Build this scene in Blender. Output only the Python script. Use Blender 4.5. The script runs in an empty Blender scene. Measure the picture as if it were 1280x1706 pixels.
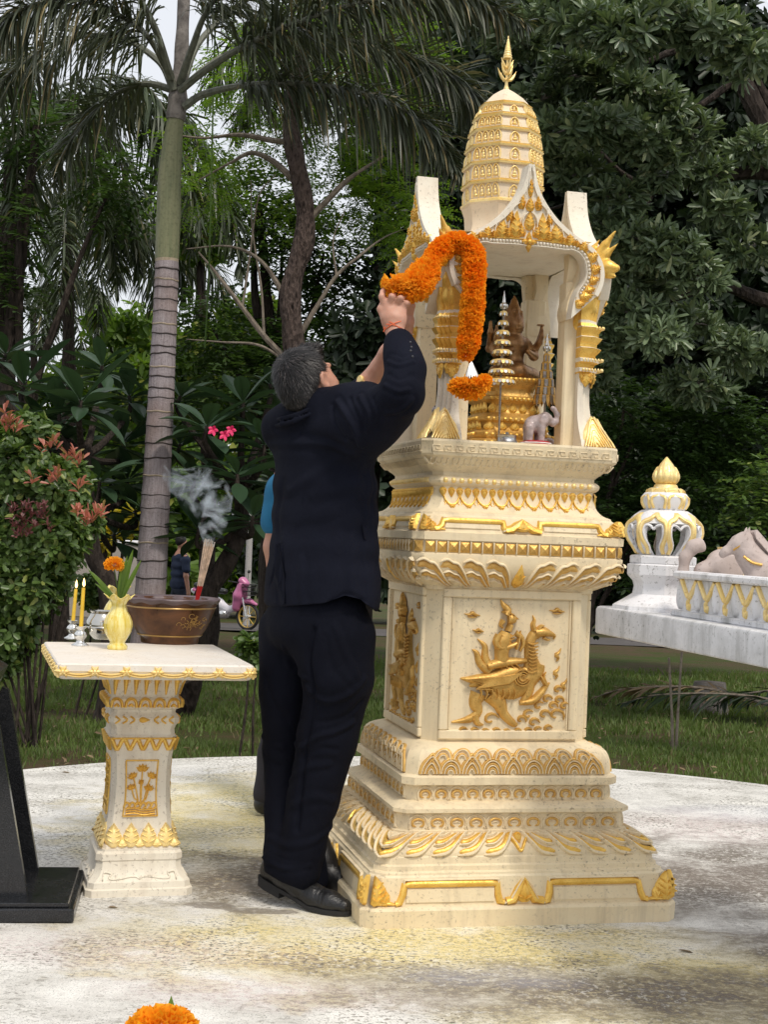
import bpy, math, random
import numpy as np
from mathutils import Vector, Matrix

random.seed(7)
RNG = np.random.default_rng(11)
SC = bpy.context.scene
COL = SC.collection

# ------------------------------------------------------------------ camera
FPX = 2400.0                       # focal length in photo pixels (1280 x 1706)
ROLL = math.radians(2.3)
PITCH = math.atan(33 / 2400)
EYE = np.array([0.0, 0.0, 1.2])
_f = np.array([0, math.cos(PITCH), math.sin(PITCH)])
_r0 = np.array([1.0, 0, 0])
_u0 = np.array([0, -math.sin(PITCH), math.cos(PITCH)])
_r = _r0 * math.cos(ROLL) + _u0 * math.sin(ROLL)
_u = -_r0 * math.sin(ROLL) + _u0 * math.cos(ROLL)
cam = bpy.data.cameras.new('camera')
camo = bpy.data.objects.new('camera', cam)
COL.objects.link(camo)
cam.sensor_fit = 'VERTICAL'
cam.sensor_height = 24.0
cam.lens = 24.0 * FPX / 1706
cam.clip_start = 0.05
cam.clip_end = 600
camo.matrix_world = Matrix(((_r[0], _u[0], -_f[0], EYE[0]), (_r[1], _u[1], -_f[1], EYE[1]), (_r[2], _u[2], -_f[2], EYE[2]), (0, 0, 0, 1)))
SC.camera = camo

# ------------------------------------------------------------------ light
world = bpy.data.worlds.new('World')
SC.world = world
world.use_nodes = True
wn = world.node_tree
for n_ in list(wn.nodes):
    wn.nodes.remove(n_)
SUN_EL, SUN_AZ = math.radians(58), math.radians(152)     # azimuth from +Y clockwise: behind the camera, to the right
sky = wn.nodes.new('ShaderNodeTexSky')
sky.sky_type = 'NISHITA'
sky.sun_disc = False
sky.sun_elevation = SUN_EL
sky.sun_rotation = SUN_AZ
sky.dust_density = 4
mixw = wn.nodes.new('ShaderNodeMix')
mixw.data_type = 'RGBA'
mixw.inputs['Factor'].default_value = 0.80
mixw.inputs[7].default_value = (9.2, 9.4, 9.8, 1)          # the even white of the cloud deck
wbg = wn.nodes.new('ShaderNodeBackground')
wbg.inputs['Strength'].default_value = 0.078
wout = wn.nodes.new('ShaderNodeOutputWorld')
wn.links.new(sky.outputs[0], mixw.inputs[6])
wn.links.new(mixw.outputs[2], wbg.inputs['Color'])
wn.links.new(wbg.outputs[0], wout.inputs['Surface'])
sl = bpy.data.lights.new('sun', 'SUN')
sl.energy = 1.5
sl.angle = math.radians(11)
sl.color = (1.0, 0.93, 0.82)
so = bpy.data.objects.new('sun', sl)
COL.objects.link(so)
_sd = Vector((math.sin(SUN_AZ) * math.cos(SUN_EL), math.cos(SUN_AZ) * math.cos(SUN_EL), math.sin(SUN_EL)))
so.rotation_euler = _sd.to_track_quat('Z', 'Y').to_euler()
SC.view_settings.view_transform = 'Standard'
SC.view_settings.look = 'None'
SC.view_settings.exposure = 0.50
SC.view_settings.gamma = 1
SC.view_settings.use_curve_mapping = False
SC.render.engine = 'CYCLES'
SC.cycles.max_bounces = 6
SC.cycles.transparent_max_bounces = 8
SC.cycles.volume_step_rate = 1.0
SC.cycles.volume_bounces = 3


def ray(x, y):
    dx = x - 640; dy = 853 - y
    d = _f * FPX + _r * dx + _u * dy
    return d / d[1]


def P(x, y, Y):
    """photo pixel + depth -> point of the place, used only to take measurements"""
    return EYE + ray(x, y) * Y


def proj(v):
    v = np.asarray(v, float) - EYE
    z = v @ _f
    return 640 + FPX * (v @ _r) / z, 853 - FPX * (v @ _u) / z


def ground_z(Y):
    return -0.05 - 0.042 * np.maximum(0, np.asarray(Y) - 8.2)


# ------------------------------------------------------------------ helpers
def tag(o, label=None, cat=None, group=None, kind=None):
    if label: o['label'] = label
    if cat: o['category'] = cat
    if group: o['group'] = group
    if kind: o['kind'] = kind
    return o


def empty(name, loc=(0, 0, 0), rz=0.0, label=None, cat=None, group=None):
    o = bpy.data.objects.new(name, None)
    COL.objects.link(o)
    o.empty_display_size = 0.1
    o.location = [float(c) for c in loc]
    o.rotation_euler = (0, 0, rz)
    return tag(o, label, cat, group)


def link(name, me, parent=None, loc=None, rot=None, scale=None):
    o = bpy.data.objects.new(name, me)
    COL.objects.link(o)
    if parent is not None: o.parent = parent
    if loc is not None: o.location = [float(c) for c in loc]
    if rot is not None: o.rotation_euler = rot
    if scale is not None: o.scale = scale if hasattr(scale, '__len__') else (scale,) * 3
    return o


def mesh(name, v, f, mats, smooth=True, fm=None, sharp=None):
    me = bpy.data.meshes.new(name)
    v = np.asarray(v, np.float32).reshape(-1, 3)
    if isinstance(f, np.ndarray):
        me.vertices.add(len(v)); me.vertices.foreach_set('co', v.ravel())
        k = f.shape[1]
        me.loops.add(f.size); me.loops.foreach_set('vertex_index', f.astype(np.int32).ravel())
        me.polygons.add(len(f)); me.polygons.foreach_set('loop_start', np.arange(0, f.size, k, dtype=np.int32))
        me.polygons.foreach_set('loop_total', np.full(len(f), k, np.int32))
        me.update(calc_edges=True)
    else:
        me.from_pydata([tuple(map(float, q)) for q in v], [], f)
        me.update()
    for m in (mats if isinstance(mats, (list, tuple)) else [mats]):
        me.materials.append(m)
    if fm is not None:
        me.polygons.foreach_set('material_index', np.asarray(fm, np.int32))
    me.polygons.foreach_set('use_smooth', [smooth] * len(me.polygons))
    if sharp is not None:
        me.set_sharp_from_angle(angle=math.radians(sharp))
    return me


class G:
    """collects geometry that becomes one mesh"""
    def __init__(s):
        s.v = []; s.f = []; s.m = []; s.n = 0

    def add(s, v, f, mi=0):
        b = s.n
        s.v.append(np.asarray(v, float).reshape(-1, 3)); s.n += len(s.v[-1])
        for q in f:
            s.f.append(tuple(int(i) + b for i in q)); s.m.append(mi)
        return s

    def box(s, c, d, mi=0, rz=0, M=None, bev=0):
        x, y, z = [q / 2 for q in d]
        if bev <= 0:
            v = np.array([[a * x, b * y, e * z] for e in (-1, 1) for b in (-1, 1) for a in (-1, 1)])
            f = [(0, 2, 3, 1), (4, 5, 7, 6), (0, 1, 5, 4), (2, 6, 7, 3), (0, 4, 6, 2), (1, 3, 7, 5)]
        else:
            rings = []
            for zz, k in ((-z, bev), (-z + bev, 0), (z - bev, 0), (z, bev)):
                X, Y = x - k, y - k; b = bev
                rings.append([(X - b, -Y, zz), (X, -Y + b, zz), (X, Y - b, zz), (X - b, Y, zz), (-X + b, Y, zz), (-X, Y - b, zz), (-X, -Y + b, zz), (-X + b, -Y, zz)])
            v = np.array(rings).reshape(-1, 3)
            f = [tuple(range(7, -1, -1)), tuple(range(24, 32))]
            for r in range(3):
                for i in range(8):
                    j = (i + 1) % 8
                    f.append((r * 8 + i, r * 8 + j, r * 8 + 8 + j, r * 8 + 8 + i))
        if rz:
            c_, s_ = math.cos(rz), math.sin(rz)
            v = v @ np.array([[c_, s_, 0], [-s_, c_, 0], [0, 0, 1]])
        if M is not None:
            v = v @ np.array(M).T
        return s.add(v + np.array(c), f, mi)

    def loft(s, rings, closed=True, cap0=True, cap1=True, mi=0, mis=None):
        n = len(rings[0]); v = np.concatenate([np.asarray(r, float) for r in rings]); b = s.n
        s.v.append(v); s.n += len(v)
        for r in range(len(rings) - 1):
            for i in range(n if closed else n - 1):
                j = (i + 1) % n
                s.f.append((b + r * n + i, b + r * n + j, b + r * n + n + j, b + r * n + n + i)); s.m.append(mis[r] if mis else mi)
        if cap0: s.f.append(tuple(b + i for i in range(n - 1, -1, -1))); s.m.append(mis[0] if mis else mi)
        if cap1: s.f.append(tuple(b + (len(rings) - 1) * n + i for i in range(n))); s.m.append(mis[-1] if mis else mi)
        return s

    def lathe(s, prof, seg=24, c=(0, 0, 0), mi=0, mis=None, cap0=True, cap1=True, wob=None):
        rings = []
        a = np.arange(seg) / seg * 2 * math.pi
        for r, z in prof:
            rr = r * (1 + (wob(a, z) if wob else 0))
            rings.append(np.stack([c[0] + rr * np.cos(a), c[1] + rr * np.sin(a), np.full(seg, c[2] + z)], 1))
        return s.loft(rings, mi=mi, mis=mis, cap0=cap0, cap1=cap1)

    def tube(s, pts, rad, seg=8, mi=0, cap=True):
        pts = np.asarray(pts, float); n = len(pts)
        rad = np.broadcast_to(np.asarray(rad, float), (n,))
        t = np.gradient(pts, axis=0); t /= np.linalg.norm(t, axis=1)[:, None] + 1e-12
        up = np.array([0, 0, 1.0]) if abs(t[0][2]) < 0.9 else np.array([1.0, 0, 0])
        rings = []; a = np.arange(seg) / seg * 2 * math.pi
        for i in range(n):
            x = np.cross(up, t[i]); x /= np.linalg.norm(x) + 1e-12
            y = np.cross(t[i], x); up = y
            # loft expects counter-clockwise rings as seen from the far end
            rings.append(pts[i] + rad[i] * (np.cos(a)[:, None] * x + np.sin(a)[:, None] * y))
        return s.loft(rings, mi=mi, cap0=cap, cap1=cap)

    def ball(s, c, r, seg=10, rings=6, mi=0):
        r = np.broadcast_to(np.asarray(r, float), (3,))
        a = np.arange(seg) / seg * 2 * math.pi; R = []
        for k in range(rings + 1):
            p = -math.pi / 2 + math.pi * k / rings
            q = max(math.cos(p), 0.02)
            R.append(np.stack([c[0] + r[0] * q * np.cos(a), c[1] + r[1] * q * np.sin(a), np.full(seg, c[2] + r[2] * math.sin(p))], 1))
        return s.loft(R, mi=mi)

    def mesh(s, name, mats, smooth=True, sharp=None):
        return mesh(name, np.concatenate(s.v), s.f, mats, smooth, s.m, sharp)

    def build(s, name, mats, parent=None, smooth=True, sharp=35, **k):
        return link(name, s.mesh(name, mats, smooth, sharp), parent, **k)


def smoothpath(pts, n=40):
    """Catmull-Rom through the points (any dimension)"""
    p = np.asarray(pts, float); m = len(p)
    q = np.vstack([2 * p[0] - p[1], p, 2 * p[-1] - p[-2]])
    out = []
    for t in np.linspace(0, m - 1 - 1e-9, n):
        i = int(t); u = t - i
        a, b, c, d = q[i], q[i + 1], q[i + 2], q[i + 3]
        out.append(0.5 * ((2 * b) + (-a + c) * u + (2 * a - 5 * b + 4 * c - d) * u * u + (-a + 3 * b - 3 * c + d) * u ** 3))
    return np.array(out)


def ribbon(g, pts, w, h, Mp, mi=0, n=None, taper=True, emb=0.002):
    """raised carved stroke along a 2D path on a surface map Mp(u,v,h)"""
    pts = np.asarray(pts, float)
    if n: 
        if np.ndim(w) > 0:
            w = np.interp(np.linspace(0, 1, n), np.linspace(0, 1, len(w)), w)
        pts = smoothpath(pts, n)
    m = len(pts)
    t = np.gradient(pts, axis=0); t /= np.linalg.norm(t, axis=1)[:, None] + 1e-9
    nn = np.stack([-t[:, 1], t[:, 0]], 1)
    if np.ndim(w) == 0:
        w = np.full(m, float(w))
        if taper:
            s_ = np.linspace(0, 1, m); w = w * np.clip(np.minimum(s_, 1 - s_) * 7 + 0.25, 0, 1)
    w = np.asarray(w, float)
    hh = h * (w / max(w.max(), 1e-9)) ** 0.6
    cs = ((-.5, None), (-.36, .62), (-.14, .96), (.14, .96), (.36, .62), (.5, None))
    rows = []
    for i in range(m):
        row = []
        for o, q in cs:
            p = pts[i] + nn[i] * o * w[i]
            row.append(Mp(p[0], p[1], -emb if q is None else hh[i] * q))
        rows.append(row)
    g.loft(rows, closed=False, cap0=True, cap1=True, mi=mi)


def leafshape(g, base, tip, wid, h, Mp, mi=0, ribs=3, lobes=0):
    """flame / leaf boss: pointed outline with a raised ridge and ribs"""
    base = np.asarray(base, float); tip = np.asarray(tip, float)
    d = tip - base; L = np.linalg.norm(d); d /= L; s = np.array([-d[1], d[0]])
    prof = [(0, .25), (.12, .75), (.3, 1.0), (.5, .86), (.7, .56), (.86, .28), (1.0, .02)]
    rows = []
    for t, k in prof:
        row = []
        for o, q in ((-1, None), (-.72, .55), (-.36, .72), (0, 1.0), (.36, .72), (.72, .55), (1, None)):
            p = base + d * L * (t + (0.06 * (1 - abs(o)) if t < .9 else 0)) + s * wid / 2 * k * o
            hq = h * (0.35 + 0.65 * math.sin(math.pi * min(1, t * .8 + .15)))
            row.append(Mp(p[0], p[1], -.002 if q is None else hq * q))
        rows.append(row)
    g.loft(rows, closed=False, mi=mi)
    for r in range(ribs):
        t = .18 + .6 * r / max(ribs, 1)
        k = np.interp(t, [a for a, b in prof], [b for a, b in prof])
        for sg in (-1, 1):
            a = base + d * L * t
            b = base + d * L * (t + .17) + s * sg * wid / 2 * k * .8
            Mh = lambda u, v, hh_, H=h * .85: Mp(u, v, hh_ + H * .75)
            ribbon(g, [a, (a + b) / 2 + d * L * .02, b], wid * .1, h * .45, Mh, mi=mi, taper=True, emb=h * .3)


def rotz(v, a):
    c, s = math.cos(a), math.sin(a)
    v = np.asarray(v, float)
    return np.stack([v[..., 0] * c - v[..., 1] * s, v[..., 0] * s + v[..., 1] * c, v[..., 2]], -1)


def vnoise(p, scale, seed=0):
    """cheap smooth pseudo noise, vectorised"""
    p = np.asarray(p, float) * scale + seed * 13.7
    x, y, z = p[..., 0], p[..., 1], p[..., 2]
    return (np.sin(x * 1.7 + 1.3 * np.sin(y * 1.1 + z)) + np.sin(y * 2.1 + 1.7 * np.sin(z * 1.3 + x * .7)) + np.sin(z * 1.9 + 1.1 * np.sin(x * 1.5 - y))) / 3


# ---------------- signed distance modelling (bodies, clothes, figurines)
class SDF:
    def __init__(s): s.p = []

    def cone(s, a, b, ra, rb, k=0.03, sub=False, flat=None):
        s.p.append(('c', np.array(a, float), np.array(b, float), ra, rb, k, sub, flat)); return s

    def chain(s, pts, rad, k=0.03, flat=None):
        for i in range(len(pts) - 1):
            s.cone(pts[i], pts[i + 1], rad[i], rad[i + 1], k, flat=flat)
        return s

    def ell(s, c, r, k=0.03, R=None, sub=False):
        s.p.append(('e', np.array(c, float), np.array(r, float), R, 0, k, sub, None)); return s

    def mesh(s, name, mats, h=0.006, pad=0.03, disp=None, smooth_it=1):
        lo = np.full(3, 1e9); hi = -lo
        for q in s.p:
            if q[6]: continue
            if q[0] == 'c':
                r = max(q[3], q[4]) * (1.3 if q[7] is not None else 1); a = np.minimum(q[1], q[2]) - r; b = np.maximum(q[1], q[2]) + r
            else:
                r = q[2].max() if q[3] is not None else q[2]; a = q[1] - r; b = q[1] + r
            lo = np.minimum(lo, a); hi = np.maximum(hi, b)
        lo -= pad; hi += pad
        N = np.ceil((hi - lo) / h).astype(int) + 1
        D = np.full(N, 0.2, np.float32)
        for q in s.p:
            k = q[5]
            if q[0] == 'c':
                r = max(q[3], q[4]) * (1.3 if q[7] is not None else 1); a = np.minimum(q[1], q[2]) - r; b = np.maximum(q[1], q[2]) + r
            else:
                r = q[2].max() if q[3] is not None else q[2]; a = q[1] - r; b = q[1] + r
            m = k * 1.2 + 3 * h
            i0 = np.clip(np.floor((a - m - lo) / h).astype(int), 0, N); i1 = np.clip(np.ceil((b + m - lo) / h).astype(int) + 1, 0, N)
            if (i1 <= i0).any(): continue
            ax = [lo[t] + h * np.arange(i0[t], i1[t]) for t in range(3)]
            X = np.stack(np.meshgrid(*ax, indexing='ij'), -1)
            if q[0] == 'c':
                A, B, ra, rb = q[1], q[2], q[3], q[4]
                ab = B - A; L2 = ab @ ab + 1e-12
                t = np.clip(((X - A) @ ab) / L2, 0, 1)
                W = X - (A + t[..., None] * ab)
                if q[7] is not None:
                    ax_, fac = q[7]; ax_ = np.asarray(ax_, float); ax_ = ax_ / np.linalg.norm(ax_)
                    W = W + (W @ ax_)[..., None] * ax_ * (1 / fac - 1)
                d = np.linalg.norm(W, axis=-1) - (ra + (rb - ra) * t)
            else:
                W = X - q[1]
                if q[3] is not None: W = W @ np.asarray(q[3])
                l = np.linalg.norm(W / q[2], axis=-1); l2 = np.linalg.norm(W / (q[2] ** 2), axis=-1) + 1e-9
                d = l * (l - 1) / l2
            S = tuple(slice(i0[t], i1[t]) for t in range(3)); O = D[S]
            if q[6]:
                d = -d; hh = np.clip(0.5 - 0.5 * (d - O) / k, 0, 1) if False else np.clip(0.5 + 0.5 * (d - O) / k, 0, 1)
                D[S] = O * (1 - hh) + d * hh + k * hh * (1 - hh)
            else:
                hh = np.clip(0.5 + 0.5 * (O - d) / k, 0, 1)
                D[S] = O * (1 - hh) + d * hh - k * hh * (1 - hh)
        v, f = surfnet(D, lo, h)
        if smooth_it: v = relax(v, f, smooth_it)
        if disp is not None: v = disp(v, f)
        return mesh(name, v, f, mats, True)


def surfnet(D, lo, h):
    I = D < 0
    N = D.shape
    c = [I[a:N[0] - 1 + a, b:N[1] - 1 + b, e:N[2] - 1 + e] for a in (0, 1) for b in (0, 1) for e in (0, 1)]
    s = sum(x.astype(np.int8) for x in c)
    act = (s > 0) & (s < 8)
    idx = np.full(act.shape, -1, np.int64); cells = np.argwhere(act); idx[act] = np.arange(len(cells))
    acc = np.zeros((len(cells), 3)); cnt = np.zeros(len(cells))
    for ax in range(3):
        o1, o2 = [t for t in range(3) if t != ax]
        for a in (0, 1):
            for b in (0, 1):
                p = cells.copy(); p[:, o1] += a; p[:, o2] += b
                q = p.copy(); q[:, ax] += 1
                d0 = D[p[:, 0], p[:, 1], p[:, 2]]; d1 = D[q[:, 0], q[:, 1], q[:, 2]]
                m = (d0 < 0) != (d1 < 0)
                t = np.where(m, d0 / (d0 - d1 + 1e-20), 0)
                w = p.astype(float); w[:, ax] += t
                acc[m] += w[m]; cnt[m] += 1
    v = lo + h * acc / cnt[:, None]
    F = []
    for ax in range(3):
        o1, o2 = (ax + 1) % 3, (ax + 2) % 3
        sl0 = [slice(1, N[t] - 1) for t in range(3)]; sl0[ax] = slice(0, N[ax] - 1)
        sl1 = list(sl0); sl1[ax] = slice(1, N[ax])
        A = I[tuple(sl0)]; B = I[tuple(sl1)]
        e = np.argwhere(A != B)
        if not len(e): continue
        ins = A[e[:, 0], e[:, 1], e[:, 2]]
        base = e.copy()
        for t in range(3):
            if t != ax: base[:, t] += 1
        def cell(d1, d2):
            k = base.copy(); k[:, o1] += d1; k[:, o2] += d2
            return idx[k[:, 0], k[:, 1], k[:, 2]]
        q = np.stack([cell(-1, -1), cell(0, -1), cell(0, 0), cell(-1, 0)], 1)
        q[~ins] = q[~ins][:, ::-1]
        F.append(q)
    F = np.concatenate(F); F = F[(F >= 0).all(1)]
    return v, F


def relax(v, f, it):
    for _ in range(it):
        acc = np.zeros_like(v); cnt = np.zeros(len(v))
        for i in range(4):
            a = f[:, i]; b = f[:, (i + 1) % 4]
            np.add.at(acc, a, v[b]); np.add.at(acc, b, v[a]); np.add.at(cnt, a, 1); np.add.at(cnt, b, 1)
        v = v * .45 + .55 * acc / np.maximum(cnt, 1)[:, None]
    return v


def vnormals(v, f):
    n = np.cross(v[f[:, 2]] - v[f[:, 0]], v[f[:, 3]] - v[f[:, 1]])
    N = np.zeros_like(v)
    for i in range(4): np.add.at(N, f[:, i], n)
    return N / (np.linalg.norm(N, axis=1)[:, None] + 1e-12)


def polydist(v, pts):
    best = np.full(len(v), 1e9)
    for i in range(len(pts) - 1):
        a, b = pts[i], pts[i + 1]; ab = b - a
        t = np.clip(((v - a) @ ab) / (ab @ ab + 1e-12), 0, 1)
        best = np.minimum(best, np.linalg.norm(v - (a + t[:, None] * ab), axis=1))
    return best

# ------------------------------------------------------------------ materials
class NT:
    def __init__(s, name, rough=.6, metal=0, spec=.5):
        s.m = bpy.data.materials.new(name); s.m.use_nodes = True
        s.t = s.m.node_tree; s.b = s.t.nodes['Principled BSDF']; s.out = s.t.nodes['Material Output']
        s.b.inputs['Roughness'].default_value = rough; s.b.inputs['Metallic'].default_value = metal
        s.b.inputs['Specular IOR Level'].default_value = spec
        s.tc = s.t.nodes.new('ShaderNodeTexCoord')

    def l(s, a, b): s.t.links.new(a, b)

    def val(s, x, sock):
        if hasattr(x, 'is_linked') or hasattr(x, 'node'): s.l(x, sock)
        else: sock.default_value = x

    def map(s, vec=None, scale=(1, 1, 1), loc=(0, 0, 0)):
        n = s.t.nodes.new('ShaderNodeMapping'); n.inputs['Scale'].default_value = scale; n.inputs['Location'].default_value = loc
        s.l(vec or s.tc.outputs['Object'], n.inputs[0]); return n.outputs[0]

    def noise(s, scale, detail=4, rough=.55, dist=0, vec=None, col=False):
        n = s.t.nodes.new('ShaderNodeTexNoise')
        n.inputs['Scale'].default_value = scale; n.inputs['Detail'].default_value = detail
        n.inputs['Roughness'].default_value = rough; n.inputs['Distortion'].default_value = dist
        s.l(vec or s.tc.outputs['Object'], n.inputs['Vector']); return n.outputs[1 if col else 0]

    def vor(s, scale, vec=None, feat='F1', out=0):
        n = s.t.nodes.new('ShaderNodeTexVoronoi'); n.feature = feat
        n.inputs['Scale'].default_value = scale
        s.l(vec or s.tc.outputs['Object'], n.inputs['Vector']); return n.outputs[out]

    def ramp(s, f, stops):
        n = s.t.nodes.new('ShaderNodeValToRGB'); e = n.color_ramp.elements
        while len(e) < len(stops): e.new(0.5)
        for q, (p, c) in zip(e, stops):
            q.position = p; q.color = (c, c, c, 1) if not hasattr(c, '__len__') else (*c, 1)
        s.l(f, n.inputs[0]); return n.outputs[0]

    def mix(s, f, a, b, mode='MIX'):
        n = s.t.nodes.new('ShaderNodeMix'); n.data_type = 'RGBA'; n.blend_type = mode
        for x, k in ((f, 0), (a, 6), (b, 7)):
            if hasattr(x, 'node'): s.l(x, n.inputs[k])
            elif k == 0: n.inputs[0].default_value = x
            else: n.inputs[k].default_value = (*x, 1)
        return n.outputs[2]

    def math(s, op, a, b=0.0, c=None, clamp=False):
        n = s.t.nodes.new('ShaderNodeMath'); n.operation = op; n.use_clamp = clamp
        for i, x in enumerate((a, b) if c is None else (a, b, c)):
            if hasattr(x, 'node'): s.l(x, n.inputs[i])
            else: n.inputs[i].default_value = x
        return n.outputs[0]

    def sep(s, v):
        n = s.t.nodes.new('ShaderNodeSeparateXYZ'); s.l(v, n.inputs[0]); return n.outputs

    def isl(s):
        n = s.t.nodes.new('ShaderNodeNewGeometry'); return n.outputs['Random Per Island']

    def pos(s):
        n = s.t.nodes.new('ShaderNodeNewGeometry'); return n.outputs['Position']

    def orand(s):
        n = s.t.nodes.new('ShaderNodeObjectInfo'); return n.outputs['Random']

    def base(s, c):
        if hasattr(c, 'node'): s.l(c, s.b.inputs['Base Color'])
        else: s.b.inputs['Base Color'].default_value = (*c, 1)
        return s

    def bump(s, f, strength=.3, dist=.01):
        n = s.t.nodes.new('ShaderNodeBump'); n.inputs['Strength'].default_value = strength; n.inputs['Distance'].default_value = dist
        s.l(f, n.inputs['Height']); s.l(n.outputs[0], s.b.inputs['Normal']); return s

    def rough(s, f): s.l(f, s.b.inputs['Roughness']); return s


def plain(name, col, rough=.6, metal=0, var=.12, sc=30, bump=.1, spec=.5):
    m = NT(name, rough, metal, spec)
    n = m.noise(sc, 4)
    d = tuple(c * (1 - var * 1.6) for c in col); h = tuple(min(1, c * (1 + var)) for c in col)
    m.base(m.mix(m.ramp(n, [(.3, 0), (.7, 1)]), d, h)).bump(m.noise(sc * 3, 3), bump, .004)
    return m.m


def mk_plaster(name, col, stain, dirt, amt=.5, streak=.5):
    """painted cement with weather staining and run-off streaks"""
    m = NT(name, .62, spec=.35)
    pz = m.pos()
    big = m.noise(2.2, 5, .6, .6, vec=pz); mid = m.noise(11, 6, .65, .3, vec=pz); fine = m.noise(90, 4, .7, vec=pz)
    st = m.noise(9, 6, .7, .2, vec=m.map(pz, (1.6, 1.6, .16)))
    c = m.mix(m.ramp(mid, [(.35, 0), (.72, amt)]), col, stain)
    c = m.mix(m.math('MULTIPLY', m.ramp(st, [(.50, 0), (.70, 1)]), streak), c, dirt)
    spots = m.math('MULTIPLY', m.ramp(fine, [(.57, 0), (.66, 1)]), m.ramp(big, [(.42, .05), (.62, .75)]))
    c = m.mix(spots, c, tuple(x * .7 for x in dirt))
    m.base(c)
    m.rough(m.ramp(mid, [(.3, .5), (.7, .75)]))
    hb = m.math('ADD', m.math('MULTIPLY', fine, .5), mid)
    m.bump(hb, .35, .004)
    return m.m


M_CREAM = mk_plaster('cream_paint', (.80, .68, .465), (.72, .57, .36), (.36, .29, .20), .55, .40)
M_CREAM2 = mk_plaster('pale_cream_paint', (.80, .74, .62), (.74, .64, .50), (.42, .34, .26), .5, .35)
M_PINKCREAM = mk_plaster('warm_cream_paint', (.82, .69, .52), (.80, .60, .40), (.55, .42, .28), .5, .3)
M_WHITE = mk_plaster('white_paint', (.80, .79, .80), (.66, .65, .66), (.26, .25, .22), .5, .6)
M_WHITE2 = mk_plaster('worn_white_paint', (.76, .76, .78), (.50, .50, .50), (.13, .13, .105), .9, .45)


def mk_gold(name, col, hi, lo, metal=.55, rough=.36):
    m = NT(name, rough, metal, .5)
    n = m.noise(26, 5, .6, .4, vec=m.pos()); f = m.noise(160, 3, .6, vec=m.pos())
    c = m.mix(m.ramp(n, [(.3, 0), (.7, 1)]), col, hi)
    c = m.mix(m.ramp(f, [(.58, 0), (.75, .7)]), c, lo)
    m.base(c).rough(m.ramp(f, [(.3, rough * .8), (.7, rough * 1.5)]))
    m.bump(m.math('ADD', n, m.math('MULTIPLY', f, .5)), .4, .004)
    return m.m


M_GOLD = mk_gold('gold_paint', (.74, .43, .072), (.90, .60, .15), (.38, .20, .045))
M_OCHRE = mk_gold('ochre_gold_paint', (.56, .32, .085), (.78, .50, .15), (.32, .17, .05), .40, .42)
M_GOLDL = mk_gold('bright_gold_paint', (.92, .66, .22), (.95, .76, .38), (.6, .36, .1), .45, .4)
M_GOLDD = mk_gold('antique_gold_paint', (.50, .28, .065), (.74, .47, .14), (.20, .10, .03), .55, .42)
M_BRONZE = mk_gold('bronze', (.20, .10, .045), (.36, .20, .08), (.08, .04, .02), .75, .33)
M_SILVER = plain('silver_foil', (.75, .75, .73), .25, .9, .15, 60)
M_TARN = plain('tarnished_silver', (.34, .30, .26), .42, .8, .3, 60)
M_PEWTER = plain('pewter', (.42, .43, .44), .3, .9, .2, 40)
M_MIRROR = plain('polished_steel', (.62, .60, .55), .12, 1.0, .1, 12, .02)


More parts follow.
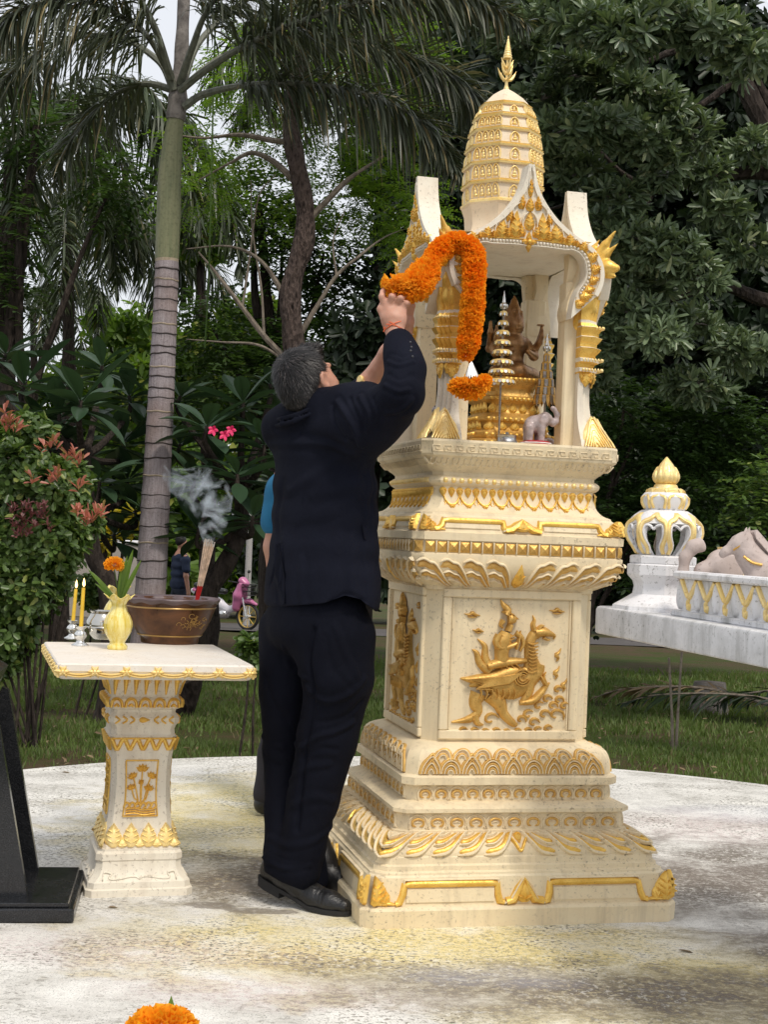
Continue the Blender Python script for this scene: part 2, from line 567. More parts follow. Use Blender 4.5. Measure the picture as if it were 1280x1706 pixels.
def mk_concrete():
    m = NT('painted_concrete', .7, spec=.3)
    p = m.pos(); x, y, z = m.sep(p)
    flat = m.map(p, (1, 1.35, 1))
    big = m.noise(.9, 5, .62, .5, vec=flat); mid = m.noise(3.6, 6, .66, .4, vec=flat); fin = m.noise(34, 8, .80, .3, vec=flat); gr = m.noise(190, 3, .7, vec=flat)
    c = m.mix(m.ramp(m.math('ADD', m.math('MULTIPLY', mid, .5), m.math('MULTIPLY', fin, .5)), [(.42, 0), (.56, 1)]), (.62, .60, .555), (.88, .86, .81))
    # yellow lichen-tinted paint patches
    def spot(cx, cy, rx, ry, soft=1.0):
        a = m.math('DIVIDE', m.math('SUBTRACT', x, cx), rx); b = m.math('DIVIDE', m.math('SUBTRACT', y, cy), ry)
        d = m.math('ADD', m.math('MULTIPLY', a, a), m.math('MULTIPLY', b, b))
        d = m.math('ADD', d, m.math('MULTIPLY', m.math('SUBTRACT', mid, .5), 2.6))
        return m.ramp(d, [(.0, 1), (min(.99, .95 * soft), 0)])
    ye = m.math('MAXIMUM', spot(-.35, 5.9, 1.0, 1.4), spot(.25, 4.15, 1.3, .55))
    ye = m.math('MAXIMUM', ye, spot(.95, 3.9, 1.0, .6))
    c = m.mix(m.math('MULTIPLY', ye, m.ramp(fin, [(.36, .45), (.52, 1)])), c, (.84, .70, .30))
    pk = m.math('MAXIMUM', spot(-.75, 4.05, .9, .22), spot(-.2, 3.75, .6, .18))
    pk = m.math('MAXIMUM', pk, spot(1.5, 6.1, .6, .5))
    c = m.mix(m.math('MULTIPLY', pk, m.ramp(fin, [(.44, .05), (.55, .6)])), c, (.60, .42, .42))
    # dark mould, grey wear and damp patches
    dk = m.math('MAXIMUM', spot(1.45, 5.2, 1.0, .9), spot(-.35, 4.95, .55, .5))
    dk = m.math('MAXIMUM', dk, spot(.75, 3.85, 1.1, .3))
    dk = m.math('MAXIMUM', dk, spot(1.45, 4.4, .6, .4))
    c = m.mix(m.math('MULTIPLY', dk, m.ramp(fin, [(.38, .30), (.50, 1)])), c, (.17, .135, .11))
    wet = m.math('MAXIMUM', spot(-.50, 4.56, .09, .05), spot(-.27, 4.82, .24, .09))
    wet = m.math('MAXIMUM', wet, spot(-.33, 4.52, .16, .04))
    c = m.mix(m.ramp(wet, [(.25, 0), (.40, .75)]), c, (.27, .23, .19))
    c = m.mix(m.ramp(big, [(.50, 0), (.70, .5)]), c, (.46, .44, .41))
    c = m.mix(m.math('MULTIPLY', m.ramp(fin, [(.51, 0), (.58, 1)]), m.ramp(mid, [(.40, .85), (.56, .12)])), c, (.30, .28, .24))
    sp = m.math('MULTIPLY', m.ramp(gr, [(.56, 0), (.62, 1)]), m.ramp(fin, [(.42, .15), (.55, .95)]))
    c = m.mix(sp, c, (.10, .095, .085))
    n1 = m.noise(62, 3, .6, vec=flat); n2 = m.noise(44, 4, .7, .2, vec=m.map(p, (1, .8, 1), (7, 3, 0))); reg = m.noise(2.4, 3, .6, .3, vec=m.map(p, (1, 1, 1), (3, 9, 0)))
    c = m.mix(m.math('MULTIPLY', m.ramp(n2, [(.55, 0), (.59, 1)]), m.ramp(reg, [(.40, .12), (.62, .55)])), c, (.88, .86, .80))
    c = m.mix(m.math('MULTIPLY', m.ramp(n1, [(.555, 0), (.585, 1)]), m.ramp(reg, [(.42, .10), (.60, .95)])), c, (.17, .15, .115))
    c = m.mix(m.math('MULTIPLY', m.math('MAXIMUM', spot(.35, 3.95, .35, .12), spot(1.9, 6.5, .8, .25)), .22), c, (.50, .52, .64))
    m.base(c)
    m.rough(m.math('SUBTRACT', m.ramp(fin, [(.3, .6), (.7, .85)]), m.math('MULTIPLY', m.ramp(wet, [(.25, 0), (.40, 1)]), .3)))
    m.bump(m.math('ADD', fin, m.math('MULTIPLY', gr, .6)), .5, .006)
    return m.m


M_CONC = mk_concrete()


def mk_soil():
    m = NT('lawn_soil', .95, spec=.1)
    p = m.pos(); a = m.noise(.55, 5, .6, .6, vec=p); b = m.noise(6, 6, .7, vec=p); c_ = m.noise(60, 4, .7, vec=p)
    c = m.mix(m.ramp(a, [(.40, 0), (.58, 1)]), (.052, .075, .018), (.095, .062, .040))
    c = m.mix(m.ramp(b, [(.45, 0), (.65, .7)]), c, (.045, .070, .016))
    c = m.mix(m.ramp(c_, [(.5, 0), (.7, .6)]), c, (.03, .026, .014))
    m.base(c).bump(m.math('ADD', b, c_), .8, .02)
    return m.m


M_SOIL = mk_soil()
M_PATH = plain('asphalt_path', (.085, .075, .070), .85, 0, .25, 3, .4)


def mk_leaf(name, c1, c2, c3=None, rough=.42, trans=.22, spec=.5, thr=.86, tcol=None):
    m = NT(name, rough, 0, spec)
    r = m.isl()
    pn = m.noise(1.1, 3, vec=m.pos())
    c = m.mix(m.ramp(r, [(0, 0), (1, 1)]), c1, c2)
    c = m.mix(m.ramp(pn, [(.38, 0), (.66, .55)]), c, tuple(x * 1.5 for x in c2))
    if c3: c = m.mix(m.ramp(r, [(thr, 0), (min(1, thr + .03), 1)]), c, c3)
    m.base(c)
    tr = m.t.nodes.new('ShaderNodeBsdfTranslucent')
    tcm = m.mix(.5, c, tcol or (c2[0] * 2.2, c2[1] * 2.4, c2[2] * .8))
    m.l(tcm, tr.inputs[0])
    mx = m.t.nodes.new('ShaderNodeMixShader'); mx.inputs[0].default_value = trans
    m.l(m.b.outputs[0], mx.inputs[1]); m.l(tr.outputs[0], mx.inputs[2]); m.l(mx.outputs[0], m.out.inputs[0])
    return m.m


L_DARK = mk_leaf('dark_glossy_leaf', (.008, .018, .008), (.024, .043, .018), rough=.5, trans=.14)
L_SPAT = mk_leaf('spatulate_leaf', (.054, .088, .046), (.155, .205, .11), (.30, .34, .18), rough=.36, trans=.16, thr=.93)
L_MID = mk_leaf('mid_green_leaf', (.022, .048, .014), (.055, .10, .026), rough=.45, trans=.3)
L_LIGHT = mk_leaf('light_green_leaf', (.05, .10, .014), (.12, .20, .03), (.28, .30, .05), rough=.5, trans=.45, thr=.9)
L_PALM = mk_leaf('palm_leaflet', (.030, .042, .026), (.082, .094, .058), (.26, .21, .10), rough=.40, trans=.15, thr=.86)
L_PALM2 = mk_leaf('palm_leaflet_far', (.020, .034, .014), (.050, .070, .026), (.12, .11, .03), rough=.45, trans=.2, thr=.9)
L_PLUM = mk_leaf('plumeria_leaf', (.014, .036, .018), (.038, .072, .036), rough=.34, trans=.14)
L_BUSH = mk_leaf('hedge_leaf', (.042, .080, .020), (.11, .175, .045), (.26, .30, .08), rough=.38, trans=.25, thr=.9)
L_RED = mk_leaf('red_shoot_leaf', (.36, .11, .08), (.50, .20, .14), (.24, .20, .06), rough=.4, trans=.3, tcol=(.7, .2, .1))
L_MAROON = mk_leaf('maroon_leaf', (.10, .03, .035), (.20, .075, .07), rough=.4, trans=.2, tcol=(.3, .08, .08))
L_YEL = mk_leaf('yellow_leaf', (.45, .36, .03), (.62, .52, .05), rough=.45, trans=.3)
L_GRASS = mk_leaf('grass_blade', (.060, .095, .020), (.115, .165, .038), (.19, .15, .08), rough=.6, trans=.3, thr=.88)
L_DRY = mk_leaf('dry_leaf', (.12, .08, .045), (.22, .16, .09), rough=.8, trans=.1)


def mk_bark(name, c1, c2, sc=(9, 9, 2.2), rough=.9, st=.9, thr=(.4, .6)):
    m = NT(name, rough, spec=.2)
    v = m.map(m.pos(), sc)
    n = m.noise(3, 6, .7, .5, vec=v); w = m.vor(4, vec=v); f = m.noise(50, 3, vec=m.pos())
    c = m.mix(m.ramp(m.math('ADD', n, m.math('MULTIPLY', w, .3)), [(thr[0], 0), (thr[1] + .15, 1)]), c1, c2)
    c = m.mix(m.ramp(f, [(.5, 0), (.75, .5)]), c, tuple(x * .5 for x in c1))
    m.base(c).bump(m.math('ADD', n, w), st, .03)
    return m.m


M_BARK = mk_bark('rough_bark', (.016, .011, .010), (.13, .095, .082), (13, 13, 4), .9, 1.0, (.42, .5))
M_BARKD = mk_bark('dark_bark', (.018, .014, .012), (.06, .046, .038))
M_BARKG = mk_bark('grey_bark', (.10, .09, .085), (.25, .225, .205), (4, 4, 3), .85, .4)
M_TWIG = mk_bark('pale_twig', (.12, .095, .075), (.27, .225, .18), (6, 6, 3), .8, .3)


def mk_palmtrunk():
    m = NT('ringed_palm_trunk', .85, spec=.2)
    v = m.map(m.pos(), (14, 14, 1.6)); n = m.noise(4, 6, .7, .4, vec=v); g = m.noise(2.2, 4, vec=m.pos()); f = m.noise(70, 4, .7, vec=m.pos())
    c = m.mix(m.ramp(n, [(.3, 0), (.7, 1)]), (.22, .18, .185), (.40, .355, .365))
    c = m.mix(m.ramp(g, [(.45, 0), (.65, .5)]), c, (.27, .18, .14))
    c = m.mix(m.ramp(f, [(.55, 0), (.72, .5)]), c, (.08, .065, .06))
    m.base(c).bump(m.math('ADD', n, f), .5, .012)
    return m.m


M_PTRUNK = mk_palmtrunk()
M_RINGSCAR = plain('leaf_scar', (.062, .048, .044), .9)
M_SHAFT = mk_bark('crownshaft', (.155, .175, .095), (.235, .235, .135), (12, 12, .8), .5, .15)
M_SHAFTB = mk_bark('pale_shaft_base', (.36, .27, .19), (.46, .38, .28), (8, 8, 2), .6, .15)
M_RACHIS = mk_bark('frond_stalk', (.10, .11, .085), (.19, .195, .155), (8, 8, 2), .5, .15)


def mk_suit(name, c, c2):
    m = NT(name, .85, spec=.10)
    p = m.pos()
    w = m.noise(5, 4, .6, vec=p); th = m.noise(900, 2, vec=m.map(p, (1, 1, .25)))
    m.base(m.mix(m.ramp(w, [(.3, 0), (.7, 1)]), c, c2))
    m.b.inputs['Sheen Weight'].default_value = .0; m.b.inputs['Sheen Roughness'].default_value = .5
    m.b.inputs['Sheen Tint'].default_value = (.5, .55, .8, 1)
    m.bump(m.math('ADD', m.math('MULTIPLY', m.noise(16, 6, .6, 1.6, vec=m.map(p, (1, 1, .55))), 1.0), m.math('MULTIPLY', th, .15)), .55, .008)
    return m.m


M_SUIT = mk_suit('navy_suit_cloth', (.0050, .0058, .0115), (.0092, .0106, .0196))
M_TROU = mk_suit('navy_trouser_cloth', (.0028, .0033, .0070), (.0052, .0061, .0120))
M_SHOE = plain('black_leather', (.010, .010, .011), .32, 0, .3, 60, .5)
M_BTN = plain('button', (.03, .03, .035), .35)


def mk_skin(name, c, c2):
    m = NT(name, .48, spec=.4)
    n = m.noise(14, 5, .6, vec=m.pos()); f = m.noise(240, 3, vec=m.pos())
    m.base(m.mix(m.ramp(n, [(.3, 0), (.7, 1)]), c, c2)).bump(m.math('ADD', f, n), .3, .002)
    m.b.inputs['Subsurface Weight'].default_value = .12
    m.b.inputs['Subsurface Radius'].default_value = (.012, .004, .002)
    return m.m


M_SKIN = mk_skin('skin', (.50, .255, .175), (.62, .34, .25))
M_HAIR = mk_leaf('hair', (.007, .006, .006), (.014, .012, .012), (.10, .085, .082), rough=.5, trans=0.0, thr=.88)
M_HAIRC = plain('scalp_hair', (.012, .010, .010), .6, 0, .3, 60)
M_BLUE = plain('blue_cotton', (.012, .15, .30), .8, 0, .1, 20)
M_DARKC = plain('dark_cotton', (.018, .016, .022), .85)
M_DENIM = plain('denim', (.022, .03, .055), .85)


def mk_marigold(name, c1, c2, c3):
    m = NT(name, .65, spec=.2)
    r = m.isl(); n = m.noise(16, 3, vec=m.pos())
    c = m.mix(r, c1, c2); c = m.mix(m.ramp(n, [(.45, 0), (.62, .8)]), c, c3)
    m.base(c)
    tr = m.t.nodes.new('ShaderNodeBsdfTranslucent'); m.l(c, tr.inputs[0])
    mx = m.t.nodes.new('ShaderNodeMixShader'); mx.inputs[0].default_value = .42
    m.l(m.b.outputs[0], mx.inputs[1]); m.l(tr.outputs[0], mx.inputs[2]); m.l(mx.outputs[0], m.out.inputs[0])
    return m.m


M_MARI = mk_marigold('marigold_orange', (1.0, .30, .008), (1.0, .44, .018), (1.0, .52, .03))
M_MARIY = mk_marigold('marigold_yellow_orange', (1.0, .38, .015), (1.0, .50, .02), (1.0, .55, .05))
M_RED = plain('red_paint', (.42, .02, .03), .45)
M_BLACKG = NT('black_granite', .12, spec=.5)
_g = M_BLACKG.noise(300, 3, vec=M_BLACKG.pos()); _h = M_BLACKG.noise(5, 5, .7, .5, vec=M_BLACKG.pos())
M_BLACKG.base(M_BLACKG.mix(M_BLACKG.ramp(_g, [(.5, 0), (.75, .8)]), (.011, .012, .014), (.05, .05, .055)))
M_BLACKG.rough(M_BLACKG.ramp(_h, [(.35, .10), (.7, .38)]))
M_BLACKG = M_BLACKG.m
M_GRANEDGE = plain('grey_granite_edge', (.20, .21, .22), .5, 0, .3, 120)
M_BLACK = plain('black_plastic', (.012, .012, .012), .4)
M_RUBBER = plain('rubber', (.014, .014, .015), .8)

# ================================================================== GROUND
def slab():
    cx, cy, R = .42, 4.75, 3.0
    g = G(); n = 96
    a = np.arange(n) / n * 2 * math.pi
    wob = 1 + .002 * np.sin(a * 7)
    ring = lambda r, z: np.stack([cx + r * wob * np.cos(a), cy + r * wob * np.sin(a), np.full(n, z)], 1)
    g.loft([ring(R, -.12), ring(R, -.012), ring(R - .012, 0), ring(R - .075, 0), ring(R - .077, -.010), ring(R - .089, -.010), ring(R - .091, 0)], cap0=False, cap1=True)
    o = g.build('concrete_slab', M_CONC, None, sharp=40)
    return tag(o, kind='structure')


slab()
# lawn as one sheet to the horizon
xs_ = np.concatenate([np.linspace(-300, -14, 14), np.linspace(-12, 12, 49), np.linspace(14, 300, 14)])
ys_ = np.concatenate([np.linspace(-60, 0, 8), np.linspace(1, 40, 60), np.linspace(45, 400, 24)])
X, Y = np.meshgrid(xs_, ys_, indexing='ij')
Z = np.where(Y < 60, ground_z(Y), ground_z(60.0)) - 0.0
Z = Z + .02 * np.sin(X * 1.3 + Y * .7) * np.clip((Y - 9) / 6, 0, 1)
V = np.stack([X, Y, Z], -1).reshape(-1, 3)
ny = len(ys_); I = np.arange(len(xs_) - 1)[:, None] * ny + np.arange(ny - 1)[None, :]
Fq = np.stack([I, I + ny, I + ny + 1, I + 1], -1).reshape(-1, 4)
tag(link('lawn', mesh('lawn', V, Fq, M_SOIL)), kind='structure')
# asphalt path across the back
g = G()
rows = []
for x in np.linspace(-40, 40, 60):
    y0 = 29 + .3 * math.sin(x * .2)
    rows.append([(x, y0, float(ground_z(y0)) + .03), (x, y0 + 5.5, float(ground_z(y0 + 5.5)) + .03)])
g.loft(rows, closed=False, cap0=False, cap1=False)
tag(g.build('path', M_PATH), kind='structure')

# ================================================================== SPIRIT HOUSE
S_C = np.array([0.366, 4.980, 0.0]); S_RZ = math.radians(13.57)


def sw(lx, ly, z):
    """shrine-local to world"""
    return S_C + rotz(np.array([lx, ly, z]), S_RZ)


shrine = empty('spirit_house', S_C, S_RZ, 'tall cream and gold spirit house on a stepped carved pedestal with a tiered spire', 'spirit house')


def chring(w, c, z, n=22, wob=0.0012):
    """ring of a chamfered square, subdivided so the cast cement can be uneven"""
    pts = []
    cor = [(w - c, -w), (w, -w + c), (w, w - c), (w - c, w), (-w + c, w), (-w, w - c), (-w, -w + c), (-w + c, -w)]
    cor = [cor[-1]] + cor[:-1]
    for i in range(8):
        a = np.array(cor[i]); b = np.array(cor[(i + 1) % 8]); k = n if i % 2 == 0 else 2
        for j in range(k):
            pts.append(a + (b - a) * j / k)
    p = np.array(pts); p = np.column_stack([p, np.full(len(p), z)])
    d = vnoise(p, 23) * wob + vnoise(p, 60, 3) * wob * .5
    r = p[:, :2] / np.linalg.norm(p[:, :2], axis=1)[:, None]
    p[:, :2] += r * d[:, None]
    p[:, 2] += vnoise(p, 17, 5) * wob * .6
    return p


def moulding(name, prof, c=0.035, mat=None, parent=None, cap0=True, cap1=True):
    g = G()
    cc = c if callable(c) else (lambda w: c)
    g.loft([chring(w, cc(w), z) for w, z in prof], cap0=cap0, cap1=cap1)
    return g.build(name, mat or M_CREAM, parent or shrine, sharp=28)


def curve(prof, n):
    return [tuple(q) for q in smoothpath(prof, n)]


CH = lambda w: 0.030 + 0.03 * max(0, (w - .28)) 

# --- pedestal mouldings, each tier a part
moulding('plinth', [(.518, 0), (.519, .052), (.514, .060), (.505, .064)], CH)
moulding('panel_tier', [(.502, .062), (.496, .10), (.489, .146), (.483, .152), (.482, .158), (.470, .162), (.469, .176), (.461, .181), (.459, .200), (.455, .204)], CH)
LOT = curve([(.455, .202), (.4535, .216), (.441, .236), (.418, .252), (.394, .263)], 9)
moulding('lotus_moulding', LOT, CH)
moulding('cloud_tier', [(.394, .262), (.394, .268), (.383, .270), (.3815, .318), (.384, .322), (.396, .325), (.396, .337), (.386, .342), (.362, .352), (.347, .355)], CH)
moulding('cloud_tier', [(.347, .353), (.346, .400), (.350, .404), (.364, .407), (.364, .430), (.358, .434), (.349, .437)], CH)
ARC = curve([(.349, .436), (.3475, .465), (.344, .49), (.334, .51), (.312, .524), (.283, .533)], 10)
moulding('scale_moulding', ARC, CH)
UND = curve([(.288, 1.034), (.300, 1.041), (.325, 1.056), (.348, 1.082), (.358, 1.11), (.360, 1.132)], 9)
moulding('underside_moulding', [(.281, 1.02), (.287, 1.022), (.288, 1.034)] + UND[1:], CH)
moulding('stud_tier', [(.360, 1.131), (.360, 1.138), (.353, 1.141), (.353, 1.181), (.360, 1.183), (.361, 1.207), (.352, 1.211)], CH)
moulding('panel_tier', [(.352, 1.210), (.346, 1.232), (.336, 1.258), (.328, 1.264), (.326, 1.270), (.318, 1.274)], CH)
CAV = curve([(.318, 1.273), (.303, 1.283), (.289, 1.302), (.281, 1.328), (.280, 1.356)], 10)
moulding('waist_moulding', CAV + [(.286, 1.360), (.292, 1.366), (.2945, 1.374), (.292, 1.383), (.286, 1.389), (.281, 1.391), (.281, 1.403)], CH)
moulding('cornice', curve([(.283, 1.402), (.288, 1.408), (.300, 1.418), (.314, 1.434), (.328, 1.449)], 8) + [(.333, 1.452), (.336, 1.458), (.336, 1.494), (.337, 1.497), (.335, 1.505)], CH)

# --- shaft with chamfered corner strips and sunk panels
g = G()
g.loft([chring(.2805, .044, z, 14) for z in (.528, .60, .70, .82, .95, 1.03)], cap0=False, cap1=False)
shaft = g.build('shaft', M_CREAM, shrine, sharp=28)


def face_link(name, me, k, parent=None):
    return link(name, me, parent or shrine, rot=(0, 0, k * math.pi / 2))


def flatmap(d, slope=0.0, z0=0.0):
    """carving surface on the front face: plane y = -d (leaning in by slope per metre)"""
    return lambda u, v, h: (u, -(d - slope * (v - z0)) - h, v)


def profmap(prof):
    pr = np.array(prof); seg = np.linalg.norm(np.diff(pr, axis=0), axis=1); cum = np.r_[0, np.cumsum(seg)]
    T = np.gradient(pr, cum, axis=0); Nn = np.stack([T[:, 1], -T[:, 0]], 1); Nn /= np.linalg.norm(Nn, axis=1)[:, None]
    if pr[-1, 1] < pr[0, 1]: Nn = -Nn
    w0 = pr[0, 0]
    def M(u, v, h):
        v = min(max(v, 0), cum[-1])
        w = np.interp(v, cum, pr[:, 0]); z = np.interp(v, cum, pr[:, 1])
        n0 = np.interp(v, cum, Nn[:, 0]); n1 = np.interp(v, cum, Nn[:, 1])
        return (u * w / w0, -(w + n0 * h), z + n1 * h)
    return M, cum[-1]


def frame_ring(g, x0, x1, z0, z1, t, d, h, mi=0):
    """rectangular raised moulding on plane y=-d"""
    for (a, b, c_, e) in ((x0, x1, z0, z0 + t), (x0, x1, z1 - t, z1), (x0, x0 + t, z0 + t, z1 - t), (x1 - t, x1, z0 + t, z1 - t)):
        g.box(((a + b) / 2, -d - h / 2 + .002, (c_ + e) / 2), (b - a, h + .004, e - c_), mi, bev=min(t, h) * .3)


# panel frames on the four sides of the shaft
g = G(); frame_ring(g, -.237, .237, .540, 1.028, .030, .2805, .012); frame_ring(g, -.205, .205, .565, 1.004, .006, .2805, .006)
me_pf = g.mesh('panel_frame', M_CREAM, sharp=35)
for k in range(4): face_link('panel_frame', me_pf, k)

# --- the carved rider on a crested swan, gold on cream (pixel sketch of the panel scaled to metres)
ZX = lambda x, y: ((x - 690) / 2.56 * .001965 * 1.045, 1.018 - (y - 262) / 2.56 * .00197 + 0.0)


def relief_rider():
    F = G(); M = flatmap(.2805)
    def st(pts, w, h=.010, n=14, taper=False):
        q = [ZX(*p) for p in pts]
        ww = [a / 2.56 * .00205 for a in w] if hasattr(w, '__len__') else w / 2.56 * .00205
        ribbon(F, q, ww, h, M, n=n, taper=taper)
    def up(dz): return lambda u, v, h: (u, -.2805 - h - dz, v)
    # swan: body, breast, neck, head
    st([(520, 660), (570, 640), (640, 650), (700, 655), (750, 630), (800, 590), (812, 560)], [10, 70, 110, 120, 115, 80, 60], .022, 20)
    st([(790, 600), (778, 540), (770, 490), (778, 450), (800, 430), (822, 425)], [95, 60, 48, 44, 52, 34], .020, 20)
    st([(790, 428), (830, 425), (858, 432), (876, 440), (872, 455)], [40, 44, 24, 14, 5], .022, 12)
    st([(826, 448), (846, 458), (858, 456)], [14, 10, 4], .016, 8)
    st([(788, 420), (780, 395), (786, 375), (778, 355)], [26, 22, 14, 3], .018, 10)
    st([(800, 415), (815, 400), (830, 398)], [18, 14, 4], .018, 8)
    # breast pendant leg, lifted foot
    st([(775, 640), (770, 690), (745, 728)], [60, 44, 24], .018, 12)
    st([(735, 728), (790, 718), (820, 690), (850, 650)], [22, 36, 34, 20], .020, 12)
    st([(850, 655), (826, 620), (812, 600)], [20, 16, 6], .016, 8)
    st([(848, 650), (836, 615), (845, 595)], [16, 12, 4], .016, 8)
    st([(852, 650), (862, 640)], [14, 4], .016, 6)
    # hind legs
    st([(560, 690), (548, 730), (560, 770), (520, 800), (450, 812)], [75, 60, 40, 34, 8], .018, 16)
    st([(545, 780), (560, 815), (585, 822)], [34, 28, 6], .018, 8)
    st([(610, 690), (650, 730), (670, 775), (712, 815), (730, 820)], [80, 66, 44, 34, 14], .019, 16)
    # tail plumes
    st([(600, 600), (560, 560), (545, 520), (525, 505)], [40, 34, 24, 3], .015, 12)
    st([(610, 590), (582, 540), (578, 490), (545, 460)], [40, 36, 26, 3], .016, 12)
    # wing with feathers
    M2 = M
    st([(480, 628), (540, 632), (620, 625), (690, 600), (730, 595)], [6, 40, 64, 70, 50], .027, 16)
    for i in range(9):
        a = i / 8
        M = up(.022)
        st([(730 - 6 * i, 600 + 5 * i), (640 - 12 * i, 618 + 6 * i), (500 + 14 * i, 630 + 5 * i)], [14, 12, 3], .009, 8)
    # shoulder scroll
    for r_ in (34, 24, 14):
        M = up(.020)
        th = np.linspace(.3, 5.6, 12)
        st([(735 + r_ * math.cos(t), 618 + r_ * math.sin(t)) for t in th], [9] * 12, .011, 24)
    # scales on neck and ribs on the haunch
    for i in range(9):
        M = up(.016); y_ = 470 + i * 15
        st([(755 + i, y_), (775, y_ + 8), (800, y_)], [8, 9, 6], .008, 6)
    for i in range(7):
        M = up(.017); x_ = 560 + i * 24
        st([(x_, 668), (x_ + 6, 690), (x_ - 2, 712)], [9, 9, 5], .008, 6)
    # rider: legs on the saddle, torso, arms folded in prayer, head and crown
    M = up(.006)
    st([(590, 575), (640, 562), (700, 552), (755, 548)], [34, 44, 34, 18], .022, 12)
    st([(655, 560), (650, 520), (655, 470), (668, 430)], [64, 60, 78, 50], .024, 14)
    st([(672, 425), (682, 395)], [30, 26], .022, 6)
    st([(668, 372), (680, 372), (700, 374)], [44, 56, 34], .026, 8)
    st([(700, 368), (712, 372)], [14, 6], .024, 5)
    st([(660, 356), (668, 335), (648, 312), (636, 292)], [44, 34, 20, 4], .022, 10)
    st([(650, 380), (640, 398), (650, 412)], [24, 16, 6], .020, 8)
    M = up(.016)
    st([(630, 440), (620, 470), (640, 496), (690, 484), (712, 470)], [30, 30, 26, 22, 12], .014, 14)
    st([(700, 430), (728, 450), (735, 480), (722, 508)], [26, 22, 18, 10], .012, 12)
    st([(706, 500), (714, 460), (722, 420)], [12, 14, 4], .016, 8)
    for y_ in (440, 452): st([(640, y_), (668, y_ + 12), (696, y_)], [6, 8, 6], .010, 8)
    for i in range(5): st([(600 + 26 * i, 560), (616 + 26 * i, 572), (622 + 26 * i, 584)], [7, 6, 3], .008, 6)
    for i in range(4): st([(650 + 12 * i, 340 + 4 * i), (656 + 12 * i, 350 + 3 * i)], [8, 5], .012, 4)
    return F.mesh('gold_rider_relief', M_GOLDD, sharp=50)


def relief_clouds():
    """small clouds and the curling waves under the swan"""
    out = []
    M = flatmap(.2805)
    def piece(strokes):
        F = G()
        for pts, w in strokes:
            q = [ZX(*p) for p in pts]
            ribbon(F, q, [a / 2.56 * .00205 for a in w], .010, M, n=10, taper=False)
        out.append(F.mesh('gold_cloud_relief', M_GOLDD, sharp=50))
    for cx, cy, s in ((520, 360, 1), (883, 335, 1), (548, 427, .7)):
        piece([([(cx - 34 * s, cy - 4), (cx - 12 * s, cy), (cx, cy - 8 * s), (cx + 14 * s, cy), (cx + 34 * s, cy + 2)], [3, 12, 20 * s, 14, 3]),
               ([(cx - 20 * s, cy + 8 * s), (cx, cy + 10 * s), (cx + 20 * s, cy + 8 * s)], [3, 10, 3])])
    for cx, cy in ((893, 522), (890, 598), (925, 650)):
        piece([([(cx + 14, cy - 30), (cx + 6, cy - 12), (cx - 8, cy), (cx + 4, cy + 12), (cx - 4, cy + 28)], [3, 12, 20, 14, 4])])
    rr = random.Random(5)
    for cx, cy, s in ((615, 800, 1.35), (500, 850, .8), (548, 852, .8), (595, 856, .8), (640, 852, .8), (685, 856, .75), (730, 852, .8), (776, 850, .8), (820, 846, .8), (862, 838, .8),
                      (775, 778, 1), (745, 800, .9), (800, 812, 1), (845, 778, 1.1), (855, 712, .9), (900, 670, .8), (895, 780, 1.5), (905, 715, .9), (880, 740, .9), (820, 740, .9), (930, 740, .8)):
        r_ = 27 * s; a0 = rr.uniform(-.6, .8); sg = 1
        piece([([(cx + r_ * (1 - i / 9) * math.cos(a0 + sg * i * .75), cy - r_ * (1 - i / 9) * .85 * math.sin(a0 + sg * i * .75)) for i in range(8)], [5, 12, 14, 14, 13, 11, 10, 8])])
    return out


me_r = relief_rider(); cl = relief_clouds()
for k in (0, 1, 3):
    a = face_link('gold_rider_relief', me_r, k)
    for c_ in cl: face_link('gold_cloud_relief', c_, k)

